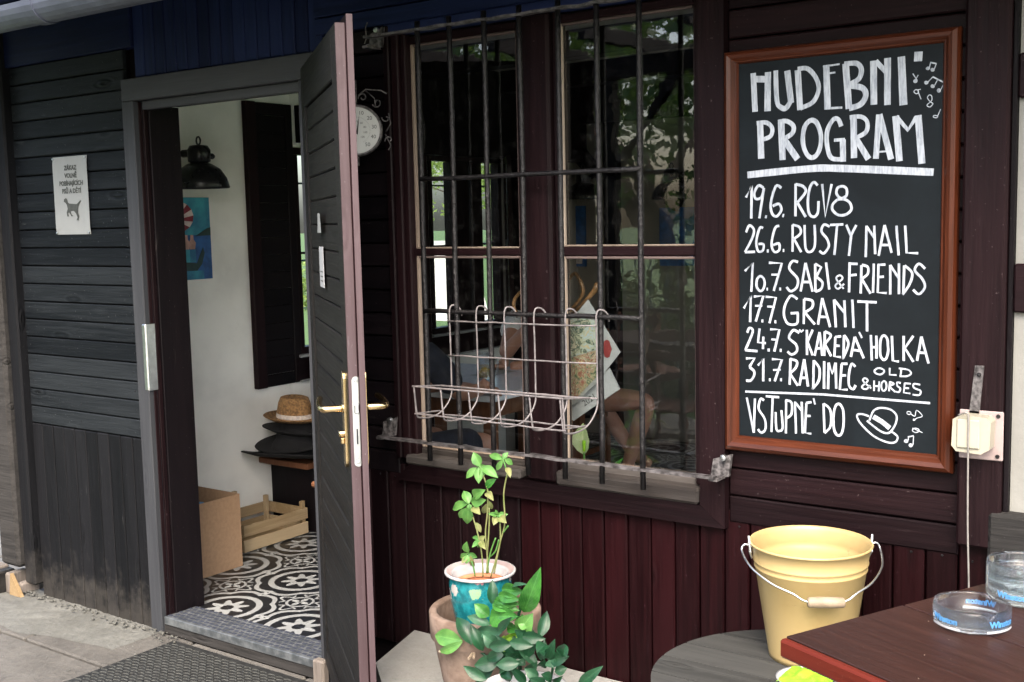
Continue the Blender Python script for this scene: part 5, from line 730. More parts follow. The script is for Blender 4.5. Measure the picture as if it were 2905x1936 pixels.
part('top_finial', MB().tube([(0, .01, .078), (0, .01, .15)], .003, 6), 'iron_worn', tm); part('bottom_finial', MB().tube([(0, .01, -.078), (0, .01, -.105)], .003, 6), 'iron_worn', tm); part('wall_arm', MB().tube([(0, .02, 0), (.0, .05, 0), (-.06, .12, 0)], .005, 6), 'iron_worn', tm)
hk = thing('wire_hook', 'small bent wire and screw hanging on the dark beam above the window', 'hook', (-2.42, -.02, 2.10))
part('hook_wire', MB().tube([(-2.425, -.018, 2.10), (-2.422, -.03, 2.085), (-2.421, -.03, 2.05), (-2.425, -.034, 2.035)], .0016, 5), 'wire', hk); part('screw_head', MB().lathe([(0, -.03), (.006, -.028), (.008, -.02)], (-2.422, 0, 2.028), 10, 'y'), 'steel', hk)

# ------------------------------------------------------------------ interior shell
XL, YBK, ZC = -4.30, 4.10, 2.40
shell = []
fl = sheet('floor', XL, 1.5, .13, YBK, -.012, 'joint')
tile = MB().box(-.0992, .0992, -.0992, .0992, -.012, 0, .0015).mesh('tile'); tile.materials.append(M['tile'])
i0 = TX-.4*6
for i in range(26):
    for j in range(26):
        cx = TX-.1-.2*4+.2*i-.0; cy = TY-.1+.2*j
        if cx < XL+.1 or cx > -1.4 or cy > YBK-.05 or cy < .24: continue
        if cy > 3.0 and cx > -1.9: continue
        link('floor_tile', tile, None, fl, (cx, cy, 0))
sheet('floor_strip', XL, -1.35, .1365, TY-.001, -.0005, 'tile')
sheet('floor_far', -1.42, 1.5, .14, YBK, -.0045, 'tile')
def wallbox(name, mat, *a): return part(name, MB().box(*a), mat, None, kind='structure')
wl_ = 'inner_side_wall'
YA0, YA1, YB0, YB1, WZ0, WZ1 = 1.428, 2.05, 2.49, 3.20, .83, 1.88
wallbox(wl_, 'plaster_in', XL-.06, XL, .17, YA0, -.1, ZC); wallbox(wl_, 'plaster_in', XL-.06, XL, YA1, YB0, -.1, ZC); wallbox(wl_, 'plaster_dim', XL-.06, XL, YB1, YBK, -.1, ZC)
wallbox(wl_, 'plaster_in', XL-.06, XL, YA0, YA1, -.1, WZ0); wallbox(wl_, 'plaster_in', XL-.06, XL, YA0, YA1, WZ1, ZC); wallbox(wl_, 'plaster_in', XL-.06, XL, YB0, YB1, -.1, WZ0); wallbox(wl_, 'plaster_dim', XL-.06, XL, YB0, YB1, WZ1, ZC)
wallbox('inner_back_wall', 'plaster_dim', XL, -1.3, YBK, YBK+.15, -.1, ZC); wallbox('inner_back_wall', 'plaster_in', -1.299, -.5, YBK, YBK+.15, -.1, ZC); wallbox('inner_back_wall', 'plaster_in', -.499, 1.5, YBK, YBK+.15, -.1, 1.1); wallbox('inner_back_wall', 'plaster_in', -.499, 1.5, YBK, YBK+.15, 2.15, ZC)  # unseen right part has an added opening that brightens the room
wallbox('inner_right_wall', 'plaster_in', 1.5, 1.65, .17, YBK, -.1, .7); wallbox('inner_right_wall', 'plaster_in', 1.5, 1.65, .17, YBK, 2.15, ZC)  # unseen wall, left open at mid height to let extra daylight in
for yy in (.171, 1.5, 2.8, 4.0): bx('light_opening_post', 'brown_z', None, 1.51, 1.60, yy, yy+.09, .701, 2.149).__setitem__('kind', 'structure')  # posts of the added daylight opening, out of view
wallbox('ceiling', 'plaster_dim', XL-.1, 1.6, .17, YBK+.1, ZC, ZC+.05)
wallbox('outer_side_cladding', 'plank_black_z', XL-.09, XL-.061, .17, YA0, GZ, 2.42)
# inner face of the facade
for a in ((-4.30, -3.70, .171, .182, 0, ZC), (-2.66, -2.46, .171, .182, 0, ZC), (-2.46, -1.30, .171, .182, 0, .72), (-1.30, 1.5, .171, .182, 0, ZC), (-2.46, -1.30, .171, .182, 2.09, ZC)): wallbox('inner_front_wall', 'plaster_in', *a)
wallbox('outer_back_facade', 'plaster_in', -.55, 1.5, .151, .17, 0, ZC)
# ceiling beams and timber of the inner walls
tb = thing('inner_timber_frame', 'dark timber posts, braces and beams of the taproom', 'timber frame', (-3, 4, 0))
bx('side_beam', 'dark_x', tb, XL+.013, XL+.09, 1.9, YBK-.001, 1.872, 2.395); bx('back_beam', 'dark_x', tb, XL+.091, -1.3, YBK-.09, YBK-.001, 2.13, 2.395)
for yy in (1.1, 2.1, 3.1): bx('ceiling_beam', 'dark_x', tb, XL+.092, 1.49, yy, yy+.12, 2.27, 2.399)
bx('side_post', 'brown_z', tb, XL+.001, XL+.09, 3.30, 3.52, 0, 1.871); bx('side_post', 'brown_z', tb, XL+.001, XL+.06, 2.30, 2.42, 0, 1.871)
for u in (-3.992, -2.2, -1.35): bx('back_post', 'dark_z', tb, u-.05, u+.05, YBK-.07, YBK-.001, 0, 2.129)
def brace(x0, z0, x1, z1, w_=.05, y=YBK-.06): 
    d = Vector((x1-x0, z1-z0)).normalized(); n = Vector((-d[1], d[0]))*w_; part('brace', MB().prism([(x0+n[0], z0+n[1]), (x0-n[0], z0-n[1]), (x1-n[0], z1-n[1]), (x1+n[0], z1+n[1])], y, YBK-.002), 'dark_z', tb)
brace(*(-4.359,2.05,-4.154,1.824))
brace(-3.55, 1.55, -3.15, 2.13); brace(-2.15, 2.12, -1.75, 1.5); brace(-2.25, 2.12, -2.65, 1.5)
# side windows
def side_window(y0, y1, posts, label, casement):
    sw = thing('side_window', label, 'window', (XL, (y0+y1)/2, WZ0), group=None)
    fx0, fx1 = XL-.055, XL+.012
    bx('frame', 'brown_y', sw, fx0, fx1, y0, y1, WZ0, WZ0+.035); bx('frame', 'brown_y', sw, fx0, fx1, y0, y1, WZ1-.035, WZ1)
    for a, b in [(y0, y0+.03), (y1-.03, y1)]+posts: bx('frame', 'brown_z', sw, fx0, fx1, a, b, WZ0+.036, WZ1-.036)
    e_ = [y0+.03]+[v for p in posts for v in p]+[y1-.03]
    for a, b in zip(e_[::2], e_[1::2]):
        part('pane', MB().box(XL-.03, XL-.027, a, b, WZ0+.03, WZ1-.03), 'pane2', sw); bx('glazing_bar', 'dark_x', sw, XL-.038, XL-.02, a, b, 1.34, 1.352, c=0)
        n = max(1, int((b-a)/.1))
        for k_ in range(n): part('outer_bar', MB().tube([(XL-.085, a+(b-a)*(k_+.5)/n, WZ0), (XL-.085, a+(b-a)*(k_+.5)/n, WZ1)], .006, 6), 'fence', sw)
    bx('outer_bar', 'fence', sw, XL-.09, XL-.082, y0, y1, 1.30, 1.31, c=0); bx('outer_bar', 'fence', sw, XL-.09, XL-.082, y0, y1, 1.70, 1.71, c=0)
    bx('sill_board', 'weather_x' if 0 else 'white_plastic', sw, XL-.05, XL+.03, y0-.02, y1+.02, WZ0-.016, WZ0-.001); bx('panel_below', 'brown_y', sw, XL+.001, XL+.02, y0-.05, y1+.05, .70, WZ0-.018); bx('ledge', 'white_plastic', sw, XL+.001, XL+.03, y0-.02, y1+.02, .690, .6985, c=.002)
    return sw
sw1 = side_window(YA0, YA1, [], 'barred side window seen through the open doorway', None); sw2 = side_window(YB0, YB1, [(2.70, 2.86), (2.895, 2.995)], 'barred side window of the taproom behind the white table', None)
sh = thing('window_shutter', 'dark boarded inner shutter beside the bright side window', 'shutter', (XL, 1.3, .7))
bx('stile', 'brown_z', sh, XL+.001, XL+.035, 1.11, 1.175, .69, 2.09, c=.004); bx('stile', 'dark_z', sh, XL+.001, XL+.016, 1.38, 1.427, .69, 2.09, c=.004)
bx('rail', 'dark_x', sh, XL+.001, XL+.016, 1.176, 1.379, .69, .75, c=.004); bx('rail', 'dark_x', sh, XL+.001, XL+.016, 1.176, 1.379, 2.03, 2.09, c=.004)
for z0, z1 in zip(*(lambda h: (h[:-1], h[1:]))(heights(.751, 2.029, .085))): bx('shutter_board', 'dark_x', sh, XL+.001, XL+.012, 1.177, 1.378, z0+.0005, z1-.0005, c=.0012)
bx('top_casing', 'dark_x', sh, XL+.001, XL+.04, 1.456, 2.10, 1.905, 2.09); bx('lower_panel', 'dark_x', sh, XL+.031, XL+.05, 1.458, 2.10, .70, .822)
# open glazed casement near the second window
oc_ = thing('open_casement', 'dark framed casement leaf opened into the taproom', 'window', (XL+.02, 3.21, .83), R(-50), local=True)
for a in ((0, .04, WZ0, WZ1), (.26, .30, WZ0, WZ1)): bx('stile', 'brown_z', oc_, a[0], a[1], 0, .03, a[2]+.0, a[3])
for z_ in (WZ0, 1.33, WZ1-.04): bx('rail', 'brown_x', oc_, .041, .259, 0, .03, z_, z_+.04)
part('pane', MB().box(.04, .26, .012, .015, WZ0+.04, WZ1-.04), 'pane', oc_)
for ch in oc_.children: ch.location.z += 0
for ch in oc_.children: ch.matrix_parent_inverse = Matrix.Translation((0, 0, -.83))

# ------------------------------------------------------------------ things seen through the doorway
box_ = thing('cardboard_box', 'open brown cardboard box on the tiled floor inside the door', 'box', (-3.96, .45, 0))
b0, b1, b2, b3 = -4.18, -3.857, .245, .612
for a in ((b1-.004, b1, b2, b3), (b0, b0+.004, b2, b3), (b0+.004, b1-.004, b2, b2+.004), (b0+.004, b1-.004, b3-.004, b3)): bx('side_panel', 'cardboard', box_, a[0], a[1], a[2], a[3], .001, .325, c=0)
bx('bottom_panel', 'cardboard', box_, b0+.004, b1-.004, b2+.004, b3-.004, .001, .006, c=0)
pk = thing('blue_carton', 'blue and white packet lying in the cardboard box', 'packet', (-4.0, .42, .2), R(20), local=True)
part('carton', MB().box(-.07, .07, -.06, .06, 0, .1, .004), 'blue_ink', pk); part('white_stripe', MB().box(-.071, .071, -.02, .02, .0, .1012), 'white_plastic', pk)
cr_ = thing('wooden_crate', 'low slatted pine fruit crate behind the cardboard box', 'crate', (-4.13, .93, 0))
for x in (-3.99, -4.27):
    for z0, z1 in ((.006, .062), (.078, .130)): bx('slat', 'crate', cr_, x, x+.006, .735, 1.135, z0, z1, c=.001)
for yy in (.735, 1.127):
    for z0, z1 in ((.006, .062), (.078, .130)): bx('slat', 'crate', cr_, -4.262, -3.992, yy, yy+.008, z0, z1, c=.001)
for i in range(4): bx('base_slat', 'crate', cr_, -4.262+.068*i, -4.262+.068*i+.06, .744, 1.126, .004, .009, c=.001)
for x, yy in ((-4.255, .90), (-4.01, 1.105), (-4.26, .745), (-4.26, 1.10)): bx('corner_post', 'crate', cr_, x, x+.02, yy, yy+.02, .01, .225 if yy == .90 else .165, c=.001)
bn = thing('wooden_bench', 'dark wooden bench carrying the stack of hats', 'bench', (-4.1, 1.45, 0))
bx('seat_board', 'chair_wood', bn, -4.28, -3.94, 1.10, 2.0, .325, .355, c=.004); bx('side_panel', 'dark_z', bn, -4.27, -3.96, 1.17, 1.20, 0, .324); bx('side_panel', 'dark_z', bn, -4.27, -3.96, 1.90, 1.93, 0, .324); bx('front_panel', 'dark_z', bn, -4.22, -4.20, 1.201, 1.899, 0, .324)
def hat(name, label, mat, loc, r, h, brim, tilt=(0, 0), band=None, squash=.86, grp=None):
    t_ = thing(name, label, 'hat', loc, 0, grp, local=True); t_.rotation_euler = (tilt[0], tilt[1], .4)
    part('brim', MB().lathe([(r*.95, .004), (r+brim*.5, -.002), (r+brim, .014), (r+brim+.003, .017), (r+brim, .019), (r+brim*.5, .004), (r*.95, .010)], (0, 0, 0), 36, squash=squash), mat, t_, smooth=True)
    part('crown', MB().lathe([(r, .004), (r*.97, h*.35), (r*.90, h*.72), (r*.78, h*.95), (r*.6, h*1.0), (r*.35, h*.90), (0, h*.82)], (0, 0, 0), 36, squash=squash), mat, t_, smooth=True)
    if band: part('hat_band', MB().lathe([(r*1.012, .006), (r*1.0, .03), (r*.99, .03)], (0, 0, 0), 36, squash=squash), band, t_, smooth=True)
    return t_
hat('straw_hat', 'woven straw hat with a pale band on top of the hat pile', 'straw', (-4.07, 1.155, .555), .088, .112, .062, (.03, .06), 'band')
hat('black_hat', 'black felt hat directly under the straw hat', 'felt', (-4.08, 1.19, .485), .095, .08, .085, (-.05, .1))
hat('black_hat', 'middle black hat in the pile, tilted forward', 'felt', (-4.08, 1.17, .425), .1, .09, .10, (.14, -.05)); hat('black_hat', 'lowest black hat with the widest brim, on the bench', 'felt', (-4.08, 1.14, .37), .11, .09, .14, (-.18, .02))
hat('black_hat', 'black hat at the back of the bench beside the pile', 'felt', (-4.08, 1.45, .37), .10, .11, .08, (.0, .05))
lm = thing('wall_lamp', 'black metal industrial lamp on the wall above the sea painting', 'lamp', (-4.17, .82, 1.66), group='black wall lamps')
def lampmesh(x, yy, z_, par, ax=0):
    part('shade', MB().lathe([(.128, 0), (.130, .004), (.118, .045), (.092, .085), (.055, .108), (.03, .115), (.03, .112), (.052, .103), (.088, .08), (.113, .042), (.125, .002)], (x, yy, z_), 32), 'lampblack', par, smooth=True)
    part('housing', MB().lathe([(.032, .11), (.05, .12), (.052, .17), (.04, .19), (.0, .195)], (x, yy, z_), 24), 'lampblack', par, smooth=True)
    part('wall_arm', MB().tube(([(x, yy, z_+.16), (XL+.02, yy, z_+.16)] if ax == 0 else [(x, yy, z_+.16), (x, YBK-.01, z_+.16)]), .018, 10), 'lampblack', par)
    part('hanging_loop', MB().tube([(x+.014*math.cos(a), yy+.014*math.sin(a)*0, z_+.212+.018*math.sin(a)) for a in [2*math.pi*i/10 for i in range(10)]], .004, 6, closed=True), 'lampblack', par)
    part('side_knob', MB().lathe([(0, .05), (.012, .05), (.014, .075), (.008, .085), (0, .086)], (x, yy, z_+.145), 12, 'y' if ax == 0 else 'x'), 'lampblack', par)
lampmesh(-4.17, .74, 1.665, lm)
lm2 = thing('wall_lamp', 'black metal industrial lamp over the blue picture on the back wall', 'lamp', (-4.0, 3.95, 1.65)); lampmesh(-4.139, 3.93, 1.62, lm2, 1)
lm3 = thing('wall_lamp', 'black industrial lamp on the back wall behind the right sash', 'lamp', (-3.0, 3.95, 1.65)); lampmesh(-3.473, 3.93, 1.60, lm3, 1)
pt = thing('sea_painting', 'narrow blue sea painting with a striped parasol on the side wall', 'painting', (XL, .6, 1.25))
px = XL+.012
bx('canvas', 'sea', pt, XL+.001, px, .44, .880, 1.250, 1.628, c=0)
part('deep_sea', MB().box(px, px+.0012, .44, .8795, 1.2505, 1.455), 'sea2', pt); part('foam', MB().box(px+.0013, px+.0018, .44, .83, 1.2505, 1.29), 'sea', pt)
part('hill', MB().prism([(.79, 1.45), (.83, 1.47), (.86, 1.485), (.8795, 1.49), (.8795, 1.452)], px+.0013, px+.002, 'x'), 'hill', pt)
pc = (.68, 1.56)
for i in range(7):
    a0, a1 = R(-62+22*i), R(-40+22*i); part('parasol_stripe', MB().prism([(pc[0], pc[1]-.035), (pc[0]+.105*math.cos(a0), pc[1]-.02+.075*math.sin(a0)), (pc[0]+.105*math.cos(a1), pc[1]-.02+.075*math.sin(a1))], px+.0013, px+.002+.0002*i, 'x'), 'pw' if i % 2 else 'pr', pt)
for (cy, wv) in ((.735, .018), (.768, .02)):
    part('figure', MB().prism([(cy-.012, 1.39), (cy+.016, 1.39), (cy+.022, 1.42), (cy+.01, 1.435), (cy+.009, 1.455), (cy-.006, 1.457), (cy-.008, 1.436), (cy-.018, 1.42)], px+.0022, px+.003, 'x'), 'skinp', pt); part('figure_skirt', MB().prism([(cy-.014, 1.389), (cy+.018, 1.389), (cy+.02, 1.33), (cy-.016, 1.33)], px+.0022, px+.003, 'x'), 'sea', pt)
part('boat', MB().prism([(.60, 1.345), (.79, 1.325), (.83, 1.40), (.838, 1.37), (.82, 1.32), (.79, 1.29), (.60, 1.295)], px+.0032, px+.0038, 'x'), 'hill', pt)
pt2 = thing('blue_picture', 'blue abstract picture on the back wall of the taproom', 'painting', (-4, YBK-.02, 1.2))
p_ = (-4.301,4.08,1.577); q_ = (-4.236,4.08,1.157)
bx('canvas', 'sea2', pt2, p_[0]-.14, q_[0]+.01, YBK-.02, YBK-.001, q_[2], p_[2], c=0); part('light_shape', MB().prism([(p_[0]-.10, q_[2]+.02), (p_[0]+.05, q_[2]+.02), (p_[0]+.06, q_[2]+.14), (p_[0]-.02, q_[2]+.10)], YBK-.022, YBK-.0205), 'pw', pt2)
p_ = (-3.644,4.08,1.549); q_ = (-3.376,4.08,1.166)
pt3 = thing('blue_picture', 'wide dark blue picture behind the right window pane', 'painting', (p_[0], YBK-.02, 1.2)); bx('canvas', 'sea2', pt3, p_[0], q_[0]+.2, YBK-.02, YBK-.001, q_[2], p_[2], c=0)

# ------------------------------------------------------------------ taproom furniture and people
tt = thing('taproom_table', 'white topped pub table behind the left window sash', 'table', (-3.4, 1.7, 0))
bx('table_top', 'tabletop_white', tt, -3.93, -2.935, 1.25, 2.12, .705, .732, c=.004)
bx('apron', 'chair_wood', tt, -3.86, -3.0, 1.31, 1.33, .62, .704); bx('apron', 'chair_wood', tt, -3.02, -3.0, 1.331, 2.05, .62, .704)
for x in (-3.88, -3.0):
    for yy in (1.31, 2.03): bx('leg', 'chair_wood', tt, x-.03, x+.02, yy-.01, yy+.04, 0, .62)
mg = thing('beer_mug', 'glass beer mug with a little beer left on the white table', 'beer mug', (-3.28, 1.65, .7325))
part('mug_glass', MB().lathe([(.0, .002), (.038, .0), (.040, .006), (.037, .012), (.0375, .128), (.0385, .132), (.0345, .132), (.033, .126), (.033, .014), (0, .012)], (-3.28, 1.65, .7325), 28), 'ashglass', mg, smooth=True)
part('beer', MB().lathe([(0, .0135), (.0325, .0145), (.0325, .055), (0, .055)], (-3.28, 1.65, .7325), 24), 'beer', mg, smooth=True)
part('handle', MB().tube(catmull([(-3.243, 1.65, .76), (-3.215, 1.655, .765), (-3.205, 1.655, .80), (-3.215, 1.655, .835), (-3.243, 1.65, .84)], 4), .006, 8), 'ashglass', mg, smooth=True)
tag(part('eyeglass_case', MB().box(-3.62, -3.38, 1.36, 1.39, .7325, .745, .004), 'lampblack', None), 'long dark pen case near the front edge of the white table', 'pen case')
tag(part('paper_sheet', MB().box(-3.45, -3.33, 1.75, 1.98, .7322, .7332), 'paper', None), 'white sheet of paper on the table behind the mug', 'paper')
def chair(name, label, loc, rz, wood_, group=None):
    t_ = thing(name, label, 'chair', loc, rz, group, local=True)
    bx('seat', wood_, t_, -.2, .2, -.2, .2, .43, .455, c=.008)
    for x, yy, h_ in ((-.17, -.17, .43), (.17, -.17, .43), (-.17, .17, .88), (.17, .17, .88)): bx('leg', wood_, t_, x-.018, x+.018, yy-.018, yy+.018, 0, h_, c=.004)
    for z_ in (.56, .68, .80): bx('back_slat', wood_, t_, -.151, .151, .162, .178, z_, z_+.055, c=.004)
    for yy in (-.17, .17): bx('stretcher', wood_, t_, -.151, .151, yy-.01, yy+.01, .2, .23, c=.003)
    return t_
ch0 = chair('wooden_chair', 'red brown wooden chair of the person in the white T-shirt', (-3.452, 2.60, 0), R(-90), 'chair_wood')
def put_chair(loc, rz, label):
    c = copy_tree(ch0); c.location = loc; c.rotation_euler = (0, 0, rz); c['label'] = label; return c
put_chair((-3.14, .74, 0), R(180), 'wooden chair of the person in dark clothes at the near side of the white table')
put_chair((-2.35, 3.05, 0), R(60), 'empty wooden chair behind the right sash beside the bare legs'); put_chair((-2.55, 3.62, 0), R(-150), 'empty wooden chair close to the back wall post')
t2 = thing('taproom_table', 'dark wooden pub table in front of the back wall', 'table', (-2.0, 3.5, 0)); bx('table_top', 'chair_wood', t2, -2.2, -1.3, 3.1, 3.8, .72, .75)
for x in (-2.15, -1.37):
    for yy in (3.15, 3.7): bx('leg', 'chair_wood', t2, x, x+.05, yy, yy+.05, 0, .719)

def skinned(nodes, edges, mat, name, parent, root=0, sub=2, smooth=True):
    me = bpy.data.meshes.new(name); me.from_pydata([n[:3] for n in nodes], edges, []); o = bpy.data.objects.new('tmp', me); C.objects.link(o)
    md = o.modifiers.new('s', 'SKIN'); md.use_smooth_shade = True; sv = me.skin_vertices[0].data
    for i, n in enumerate(nodes): r_ = n[3]; sv[i].radius = r_ if isinstance(r_, tuple) else (r_, r_); sv[i].use_root = (i == root)
    o.modifiers.new('u', 'SUBSURF').levels = sub; o.modifiers['u'].render_levels = sub
    dg = bpy.context.evaluated_depsgraph_get(); m2 = bpy.data.meshes.new_from_object(o.evaluated_get(dg)); bpy.data.objects.remove(o); bpy.data.meshes.remove(me)
    m2.materials.clear(); m2.polygons.foreach_set('use_smooth', [True]*len(m2.polygons))
    return link(name, m2, M[mat], parent)
def head_mesh(c, face, s_=1):
    """head with brow, nose, mouth, chin and ears, looking along face"""
    bm = bmesh.new(); bmesh.ops.create_icosphere(bm, subdivisions=4, radius=1); f_ = Vector(face).normalized(); up = Vector((0, 0, 1)); f_ = (f_-up*f_.dot(up)*.6).normalized(); sdv = f_.cross(up).normalized(); up = sdv.cross(f_)
    for v in bm.verts:
        x, y, z = v.co.x, v.co.y, v.co.z            # y = face, x = side, z = up
        jaw = 1-.28*max(0, -z)*(1 if y > -.3 else .6); X_, Y_, Z_ = x*.072*jaw, y*.092*(1-.1*max(0, -z)), z*.118
        def bumpf(px, pz, sx, sz, a): return a*math.exp(-((x-px)/sx)**2-((z-pz)/sz)**2)
        if y > 0:
            Y_ += bumpf(0, -.12, .11, .17, .022)+bumpf(0, -.62, .22, .10, .006)-bumpf(0, -.53, .2, .03, .003)+bumpf(0, -.9, .25, .15, .008)
            Y_ -= bumpf(.33, .05, .16, .09, .010)+bumpf(-.33, .05, .16, .09, .010); Y_ += bumpf(0, .22, .5, .07, .004)
        if abs(x) > .85 and abs(y) < .3 and -.25 < z < .2: X_ *= 1.17
        v.co = Vector(c)+(sdv*X_+f_*Y_+up*Z_)*s_
    me = bpy.data.meshes.new('head'); bm.to_mesh(me); bm.free(); me.polygons.foreach_set('use_smooth', [True]*len(me.polygons)); return me
def hair_mesh(c, face, s_=1):
    bm = bmesh.new(); bmesh.ops.create_icosphere(bm, subdivisions=4, radius=1); f_ = Vector(face).normalized(); up = Vector((0, 0, 1)); sdv = f_.cross(up).normalized(); dl = []
    for v in bm.verts:
        x, y, z = v.co
        if (y > .25 and z < .45) or z < -.45: dl.append(v)
        n_ = 1+.05*noise.noise(Vector((x*6, y*6, z*6))); v.co = Vector(c)+(sdv*x*.080+f_*y*.102+up*(z*.127+.003))*s_*n_
    bmesh.ops.delete(bm, geom=dl, context='VERTS'); me = bpy.data.meshes.new('hair'); bm.to_mesh(me); bm.free(); me.polygons.foreach_set('use_smooth', [True]*len(me.polygons)); return me
def merge(a, *ms):
    bm = bmesh.new(); bm.from_mesh(a.data)
    for m_ in ms: bm.from_mesh(m_)
    bm.to_mesh(a.data); bm.free(); a.data.polygons.foreach_set('use_smooth', [True]*len(a.data.polygons))
def hand(wr, d, palm, n_=None):
    """palm, four curled fingers and a thumb as chains rooted in the palm"""
    d = Vector(d).normalized(); palm = Vector(palm).normalized(); s_ = d.cross(palm).normalized(); nodes = []; edges = []; W_ = Vector(wr)
    for i, (off, L, r_) in enumerate(((-.028, .070, .0085), (-.009, .080, .009), (.010, .074, .0085), (.028, .058, .0075))):
        p = W_+d*.03+s_*off*.5; ch_ = [p, W_+d*.085+s_*off, W_+d*(.085+L*.45)+s_*off*1.1+palm*.010, W_+d*(.085+L*.75)+s_*off*1.1+palm*.03, W_+d*(.085+L*.85)+s_*off*1.05+palm*.048]
        nodes.append((ch_, [.014, .011, r_, r_*.95, r_*.8]))
    t0 = W_+d*.02-s_*.02; nodes.append(([t0, W_+d*.045-s_*.045+palm*.008, W_+d*.075-s_*.055+palm*.02, W_+d*.10-s_*.05+palm*.03], [.014, .012, .010, .008]))
    return nodes
def person(label, J, tops, bottoms, look, loc, hair='hair'):
    t_ = thing('person', label, 'person', loc)
    nodes, edges, idx = [], [], {}
    for k_, (p, r_) in J.items(): idx[k_] = len(nodes); nodes.append((*p, r_))
    for a, b in (('pelvis', 'belly'), ('belly', 'chest'), ('chest', 'neck'), ('neck', 'skull'), ('chest', 'shL'), ('shL', 'elL'), ('elL', 'wrL'), ('chest', 'shR'), ('shR', 'elR'), ('elR', 'wrR'), ('pelvis', 'hipL'), ('hipL', 'knL'), ('knL', 'anL'), ('anL', 'toL'), ('pelvis', 'hipR'), ('hipR', 'knR'), ('knR', 'anR'), ('anR', 'toR')):
        n_ = 3 if (a[:2] in ('sh', 'el', 'hi', 'kn')) else 1; prev = idx[a]; A_, B_ = Vector(nodes[idx[a]][:3]), Vector(nodes[idx[b]][:3]); ra, rb = nodes[idx[a]][3], nodes[idx[b]][3]
        for i in range(1, n_):
            u = i/n_; bl = (1.06 if i == 1 else 1.0); p = A_.lerp(B_, u); nodes.append((*p, (ra[0]+(rb[0]-ra[0])*u)*bl if isinstance(ra, tuple) else (ra+(rb-ra)*u)*bl)); edges.append((prev, len(nodes)-1)); prev = len(nodes)-1
        edges.append((prev, idx[b]))
    body = skinned(nodes, edges, 'skin', 'body', t_)
    hm = []
    for sd_ in 'LR':
        w_ = Vector(J['wr'+sd_][0]); e_ = Vector(J['el'+sd_][0]); d = (w_-e_).normalized(); mb = MB()
        for ch_, rr in hand(w_, d, (0.1, -.3, -1) if abs(d.z) < .8 else (1, 0, 0)): pp = catmull(ch_, 3); mb.tube(pp, [rr[min(len(rr)-1, int(i/3))] for i in range(len(pp))], 8)
        mb.lathe([(0, -.01), (.022, .0), (.026, .03), (.0, .05)], tuple(w_+d*.03), 10); hm.append(mb.mesh('hand', True))
    hc = Vector(J['skull'][0])+Vector((0, 0, .03)); hm.append(head_mesh(hc, look)); merge(body, *hm)
    for m_ in hm: bpy.data.meshes.remove(m_)
    link('hair', hair_mesh(hc+Vector((0, 0, .012)), look), M[hair], t_)
    def cloth(name, keys, mat, grow, cut):
        ns, es, ix = [], [], {}
        for k_ in keys:
            p, r_ = J[k_]; ix[k_] = len(ns); ns.append((*p, tuple(c*1+grow for c in r_) if isinstance(r_, tuple) else r_+grow))
        for a, b, u in cut:
            A_, B_ = Vector(J[a][0]), Vector(J[b][0]); ra, rb = [(x[0] if isinstance(x, tuple) else x) for x in (J[a][1], J[b][1])]
            if u >= 1: es.append((ix[a], ix[b])); continue
            for w_ in (u*.5, u): ns.append((*A_.lerp(B_, w_), ra+(rb-ra)*w_+grow*1.5)); es.append((ix[a] if w_ < u else len(ns)-2, len(ns)-1))
        skinned(ns, es, mat, name, t_)
    cloth(tops[0], ('pelvis', 'belly', 'chest', 'shL', 'shR'), tops[1], .014, [('pelvis', 'belly', 1), ('belly', 'chest', 1), ('chest', 'shL', 1), ('chest', 'shR', 1), ('shL', 'elL', tops[2]), ('shR', 'elR', tops[2]), ('chest', 'neck', .35)])
    cloth(bottoms[0], ('pelvis', 'hipL', 'hipR'), bottoms[1], .016, [('pelvis', 'hipL', 1), ('pelvis', 'hipR', 1), ('hipL', 'knL', bottoms[2]), ('hipR', 'knR', bottoms[2])])
    return t_
hx = -3.452
J = dict(pelvis=((hx, 2.60, .54), (.13, .10)), belly=((hx-.01, 2.56, .70), (.12, .09)), chest=((-3.549,2.45,0.844), (.13, .10)), neck=((-3.446,2.4,1.035), .052), skull=((-3.403,2.38,1.113), .062),
         shL=((-3.616,2.38,0.935), .060), elL=((-3.526,2.16,0.79), .040), wrL=((-3.345,2.12,0.949), .027), shR=((-3.402,2.45,0.927), .058), elR=((-3.273,2.2,0.743), .040), wrR=((-3.401,2.02,0.748), .027),
         hipL=((hx+.06, 2.50, .52), .085), knL=((-2.877,2.52,0.537), .058), anL=((-3.055,2.6,0.143), .036), toL=((-2.894,2.55,0.094), .03), hipR=((hx+.06, 2.72, .50), .085), knR=((-3.311,2.8,0.41), .056), anR=((-3.12,2.8,0.177), .036), toR=((-3.01,2.8,0.129), .03))
person('person in a white T-shirt and dark shorts seated behind the window, arm on table', J, ('t_shirt', 'white_cloth', .45), ('shorts', 'dark_cloth', .55), (-.3, -1, -.2), (hx, 2.6, 0))
J = dict(pelvis=((-3.14, 0.74, .54), (.13, .10)), belly=((-3.14, 0.74, .70), (.12, .10)), chest=((-3.12, 0.80, .93), (.14, .10)), neck=((-3.11, 0.83, 1.10), .052), skull=((-3.10, 0.86, 1.20), .062),
         shL=((-3.29, 0.83, .98), .056), elL=((-3.30, 1.03, .78), .040), wrL=((-3.18, 1.24, .765), .027), shR=((-2.95, 0.81, .98), .056), elR=((-2.90, 0.98, .79), .040), wrR=((-2.97, 1.22, .765), .027),
         hipL=((-3.22, 0.81, .52), .085), knL=((-3.22, 1.21, .54), .058), anL=((-3.22, 1.24, .09), .038), toL=((-3.22, 1.40, .03), .03), hipR=((-3.06, 0.81, .52), .085), knR=((-2.94, 1.21, .54), .058), anR=((-2.92, 1.18, .09), .038), toR=((-2.90, 1.34, .03), .03))
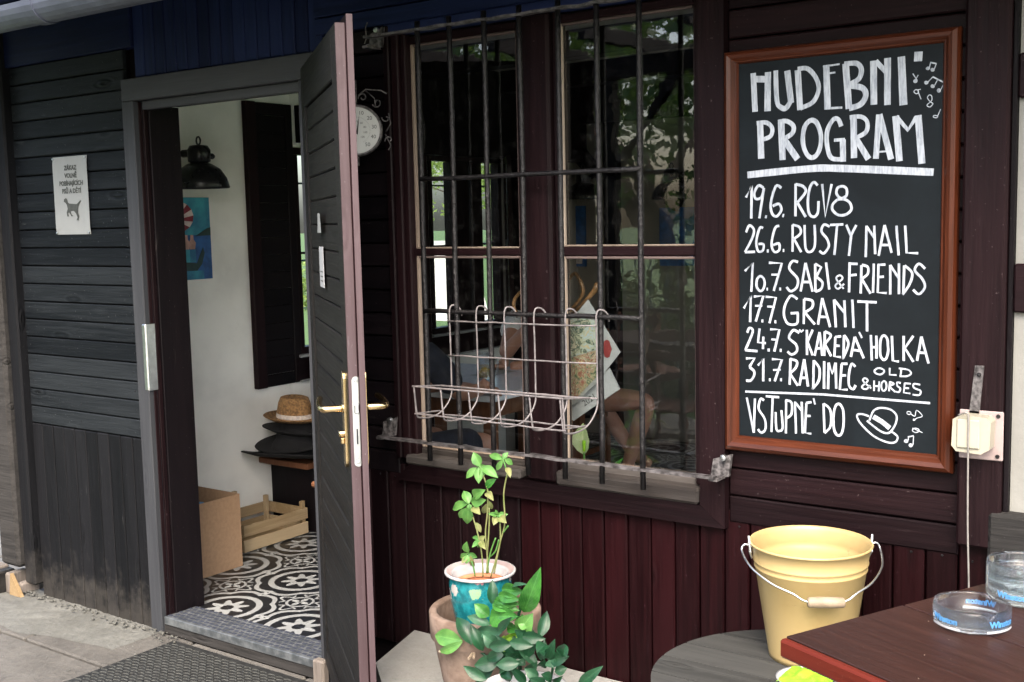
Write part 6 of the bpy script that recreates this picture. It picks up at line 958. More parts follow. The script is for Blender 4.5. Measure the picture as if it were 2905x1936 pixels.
person('person in dark clothes seated at the near side of the white table', J, ('jacket', 'dark_cloth', .95), ('trousers', 'dark_cloth', .9), (.4, 1, -.2), (-3.02, .74, 0))

# newspapers and calendar on a rattan holder hung inside the right sash
def sheet_poly(name, label, cat, pts, y, mat, th=.0012):
    t_ = thing(name, label, cat, (pts[0][0], y, pts[0][1])); part('sheet', MB().prism(pts, y, y+th), mat, t_); return t_
cal = sheet_poly('wall_calendar', 'white calendar showing 2021 behind the picture map', 'calendar', [(-1.672,1.0647), (-1.6385,1.0061), (-1.7966,0.9014), (-1.828,0.9297)], .125, 'paper_grey', .006)
me = text_mesh('2021', .026, .0002); link('year', me, M['ink'], cal, (-1.739,0.124,0.968), (R(90), R(-33), 0))
leaf_ = sheet_poly('newspaper', 'pale printed sheet with a red round emblem behind the map', 'newspaper', [(-1.7359,1.2609), (-1.6304,1.1136), (-1.692,1.0436), (-1.7924,1.2035)], .120, 'paper_grey')
ec = (-1.674,0.119,1.121); part('red_emblem', MB().prism([(ec[0]+.014*math.cos(a)*(1+.15*math.cos(6*a)), ec[2]+.026*math.sin(a)) for a in [2*math.pi*i/18 for i in range(18)]], .1188, .1196), 'red_ink', leaf_)
mp_ = thing('picture_map', 'colourful picture map hanging in the right sash behind the glass', 'map', (-1.753,0.112,1.21))
mpts = [(-1.8057,1.2035), (-1.7682,1.2264), (-1.6995,1.2118), (-1.6964,1.0296), (-1.7859,0.9515), (-1.8099,0.9702)]
part('sheet', MB().prism(mpts, .110, .1112), 'paper', mp_)
part('upper_picture', MB().prism([(mpts[0][0]+.006, mpts[0][1]-.01), (mpts[1][0], mpts[1][1]-.012), (mpts[2][0]-.006, mpts[2][1]-.012), (mpts[3][0]-.006, mpts[3][1]+.09), (mpts[0][0]+.006, mpts[3][1]+.06)], .1092, .1098), 'art_top', mp_)
part('lower_picture', MB().prism([(mpts[0][0]+.006, mpts[3][1]+.058), (mpts[3][0]-.006, mpts[3][1]+.088), (mpts[3][0]-.008, mpts[3][1]+.01), (mpts[4][0]+.004, mpts[4][1]+.014), (mpts[5][0]+.006, mpts[5][1]+.016)], .1091, .1097), 'art_low', mp_)
nh = thing('rattan_holder', 'bent rattan newspaper holder hanging inside the right sash', 'newspaper holder', (-1.764,0.13,1.27))
part('rattan_stick', MB().tube([(-1.71,0.135,1.306), (-1.719,0.135,1.289), (-1.749,0.135,1.259), (-1.807,0.135,1.207)], [.009, .009, .0065, .005], 8), 'bamboo', nh, smooth=True)
part('rattan_bow', MB().tube(catmull([(-1.82,0.14,1.309), (-1.793,0.14,1.334), (-1.775,0.14,1.315), (-1.764,0.14,1.284), (-1.776,0.14,1.258), (-1.814,0.14,1.221)], 5), .0055, 8), 'bamboo', nh, smooth=True)
nh2 = thing('rattan_holder', 'bent rattan newspaper holder hanging behind the left sash', 'newspaper holder', (-1.976,0.13,1.265))
part('rattan_bow', MB().tube(catmull([(-1.949,0.14,1.318), (-1.969,0.14,1.291), (-2.005,0.14,1.259), (-2.013,0.14,1.232), (-2.003,0.14,1.213)], 5), .0055, 8), 'bamboo', nh2, smooth=True)
# peace lily behind the right sash
pl_ = thing('peace_lily', 'potted peace lily with one pale green flower inside the right sash', 'plant', (-1.779,0.15,0.681))
def blade(mb, base, tip, wid, curl=.12, segs=8, side=None, droop=.0, ridges=3):
    B_, T_ = Vector(base), Vector(tip); ax = T_-B_; L = ax.length; ax.normalize(); view = Vector(side or (.0, -1, .25)); s_ = ax.cross(view)
    if s_.length < 1e-3: s_ = ax.orthogonal()
    s_.normalize(); n_ = s_.cross(ax).normalized(); prev = None
    for i in range(segs+1):
        u = i/segs; w_ = wid*.5*math.sin(math.pi*min(1, u**.85))**(.72 if wid > .06 else .95)+.0004; c = B_+ax*L*u+n_*(curl*L*math.sin(math.pi*u)*.5)-Vector((0, 0, droop*L*u*u))
        row = []
        for k_ in range(5):
            q__ = (k_-2)/2; row.append(c+s_*w_*q__+n_*(abs(q__)*w_*.45-(.07*w_*math.sin(u*22+abs(q__)*3) if abs(q__) > .2 else 0)))
        a = mb.add(row, []); 
        for k_ in range(5): mb.uv[a+k_] = (k_/4, u)
        if prev is not None:
            for k_ in range(4): mb.f.append((prev+k_, prev+k_+1, a+k_+1, a+k_))
        prev = a
mb = MB(); blade(mb, (-1.777,0.15,0.798), (-1.777,0.15,0.893), .060, .1); part('flower_spathe', mb, LEAF[6], pl_, smooth=True)
part('spadix', MB().tube([(-1.77,0.14,0.811), (-1.768,0.138,0.844)], [.004, .006], 8), 'foam_green', pl_); part('stem', MB().tube([(-1.776,0.15,0.804), (-1.783,0.155,0.68)], .003, 6), LEAF[2], pl_)
for b_, e_, w_ in (((-1.785,0.16,0.694), (-1.743,0.16,0.768), .03), ((-1.738,0.17,0.698), (-1.649,0.16,0.799), .03), ((-1.781,0.16,0.69), (-1.624,0.14,0.759), .03)):
    mb = MB(); blade(mb, b_, e_, w_); part('leaf', mb, LEAF[1], pl_, smooth=True)
part('pot', MB().lathe([(0, -.1), (.05, -.1), (.065, .0), (.06, .0), (.045, -.09)], (-1.819,0.24,0.657), 20), 'terracotta', pl_, smooth=True)
wallbox('window_ledge', 'brown_x', -2.3, -1.31, .183, .36, 0.532, 0.556)

# ------------------------------------------------------------------ flower pots outside
PB = (-1.776,-0.35,0.482)
bp = thing('terracotta_pot', 'large worn terracotta planter on the concrete slab', 'planter', (PB[0], PB[1], .2))
h_ = PB[2]-.2
def polar_wob(me, a, s_=9):
    for v in me.vertices: v.co += Vector([a*noise.noise(v.co*s_+Vector((k_*3, 0, 0))) for k_ in range(3)])
o_ = part('pot_body', MB().lathe([(0, 0), (.095, 0), (.10, .006), (.125, h_*.5), (.138, h_*.74), (.146, h_*.76), (.1475, h_*.985), (.144, h_), (.130, h_), (.127, h_*.97), (.126, h_*.74), (.12, h_*.62), (0, h_*.60)], (PB[0], PB[1], .2), 56), 'terracotta', bp, smooth=True); polar_wob(o_.data, .0018)
part('soil', MB().lathe([(0, h_*.70), (.06, h_*.71), (.1255, h_*.69)], (PB[0], PB[1], .2), 40), 'soil', bp)
mb = MB()
for i in range(26):
    a = rs.uniform(0, 6.28); r_ = rs.uniform(.1, .122); c = Vector((PB[0]+r_*math.cos(a), PB[1]+r_*math.sin(a), .2+h_*.73)); mb.tube(catmull([c, c+Vector((rs.uniform(-.03, .03), rs.uniform(-.03, .03), .012)), c+Vector((rs.uniform(-.04, .04), rs.uniform(-.04, .04), .0))], 3), .0035, 5)
part('dry_roots', mb, 'handle_wood', bp, kind='stuff')
TP = (-1.789,-0.35,0.579)
tp = thing('turquoise_pot', 'turquoise flowered ceramic pot standing in the terracotta planter', 'flower pot', (TP[0], TP[1], TP[2]-.17)); H = TP[2]
part('pot_body', MB().lathe([(0, -.17), (.052, -.17), (.058, -.165), (.070, -.12), (.080, -.07), (.083, -.03), (.081, -.012), (.080, -.006)], (TP[0], TP[1], H), 48), 'teal_pot', tp, smooth=True)
part('rim', MB().lathe([(.079, -.010), (.094, -.004), (.0945, .001), (.092, .003), (.076, -.004), (.072, -.010), (.070, -.06)], (TP[0], TP[1], H), 56), 'white_glaze', tp, smooth=True)
part('rim_band', MB().lathe([(.0765, -.0035), (.0835, .0003), (.0885, .0026)], (TP[0], TP[1], H), 56), 'pinkplate', tp, smooth=True)
tag(part('inner_pot', MB().lathe([(.050, -.10), (.066, -.020), (.0665, -.016), (.060, -.016), (.058, -.024)], (TP[0], TP[1], H-.012), 40), 'terra_in', tp, smooth=True))
part('soil', MB().lathe([(0, -.034), (.03, -.032), (.059, -.036)], (TP[0], TP[1], H-.012), 30), 'soil', tp)
bs = thing('basil_plant', 'leggy light green basil plant in the turquoise pot', 'plant', (TP[0], TP[1], H-.04))
for st in [[(-1.772,-0.35,0.837),(-1.758,-0.35,0.8),(-1.76,-0.35,0.737),(-1.768,-0.35,0.682),(-1.764,-0.35,0.622),(-1.762,-0.35,0.575)],[(-1.754,-0.35,0.751),(-1.755,-0.35,0.706),(-1.763,-0.35,0.633),(-1.767,-0.35,0.574)],[(-1.808,-0.35,0.72),(-1.791,-0.35,0.668),(-1.781,-0.35,0.615),(-1.78,-0.35,0.563)],[(-1.693,-0.35,0.848),(-1.706,-0.35,0.793),(-1.704,-0.35,0.721),(-1.72,-0.35,0.668),(-1.734,-0.35,0.623),(-1.754,-0.35,0.567)],[(-1.72,-0.35,0.715),(-1.72,-0.35,0.672),(-1.732,-0.35,0.623),(-1.743,-0.35,0.578)],[(-1.735,-0.35,0.674),(-1.754,-0.35,0.63),(-1.767,-0.35,0.574)],[(-1.694,-0.35,0.712),(-1.711,-0.35,0.691)],[(-1.817,-0.35,0.599),(-1.811,-0.35,0.584),(-1.806,-0.35,0.559)],[(-1.725,-0.35,0.671),(-1.736,-0.35,0.64),(-1.753,-0.35,0.622)],[(-1.782,-0.35,0.86),(-1.772,-0.35,0.837)],[(-1.706,-0.35,0.884),(-1.701,-0.35,0.874),(-1.693,-0.35,0.848)],[(-1.82,-0.35,0.753),(-1.808,-0.35,0.72)],[(-1.728,-0.35,0.735),(-1.72,-0.35,0.715)]]: part('stem', MB().tube(catmull(st, 5), .0021, 6), LEAF[5] if len(st) > 3 else LEAF[2], bs, smooth=True)
for b_, e_, w_, c in [((-1.779,-0.35,0.859),(-1.797,-0.355,0.895),0.0252,2),((-1.792,-0.35,0.854),(-1.818,-0.361,0.824),0.0169,2),((-1.785,-0.35,0.855),(-1.777,-0.362,0.815),0.021,2),((-1.777,-0.35,0.855),(-1.773,-0.351,0.826),0.0147,2),((-1.772,-0.35,0.858),(-1.722,-0.351,0.834),0.0231,2),((-1.793,-0.35,0.858),(-1.765,-0.335,0.855),0.0105,2),((-1.763,-0.35,0.804),(-1.731,-0.346,0.83),0.0189,1),((-1.706,-0.35,0.884),(-1.761,-0.334,0.887),0.0166,2),((-1.706,-0.35,0.884),(-1.698,-0.337,0.901),0.0124,2),((-1.701,-0.35,0.885),(-1.69,-0.33,0.869),0.0145,2),((-1.706,-0.35,0.884),(-1.73,-0.346,0.852),0.0124,2),((-1.695,-0.35,0.864),(-1.667,-0.372,0.845),0.0145,5),((-1.82,-0.35,0.753),(-1.847,-0.337,0.782),0.0234,2),((-1.823,-0.35,0.753),(-1.89,-0.332,0.725),0.0234,2),((-1.822,-0.35,0.749),(-1.84,-0.335,0.693),0.0255,2),((-1.812,-0.35,0.759),(-1.761,-0.352,0.772),0.0255,2),((-1.831,-0.35,0.741),(-1.858,-0.344,0.709),0.0171,2),((-1.807,-0.35,0.746),(-1.769,-0.369,0.735),0.0212,5),((-1.82,-0.35,0.753),(-1.835,-0.338,0.771),0.0149,2),((-1.82,-0.35,0.753),(-1.817,-0.351,0.739),0.0128,2),((-1.806,-0.35,0.777),(-1.752,-0.366,0.803),0.0254,2),((-1.761,-0.35,0.791),(-1.719,-0.377,0.78),0.0178,5),((-1.753,-0.35,0.77),(-1.755,-0.337,0.745),0.0126,5),((-1.763,-0.35,0.761),(-1.788,-0.331,0.728),0.0147,5),((-1.728,-0.35,0.735),(-1.738,-0.376,0.744),0.0105,2),((-1.726,-0.35,0.736),(-1.701,-0.34,0.739),0.0136,2),((-1.728,-0.35,0.735),(-1.726,-0.359,0.752),0.0105,2),((-1.731,-0.35,0.731),(-1.725,-0.372,0.714),0.0178,5),((-1.721,-0.35,0.732),(-1.688,-0.365,0.723),0.0188,5),((-1.8,-0.35,0.706),(-1.789,-0.342,0.679),0.0138,5),((-1.787,-0.35,0.659),(-1.822,-0.336,0.66),0.0106,2),((-1.787,-0.35,0.659),(-1.792,-0.378,0.647),0.0127,2),((-1.787,-0.35,0.659),(-1.77,-0.349,0.674),0.0138,5),((-1.786,-0.35,0.658),(-1.747,-0.378,0.648),0.0159,5),((-1.789,-0.35,0.659),(-1.798,-0.344,0.637),0.0106,2),((-1.831,-0.35,0.62),(-1.82,-0.363,0.655),0.0203,2),((-1.83,-0.35,0.618),(-1.865,-0.336,0.598),0.0118,2),((-1.83,-0.35,0.618),(-1.812,-0.331,0.605),0.0139,2),((-1.83,-0.35,0.614),(-1.831,-0.355,0.591),0.0161,2),((-1.82,-0.35,0.614),(-1.825,-0.33,0.576),0.0128,5),((-1.833,-0.35,0.609),(-1.838,-0.365,0.594),0.0118,5)]:
    mb = MB(); blade(mb, b_, e_, w_*1.08, rnd.uniform(.08, .22), side=(.57+rnd.uniform(-.3, .3), -.8, .35+rnd.uniform(-.25, .35))); part('leaf', mb, LEAF[c], bs, smooth=True)
WP = (-1.512,-0.55,0.393)
wp = thing('white_pot', 'white plastic pot standing in front of the terracotta planter', 'flower pot', (WP[0], WP[1], .2)); h_ = WP[2]-.2
part('pot_body', MB().lathe([(0, 0), (.07, 0), (.075, .005), (.100, h_-.01), (.106, h_-.006), (.106, h_), (.100, h_+.001), (.096, h_-.02), (.09, h_-.05), (0, h_-.05)], (WP[0], WP[1], .2), 48), 'white_glaze', wp, smooth=True)
part('soil', MB().lathe([(0, h_-.035), (.05, h_-.033), (.092, h_-.037)], (WP[0], WP[1], .2), 30), 'soil', wp)
zz = thing('zz_plant', 'dark green glossy plant with thick leaflets in the white pot', 'plant', (WP[0], WP[1], WP[2]-.035))
for b_, e_, w_, c in [((-1.544,-0.5,0.556),(-1.479,-0.518,0.683),0.0385,1),((-1.608,-0.5,0.603),(-1.54,-0.503,0.608),0.0287,1),((-1.619,-0.5,0.586),(-1.541,-0.512,0.591),0.0268,1),((-1.632,-0.5,0.569),(-1.553,-0.5,0.573),0.0279,1),((-1.638,-0.5,0.558),(-1.556,-0.499,0.557),0.029,1),((-1.647,-0.5,0.524),(-1.54,-0.527,0.554),0.0415,1),((-1.578,-0.5,0.612),(-1.509,-0.529,0.639),0.0102,4),((-1.639,-0.5,0.559),(-1.645,-0.488,0.617),0.0238,0),((-1.648,-0.5,0.526),(-1.68,-0.517,0.557),0.026,1),((-1.645,-0.5,0.505),(-1.703,-0.518,0.521),0.0208,4),((-1.706,-0.5,0.441),(-1.767,-0.48,0.495),0.0358,0),((-1.67,-0.5,0.433),(-1.703,-0.506,0.498),0.0251,0),((-1.734,-0.5,0.446),(-1.834,-0.488,0.437),0.0329,2),((-1.734,-0.5,0.444),(-1.807,-0.506,0.405),0.0191,2),((-1.609,-0.5,0.493),(-1.693,-0.498,0.48),0.0268,4),((-1.625,-0.5,0.459),(-1.652,-0.522,0.487),0.0311,4),((-1.558,-0.5,0.509),(-1.518,-0.498,0.558),0.0387,2),((-1.55,-0.5,0.509),(-1.643,-0.487,0.445),0.0285,3),((-1.566,-0.5,0.497),(-1.587,-0.504,0.464),0.0266,3),((-1.553,-0.5,0.506),(-1.542,-0.493,0.479),0.0265,3),((-1.604,-0.5,0.487),(-1.615,-0.496,0.453),0.0185,3),((-1.572,-0.5,0.464),(-1.6,-0.527,0.458),0.0123,3),((-1.537,-0.5,0.444),(-1.521,-0.492,0.514),0.0244,0),((-1.56,-0.5,0.437),(-1.548,-0.5,0.484),0.0256,0),((-1.6,-0.5,0.45),(-1.649,-0.515,0.419),0.0247,0),((-1.621,-0.5,0.417),(-1.677,-0.528,0.404),0.0311,0),((-1.635,-0.5,0.399),(-1.708,-0.487,0.347),0.0333,0),((-1.585,-0.5,0.455),(-1.581,-0.506,0.423),0.0288,4),((-1.575,-0.5,0.446),(-1.547,-0.494,0.421),0.0267,4),((-1.608,-0.5,0.429),(-1.638,-0.486,0.392),0.0186,0),((-1.495,-0.5,0.446),(-1.505,-0.494,0.488),0.0171,0),((-1.487,-0.5,0.45),(-1.495,-0.484,0.493),0.0171,0),((-1.476,-0.5,0.455),(-1.448,-0.51,0.513),0.0221,0),((-1.473,-0.5,0.451),(-1.422,-0.49,0.469),0.0281,0),((-1.473,-0.5,0.453),(-1.452,-0.508,0.441),0.0241,4),((-1.485,-0.5,0.451),(-1.51,-0.483,0.423),0.0181,0),((-1.457,-0.5,0.426),(-1.431,-0.486,0.437),0.019,0),((-1.469,-0.5,0.408),(-1.48,-0.525,0.424),0.0181,0),((-1.467,-0.5,0.407),(-1.419,-0.523,0.434),0.0181,0),((-1.504,-0.5,0.405),(-1.532,-0.519,0.426),0.0243,4),((-1.51,-0.5,0.439),(-1.551,-0.482,0.405),0.0202,4),((-1.593,-0.5,0.513),(-1.55,-0.508,0.511),0.0226,1),((-1.547,-0.5,0.551),(-1.564,-0.499,0.518),0.0183,1),((-1.53,-0.5,0.525),(-1.554,-0.515,0.533),0.0243,2)]:
    mb = MB(); blade(mb, b_, e_, w_*rnd.uniform(1.0, 1.35), rnd.uniform(.05, .34), side=(.57+rnd.uniform(-.3, .3), -.8, .35+rnd.uniform(-.25, .35))); part('leaflet', mb, LEAF[c], zz, smooth=True)
for _ in range(24):
    k_ = rnd.random(); b_ = Vector(WP)+Vector((rnd.uniform(-.11, .12), rnd.uniform(-.03, .06), rnd.uniform(.0, .13))); a_ = rnd.uniform(0, 6.28)
    e_ = b_+Vector((.065*math.cos(a_), .04*math.sin(a_), rnd.uniform(-.01, .06)))
    mb = MB(); blade(mb, b_, e_, rnd.uniform(.02, .032), rnd.uniform(.05, .2), side=(.57+rnd.uniform(-.4, .4), -.8, .35+rnd.uniform(-.3, .4))); part('leaflet', mb, LEAF[0], zz, smooth=True)
for st, r_ in [([(-1.603,-0.465,0.34),(-1.612,-0.465,0.373),(-1.632,-0.465,0.41),(-1.651,-0.465,0.469),(-1.662,-0.465,0.532)],0.01),([(-1.597,-0.465,0.341),(-1.601,-0.465,0.393),(-1.605,-0.465,0.435),(-1.593,-0.465,0.502),(-1.571,-0.465,0.57),(-1.558,-0.465,0.604)],0.008),([(-1.582,-0.465,0.345),(-1.583,-0.465,0.407),(-1.574,-0.465,0.463),(-1.568,-0.465,0.507)],0.008),([(-1.608,-0.465,0.339),(-1.633,-0.465,0.375),(-1.674,-0.465,0.399),(-1.737,-0.465,0.423),(-1.762,-0.465,0.429)],0.007),([(-1.501,-0.465,0.359),(-1.487,-0.465,0.418),(-1.5,-0.465,0.438),(-1.509,-0.465,0.44)],0.005),([(-1.572,-0.465,0.347),(-1.546,-0.465,0.383),(-1.535,-0.465,0.422)],0.005),([(-1.632,-0.465,0.41),(-1.661,-0.465,0.384),(-1.686,-0.465,0.363)],0.004)]:
    part('stem', MB().tube(catmull(st, 5), [r_*.75*(1-.5*i/(5*(len(st)-1))) for i in range(5*(len(st)-1)+1)], 8), LEAF[0], zz, smooth=True)

# ------------------------------------------------------------------ round grey table with the yellow bucket
ZR = .47; RC = (-.925, -.345); RR = .315
rt = thing('round_table', 'low round table of weathered grey planks against the facade', 'table', (RC[0], RC[1], .2))
yy = RC[1]-RR
while yy < RC[1]+RR-.01:
    y1 = min(yy+.098, RC[1]+RR); poly = []
    for v in [yy+.0025+(y1-yy-.005)*i/8 for i in range(9)]: poly.append((RC[0]-math.sqrt(max(0, RR**2-(v-RC[1])**2)), v))
    for v in [y1-.0025-(y1-yy-.005)*i/8 for i in range(9)]: poly.append((RC[0]+math.sqrt(max(0, RR**2-(v-RC[1])**2)), v))
    part('plank', MB().prism(poly, ZR-.024, ZR+rnd.uniform(-.0006, .0006), 'z'), 'grey_plank', rt, center=True); yy += .098
for a in (45, 135, 225, 315):
    x, v = RC[0]+.2*math.cos(R(a)), RC[1]+.2*math.sin(R(a)); bx('leg', 'grey_plank', rt, x-.02, x+.02, v-.02, v+.02, .2, ZR-.045)
bx('batten', 'grey_plank', rt, RC[0]-.2, RC[0]-.14, RC[1]-.22, RC[1]+.22, ZR-.044, ZR-.0245); bx('batten', 'grey_plank', rt, RC[0]+.14, RC[0]+.2, RC[1]-.22, RC[1]+.22, ZR-.044, ZR-.0245)
bk_ = thing('yellow_bucket', 'yellow enamel bucket with a wire handle on the round grey table', 'bucket', (-.952, -.187, ZR)); B0 = (-.952, -.187, ZR+.001); HB = .272
part('bucket_body', MB().lathe([(0, .012), (.088, .012), (.090, 0), (.093, 0), (.0945, .010), (.1250, HB*.775), (.1275, HB*.783), (.1275, HB*.793), (.1262, HB*.80), (.1275, HB*.826), (.1297, HB*.834), (.1297, HB*.844), (.1285, HB*.852), (.1340, HB*.972), (.137, HB*.975), (.1395, HB*.988), (.137, HB), (.134, HB*.992), (.1315, HB*.96), (.1263, HB*.86), (.1275, HB*.84), (.1245, HB*.82), (.1225, HB*.77), (.090, .014), (0, .014)], B0, 72), 'yellow', bk_, smooth=True)
va = R(-35)   # ears left and right as seen by the viewer
ed = Vector((math.cos(R(34)), math.sin(R(34)), 0)); fd = Vector((ed[1], -ed[0], 0)); cB = Vector(B0)
for s_ in (-1, 1):
    e_ = cB+ed*s_*.138+Vector((0, 0, HB*.955)); part('ear', MB().tube([e_+Vector((0, 0, -.026))-ed*s_*.004, e_+fd*.008+Vector((0, 0, -.012)), e_+ed*s_*.003+Vector((0, 0, .024)), e_-fd*.008+Vector((0, 0, -.012)), e_+Vector((0, 0, -.026))-ed*s_*.004], .0022, 6), 'steel', bk_)
hp = []
for s_ in (-1, 1):
    e_ = cB+ed*s_*.138+Vector((0, 0, HB*.955)); row = [e_-ed*s_*.006, e_+ed*s_*.012+Vector((0, 0, .006)), e_+ed*s_*.020+Vector((0, 0, -.008))+fd*.006, cB+ed*s_*.146+fd*.062+Vector((0, 0, HB*.845)), cB+ed*s_*.110+fd*.112+Vector((0, 0, HB*.765)), cB+ed*s_*.070+fd*.140+Vector((0, 0, HB*.715)), cB+ed*s_*.052+fd*.148+Vector((0, 0, HB*.675)), cB+ed*s_*.036+fd*.151+Vector((0, 0, HB*.655))]
    hp.append(row)
for row in hp: part('bail_wire', MB().tube(catmull(row, 5), .0024, 8), 'steel', bk_, smooth=True)
g0, g1 = cB-ed*.040+fd*.151+Vector((0, 0, HB*.655)), cB+ed*.040+fd*.151+Vector((0, 0, HB*.650)); part('wooden_grip', MB().tube([g0, g0.lerp(g1, .04), g0.lerp(g1, .3), g0.lerp(g1, .7), g0.lerp(g1, .96), g1], [.009, .0115, .0125, .0125, .0115, .009], 16), 'handle_wood', bk_, smooth=True)
LBX = (-0.862,-0.432,0.535)
lb = thing('lime_bowl', 'white plastic bowl with a lime green cloth behind the table corner', 'bowl', (LBX[0], LBX[1], ZR))
part('bowl', MB().lathe([(0, .001), (.04, .001), (.062, .05), (.066, .052), (.06, .05), (.04, .008), (0, .008)], (LBX[0], LBX[1], ZR), 32), 'white_plastic', lb, smooth=True)
mb = MB(); n = 14
mb.add([(LBX[0]+(i/n-.5)*.10, LBX[1]+(j/n-.5)*.10, ZR+.050+.016*math.cos((i/n-.5)*3)*math.cos((j/n-.5)*3)+.009*noise.noise(Vector((i*.45, j*.45, 5)))) for j in range(n+1) for i in range(n+1)], [(j*(n+1)+i, j*(n+1)+i+1, (j+1)*(n+1)+i+1, (j+1)*(n+1)+i) for j in range(n) for i in range(n)]); part('cloth', mb, 'foam_green', lb, smooth=True)

# ------------------------------------------------------------------ brown table with glass ashtrays in the foreground
ZT = .84
tc_ = Vector((-0.669,-1.028)); tb_ = Vector((-0.529,-0.719)); jt = Vector((-0.564,-0.785))
ux = (tb_-tc_).normalized(); uy = Vector((ux[1], -ux[0]))         # ux along the back-left edge, uy to the viewer's right
ang = math.atan2(uy[1], uy[0])
bt = thing('terrace_table', 'brown painted wooden table corner in the foreground', 'table', (tc_[0], tc_[1], .2), ang, local=True)
# local: +x = along the boards (towards right front), +y = along the left edge
zt = ZT-.2; jl = (jt-tc_).length
bx('table_board', 'table_wood', bt, .0, 1.25, .0035, jl-.0022, zt-.030, zt, c=.0012); bx('table_board', 'table_wood', bt, 0, 1.25, jl+.0022, jl+.20, zt-.030, zt-.0004, c=.0012); bx('table_board', 'table_wood', bt, 0, 1.25, jl+.204, jl+.40, zt-.030, zt, c=.0012)
bx('table_board', 'table_wood', bt, 0, 1.25, -.28+.0015, .0005, zt-.0305, zt-.0002, c=.004) if False else None
bx('edge_band', 'table_edge', bt, -.0, 1.25, -.012, .003, zt-.031, zt-.001, c=.004);
bx('apron', 'table_edge', bt, .08, 1.15, .06, .08, zt-.11, zt-.031)
for x in (.08, 1.12):
    for v in (.07, jl+.30): bx('leg', 'table_wood', bt, x, x+.05, v, v+.05, 0, zt-.031)
cr2 = MB()
for i in range(26):
    x, y_ = rs.uniform(.02, .5), rs.uniform(.01, .55); s_ = rs.uniform(.0004, .0012); rock(cr2, (x, y_, zt+s_*.3), (s_, s_*.7, s_*.5), i)
part('crumbs', cr2, 'handle_wood', bt, kind='stuff')
def arc_text(s_, size, c, r_, a0, z_, mat, parent, flip=1):
    me = text_mesh(s_, size, .0002, bold=.0005)
    for v in me.vertices:
        a = a0+v.co.x/r_; v.co = Vector((c[0]+(r_+v.co.z)*math.sin(a), c[1]-(r_+v.co.z)*math.cos(a), z_+v.co.y))
    return link('lettering', me, M[mat], parent)
def ashtray(label, c, rot=0, stack=0):
    t_ = thing('glass_ashtray', label, 'ashtray', c, group=None); r0 = .0585
    mb = MB(); N_ = 72; prof = [(0, .001), (.050, .001), (.056, .004), (r0, .012), (r0, .030), (r0*.985, .036), (r0*.93, .0365), (r0*.90, .032), (r0*.885, .014), (.044, .009), (0, .008)]
    rings = []
    for (r_, h_) in prof:
        row = []
        for k_ in range(N_):
            a = 2*math.pi*k_/N_; nh_ = min(abs(((a-rot+math.pi/3*j_+math.pi) % (2*math.pi))-math.pi) for j_ in (0, 2, 4)); cut = .010*math.exp(-(nh_/.09)**4) if h_ > .029 and r_ > .04 else 0
            row.append((c[0]+r_*math.cos(a), c[1]+r_*math.sin(a), c[2]+h_-cut))
        rings.append(mb.add(row, []))
    for a_, b_ in zip(rings, rings[1:]):
        for k_ in range(N_): mb.f.append((a_+k_, a_+(k_+1) % N_, b_+(k_+1) % N_, b_+k_))
    part('glass_body', mb, 'ashglass', t_, smooth=True)
    return t_, r0
AC = (-0.442,-0.823)
at_, r0 = ashtray('clear glass ashtray with blue lettering on the brown table', (AC[0], AC[1], ZT+.0005), R(70))
for a0 in (0.0+R(-18), R(75), R(192)): 
    arc_text('Winston', .0135, (AC[0], AC[1]), r0+.0006, a0-R(12), ZT+.019, 'blue_ink', at_)
    mb = MB(); mb.add([(AC[0]+(r0+.0006)*math.sin(a0-R(12)+x), AC[1]-(r0+.0006)*math.cos(a0-R(12)+x), ZT+z_) for z_ in (.006, .0095) for x in [(-.5+i/10)*.95 for i in range(11)]], [(i, i+1, 12+i, 11+i) for i in range(10)]); part('white_label', mb, 'white_plastic', at_)
AS = (-0.401,-0.655)
for k_, lb_ in enumerate(('lowest ashtray of the glass stack at the right picture edge', 'middle ashtray of the three stacked at the right picture edge', 'topmost ashtray of the glass stack')):
    s_, r0 = ashtray(lb_, (AS[0], AS[1], ZT+.0005+.0150*k_), R(20+31*k_))
    if k_ == 0: arc_text('Winston', .0135, (AS[0], AS[1]), r0+.0006, R(-6), ZT+.019, 'blue_ink', s_)

# ------------------------------------------------------------------ terrace and garden behind the viewer and beside the house (mirrored in the panes)
def leaf_cloud(seed, n, rx, rz, clumps, size):
    r_ = random.Random(seed); mb = MB(); cs = []
    for _ in range(clumps):
        a = r_.uniform(0, 6.283); q__ = r_.uniform(.25, 1)**.5; z_ = r_.uniform(-1, 1); rr_ = math.sqrt(max(0, 1-z_*z_))*q__; cs.append((rx*rr_*math.cos(a), rx*rr_*math.sin(a), rz*z_*q__, r_.uniform(.22, .42)*rx))
    for i in range(n):
        c = cs[i % len(cs)]; d = Vector((r_.gauss(0, 1), r_.gauss(0, 1), r_.gauss(0, .8))).normalized()*c[3]*r_.uniform(.5, 1)**.5; p = Vector(c[:3])+d
        a, b = Vector((r_.gauss(0, 1), r_.gauss(0, 1), r_.gauss(0, .7))).normalized(), Vector((r_.gauss(0, 1), r_.gauss(0, 1), r_.gauss(0, 1))).normalized(); b = a.cross(b).normalized(); s_ = size*r_.uniform(.6, 1.3)
        mb.add([p-a*s_*.5, p+b*s_*.28, p+a*s_*.5, p-b*s_*.28], [(0, 1, 2, 3)])
    return mb.mesh('crown')
crowns = [leaf_cloud(1, 4200, 2.0, 1.7, 22, .16), leaf_cloud(2, 4200, 2.2, 1.5, 20, .15)]
hedge_m = leaf_cloud(4, 7000, 1.5, .8, 40, .12)
for c_ in crowns: c_.materials.append(M['tree_leaf'])
hedge_m.materials.append(M['tree_leaf'])
hedge_l = hedge_m.copy(); hedge_l.materials.clear(); hedge_l.materials.append(M['tree_leaf2'])
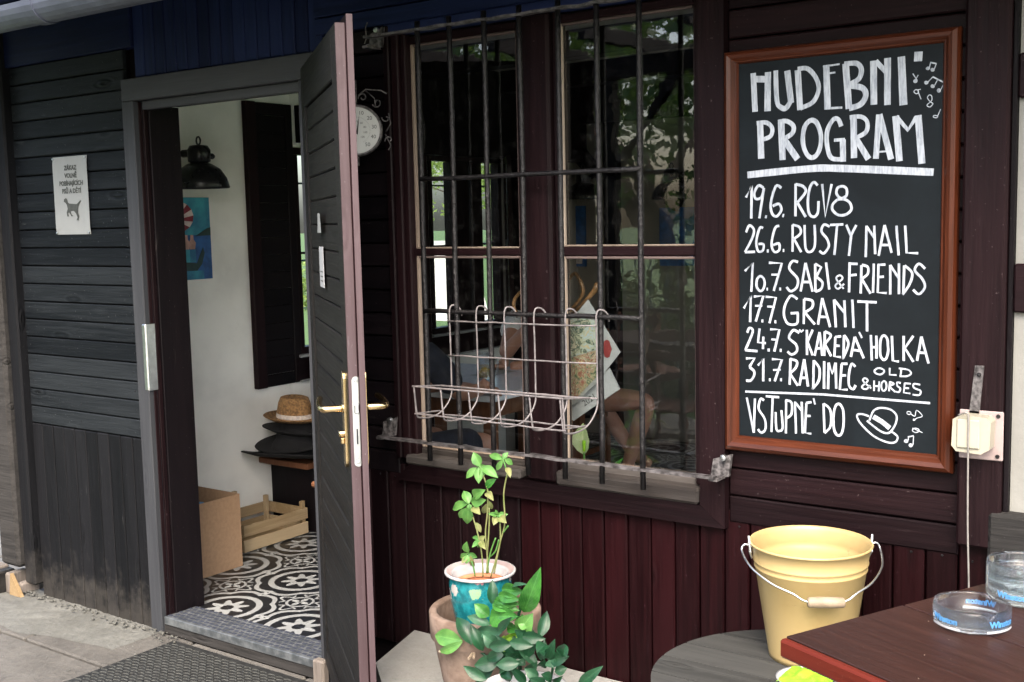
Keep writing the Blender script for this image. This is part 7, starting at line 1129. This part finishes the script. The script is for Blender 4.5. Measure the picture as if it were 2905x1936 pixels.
crown_l = crowns[0].copy(); crown_l.materials.clear(); crown_l.materials.append(M['tree_leaf2'])
def tree(label, x, y, h, cr, s_, seed, grp):
    t_ = thing('garden_tree', label, 'tree', (x, y, -.1), 0, grp); r_ = random.Random(seed); mb = MB()
    top = Vector((x+r_.uniform(-.2, .2), y+r_.uniform(-.2, .2), h*.62)); mb.tube(catmull([(x, y, -.15), (x+.05, y, h*.25), top], 4), [.17-.008*i for i in range(9)], 10)
    for k_ in range(5):
        a = r_.uniform(0, 6.28); mb.tube(catmull([top-Vector((0, 0, .3*k_*.5)), top+Vector((.6*math.cos(a), .6*math.sin(a), .5)), top+Vector((1.3*s_*math.cos(a), 1.3*s_*math.sin(a), 1.1))], 3), [.07-.008*i for i in range(7)], 6)
    part('trunk', mb, 'bark', t_, smooth=True); o = link('crown', cr, None, t_, (x, y, h)); o.scale = (s_, s_, s_); o.rotation_euler = (0, 0, r_.uniform(0, 6))
TG = 'garden trees mirrored in the panes'
for i, (x, y, h, c_, s_) in enumerate([(-3.2, -9.5, 3.0, 0, 1.2), (-6.0, -8.6, 2.7, 1, 1.1), (-8.8, -9.0, 3.1, 0, 1.25), (-5.0, -16, 4.0, 0, 1.5), (-12.5, -8.0, 3.3, 1, 1.3)]):
    tree(('first', 'second', 'third', 'farthest', 'leftmost')[i]+' garden tree of the row mirrored in the window panes', x, y, h, crowns[c_], s_, i, TG)
for i, (x, y, h, s_) in enumerate([(-27, 17, 3.4, 1.6), (-44, 46, 4.4, 1.9), (-26, 37, 4.0, 1.7), (-16.0, .5, 3.8, 1.5), (-52, 62, 5.0, 2.2)]):
    tree(('light green tree nearest the lawn edge', 'small tree at the end of the garden', 'light green tree beside the gravel path', 'light green tree left of the pub corner', 'farthest light tree beyond the path')[i]+' beyond the side windows', x, y, h, crown_l, s_, 20+i, 'trees beyond the side windows')
for i in range(9):
    hx_ = thing('hedge_bush', ('first', 'second', 'third', 'fourth', 'fifth', 'sixth', 'seventh', 'eighth', 'ninth')[i]+' rounded bush from the left of the garden hedge', 'bush', (-13+1.7*i, -7.0-.2*(i % 3), 0), 0, 'garden hedge bushes'); o = link('foliage', hedge_m, None, hx_, (-13+1.7*i, -7.0-.2*(i % 3), .35)); o.scale = (.8, .6, .75); o.rotation_euler = (0, 0, i)
for i in range(6):
    hx_ = thing('hedge_bush', ('first', 'second', 'third', 'fourth', 'fifth', 'sixth', 'seventh', 'eighth', 'ninth')[i]+' light bush of the row on the lawn beyond the side windows', 'bush', (-16.5, 3.5+1.8*i, 0), 0, 'bushes beyond the side windows'); o = link('foliage', hedge_l, None, hx_, (-16.5-.5*(i % 2), 3.5+1.8*i, .3)); o.scale = (.6, .75, .6); o.rotation_euler = (0, 0, i)
hs = thing('garden_house', 'pale house with a red tiled roof across the garden', 'house', (-19, -19, 0))
bx('wall', 'parapet', hs, -24, -15, -22, -17, -.1, 2.9, c=0); part('roof', MB().prism([(-22.6, 2.8), (-16.4, 2.8), (-19.5, 5.2)], -24.4, -14.6, 'x'), 'rooftile', hs)
for i in range(4): w__ = bx('window', 'brown_z', hs, -23+2.2*i, -22+2.2*i, -17.02, -16.95, 1.0, 2.2); 
fn = thing('garden_fence', 'dark green metal fence in front of the hedge', 'fence', (-6, -6.1, 0))
for z_ in (.25, 1.15): bx('rail', 'fence', fn, -13, 2, -6.12, -6.08, z_, z_+.04, c=0)
bar_me = MB().tube([(0, 0, 0), (0, 0, 1.35)], .009, 5).mesh('fence_bar'); bar_me.materials.append(M['fence'])
for i in range(110): link('fence_bar', bar_me, None, fn, (-13+.136*i, -6.05, -.08))
# pergola and terrace furniture
pg = thing('pergola', 'dark timber pergola with slanted braces over the terrace', 'pergola', (-3.5, -4.2, 0))
for x in (-6.6, -4.4, -2.2): 
    bx('post', 'dark_z', pg, x, x+.11, -4.6, -4.49, GZ, 2.5)
    for s_ in (-1, 1): part('brace', MB().prism([(x+.055+s_*.05, 1.75), (x+.055+s_*.05, 1.88), (x+.055+s_*.62, 2.5), (x+.055+s_*.50, 2.5)], -4.59, -4.50), 'dark_z', pg)
bx('beam', 'dark_x', pg, -7.0, -1.6, -4.61, -4.48, 2.501, 2.64)
for i in range(8): bx('rafter', 'dark_x', pg, -6.9+.72*i, -6.84+.72*i, -5.5, -3.6, 2.641, 2.74)
wt = thing('terrace_table', 'long wooden table on the terrace behind the viewer', 'table', (-3.6, -3.9, 0)); bx('table_top', 'table_wood', wt, -4.4, -2.8, -4.2, -3.5, .66, .70)
for x in (-4.3, -2.95):
    for yy in (-4.12, -3.64): bx('leg', 'table_wood', wt, x, x+.06, yy, yy+.06, GZ, .659)
tch = chair('terrace_chair', 'dark terrace chair by itself at the end of the pergola', (-5.6, -3.8, GZ), R(80), 'chair_dark')
def put_tchair(loc, rz, label):
    c = copy_tree(tch); c.location = loc; c.rotation_euler = (0, 0, rz); c['label'] = label; return c
for i, (x, y, a, l_) in enumerate(((-4.1, -3.2, 180, 'dark terrace chair at the left end of the long table, facade side'), (-3.2, -3.2, 170, 'dark terrace chair at the right end of the long table, facade side'), (-4.0, -4.5, 5, 'dark terrace chair on the garden side of the long table, left'), (-3.1, -4.5, -8, 'dark terrace chair on the garden side of the long table, right'))):
    c = put_tchair((x, y, GZ), R(a), l_)
clean()
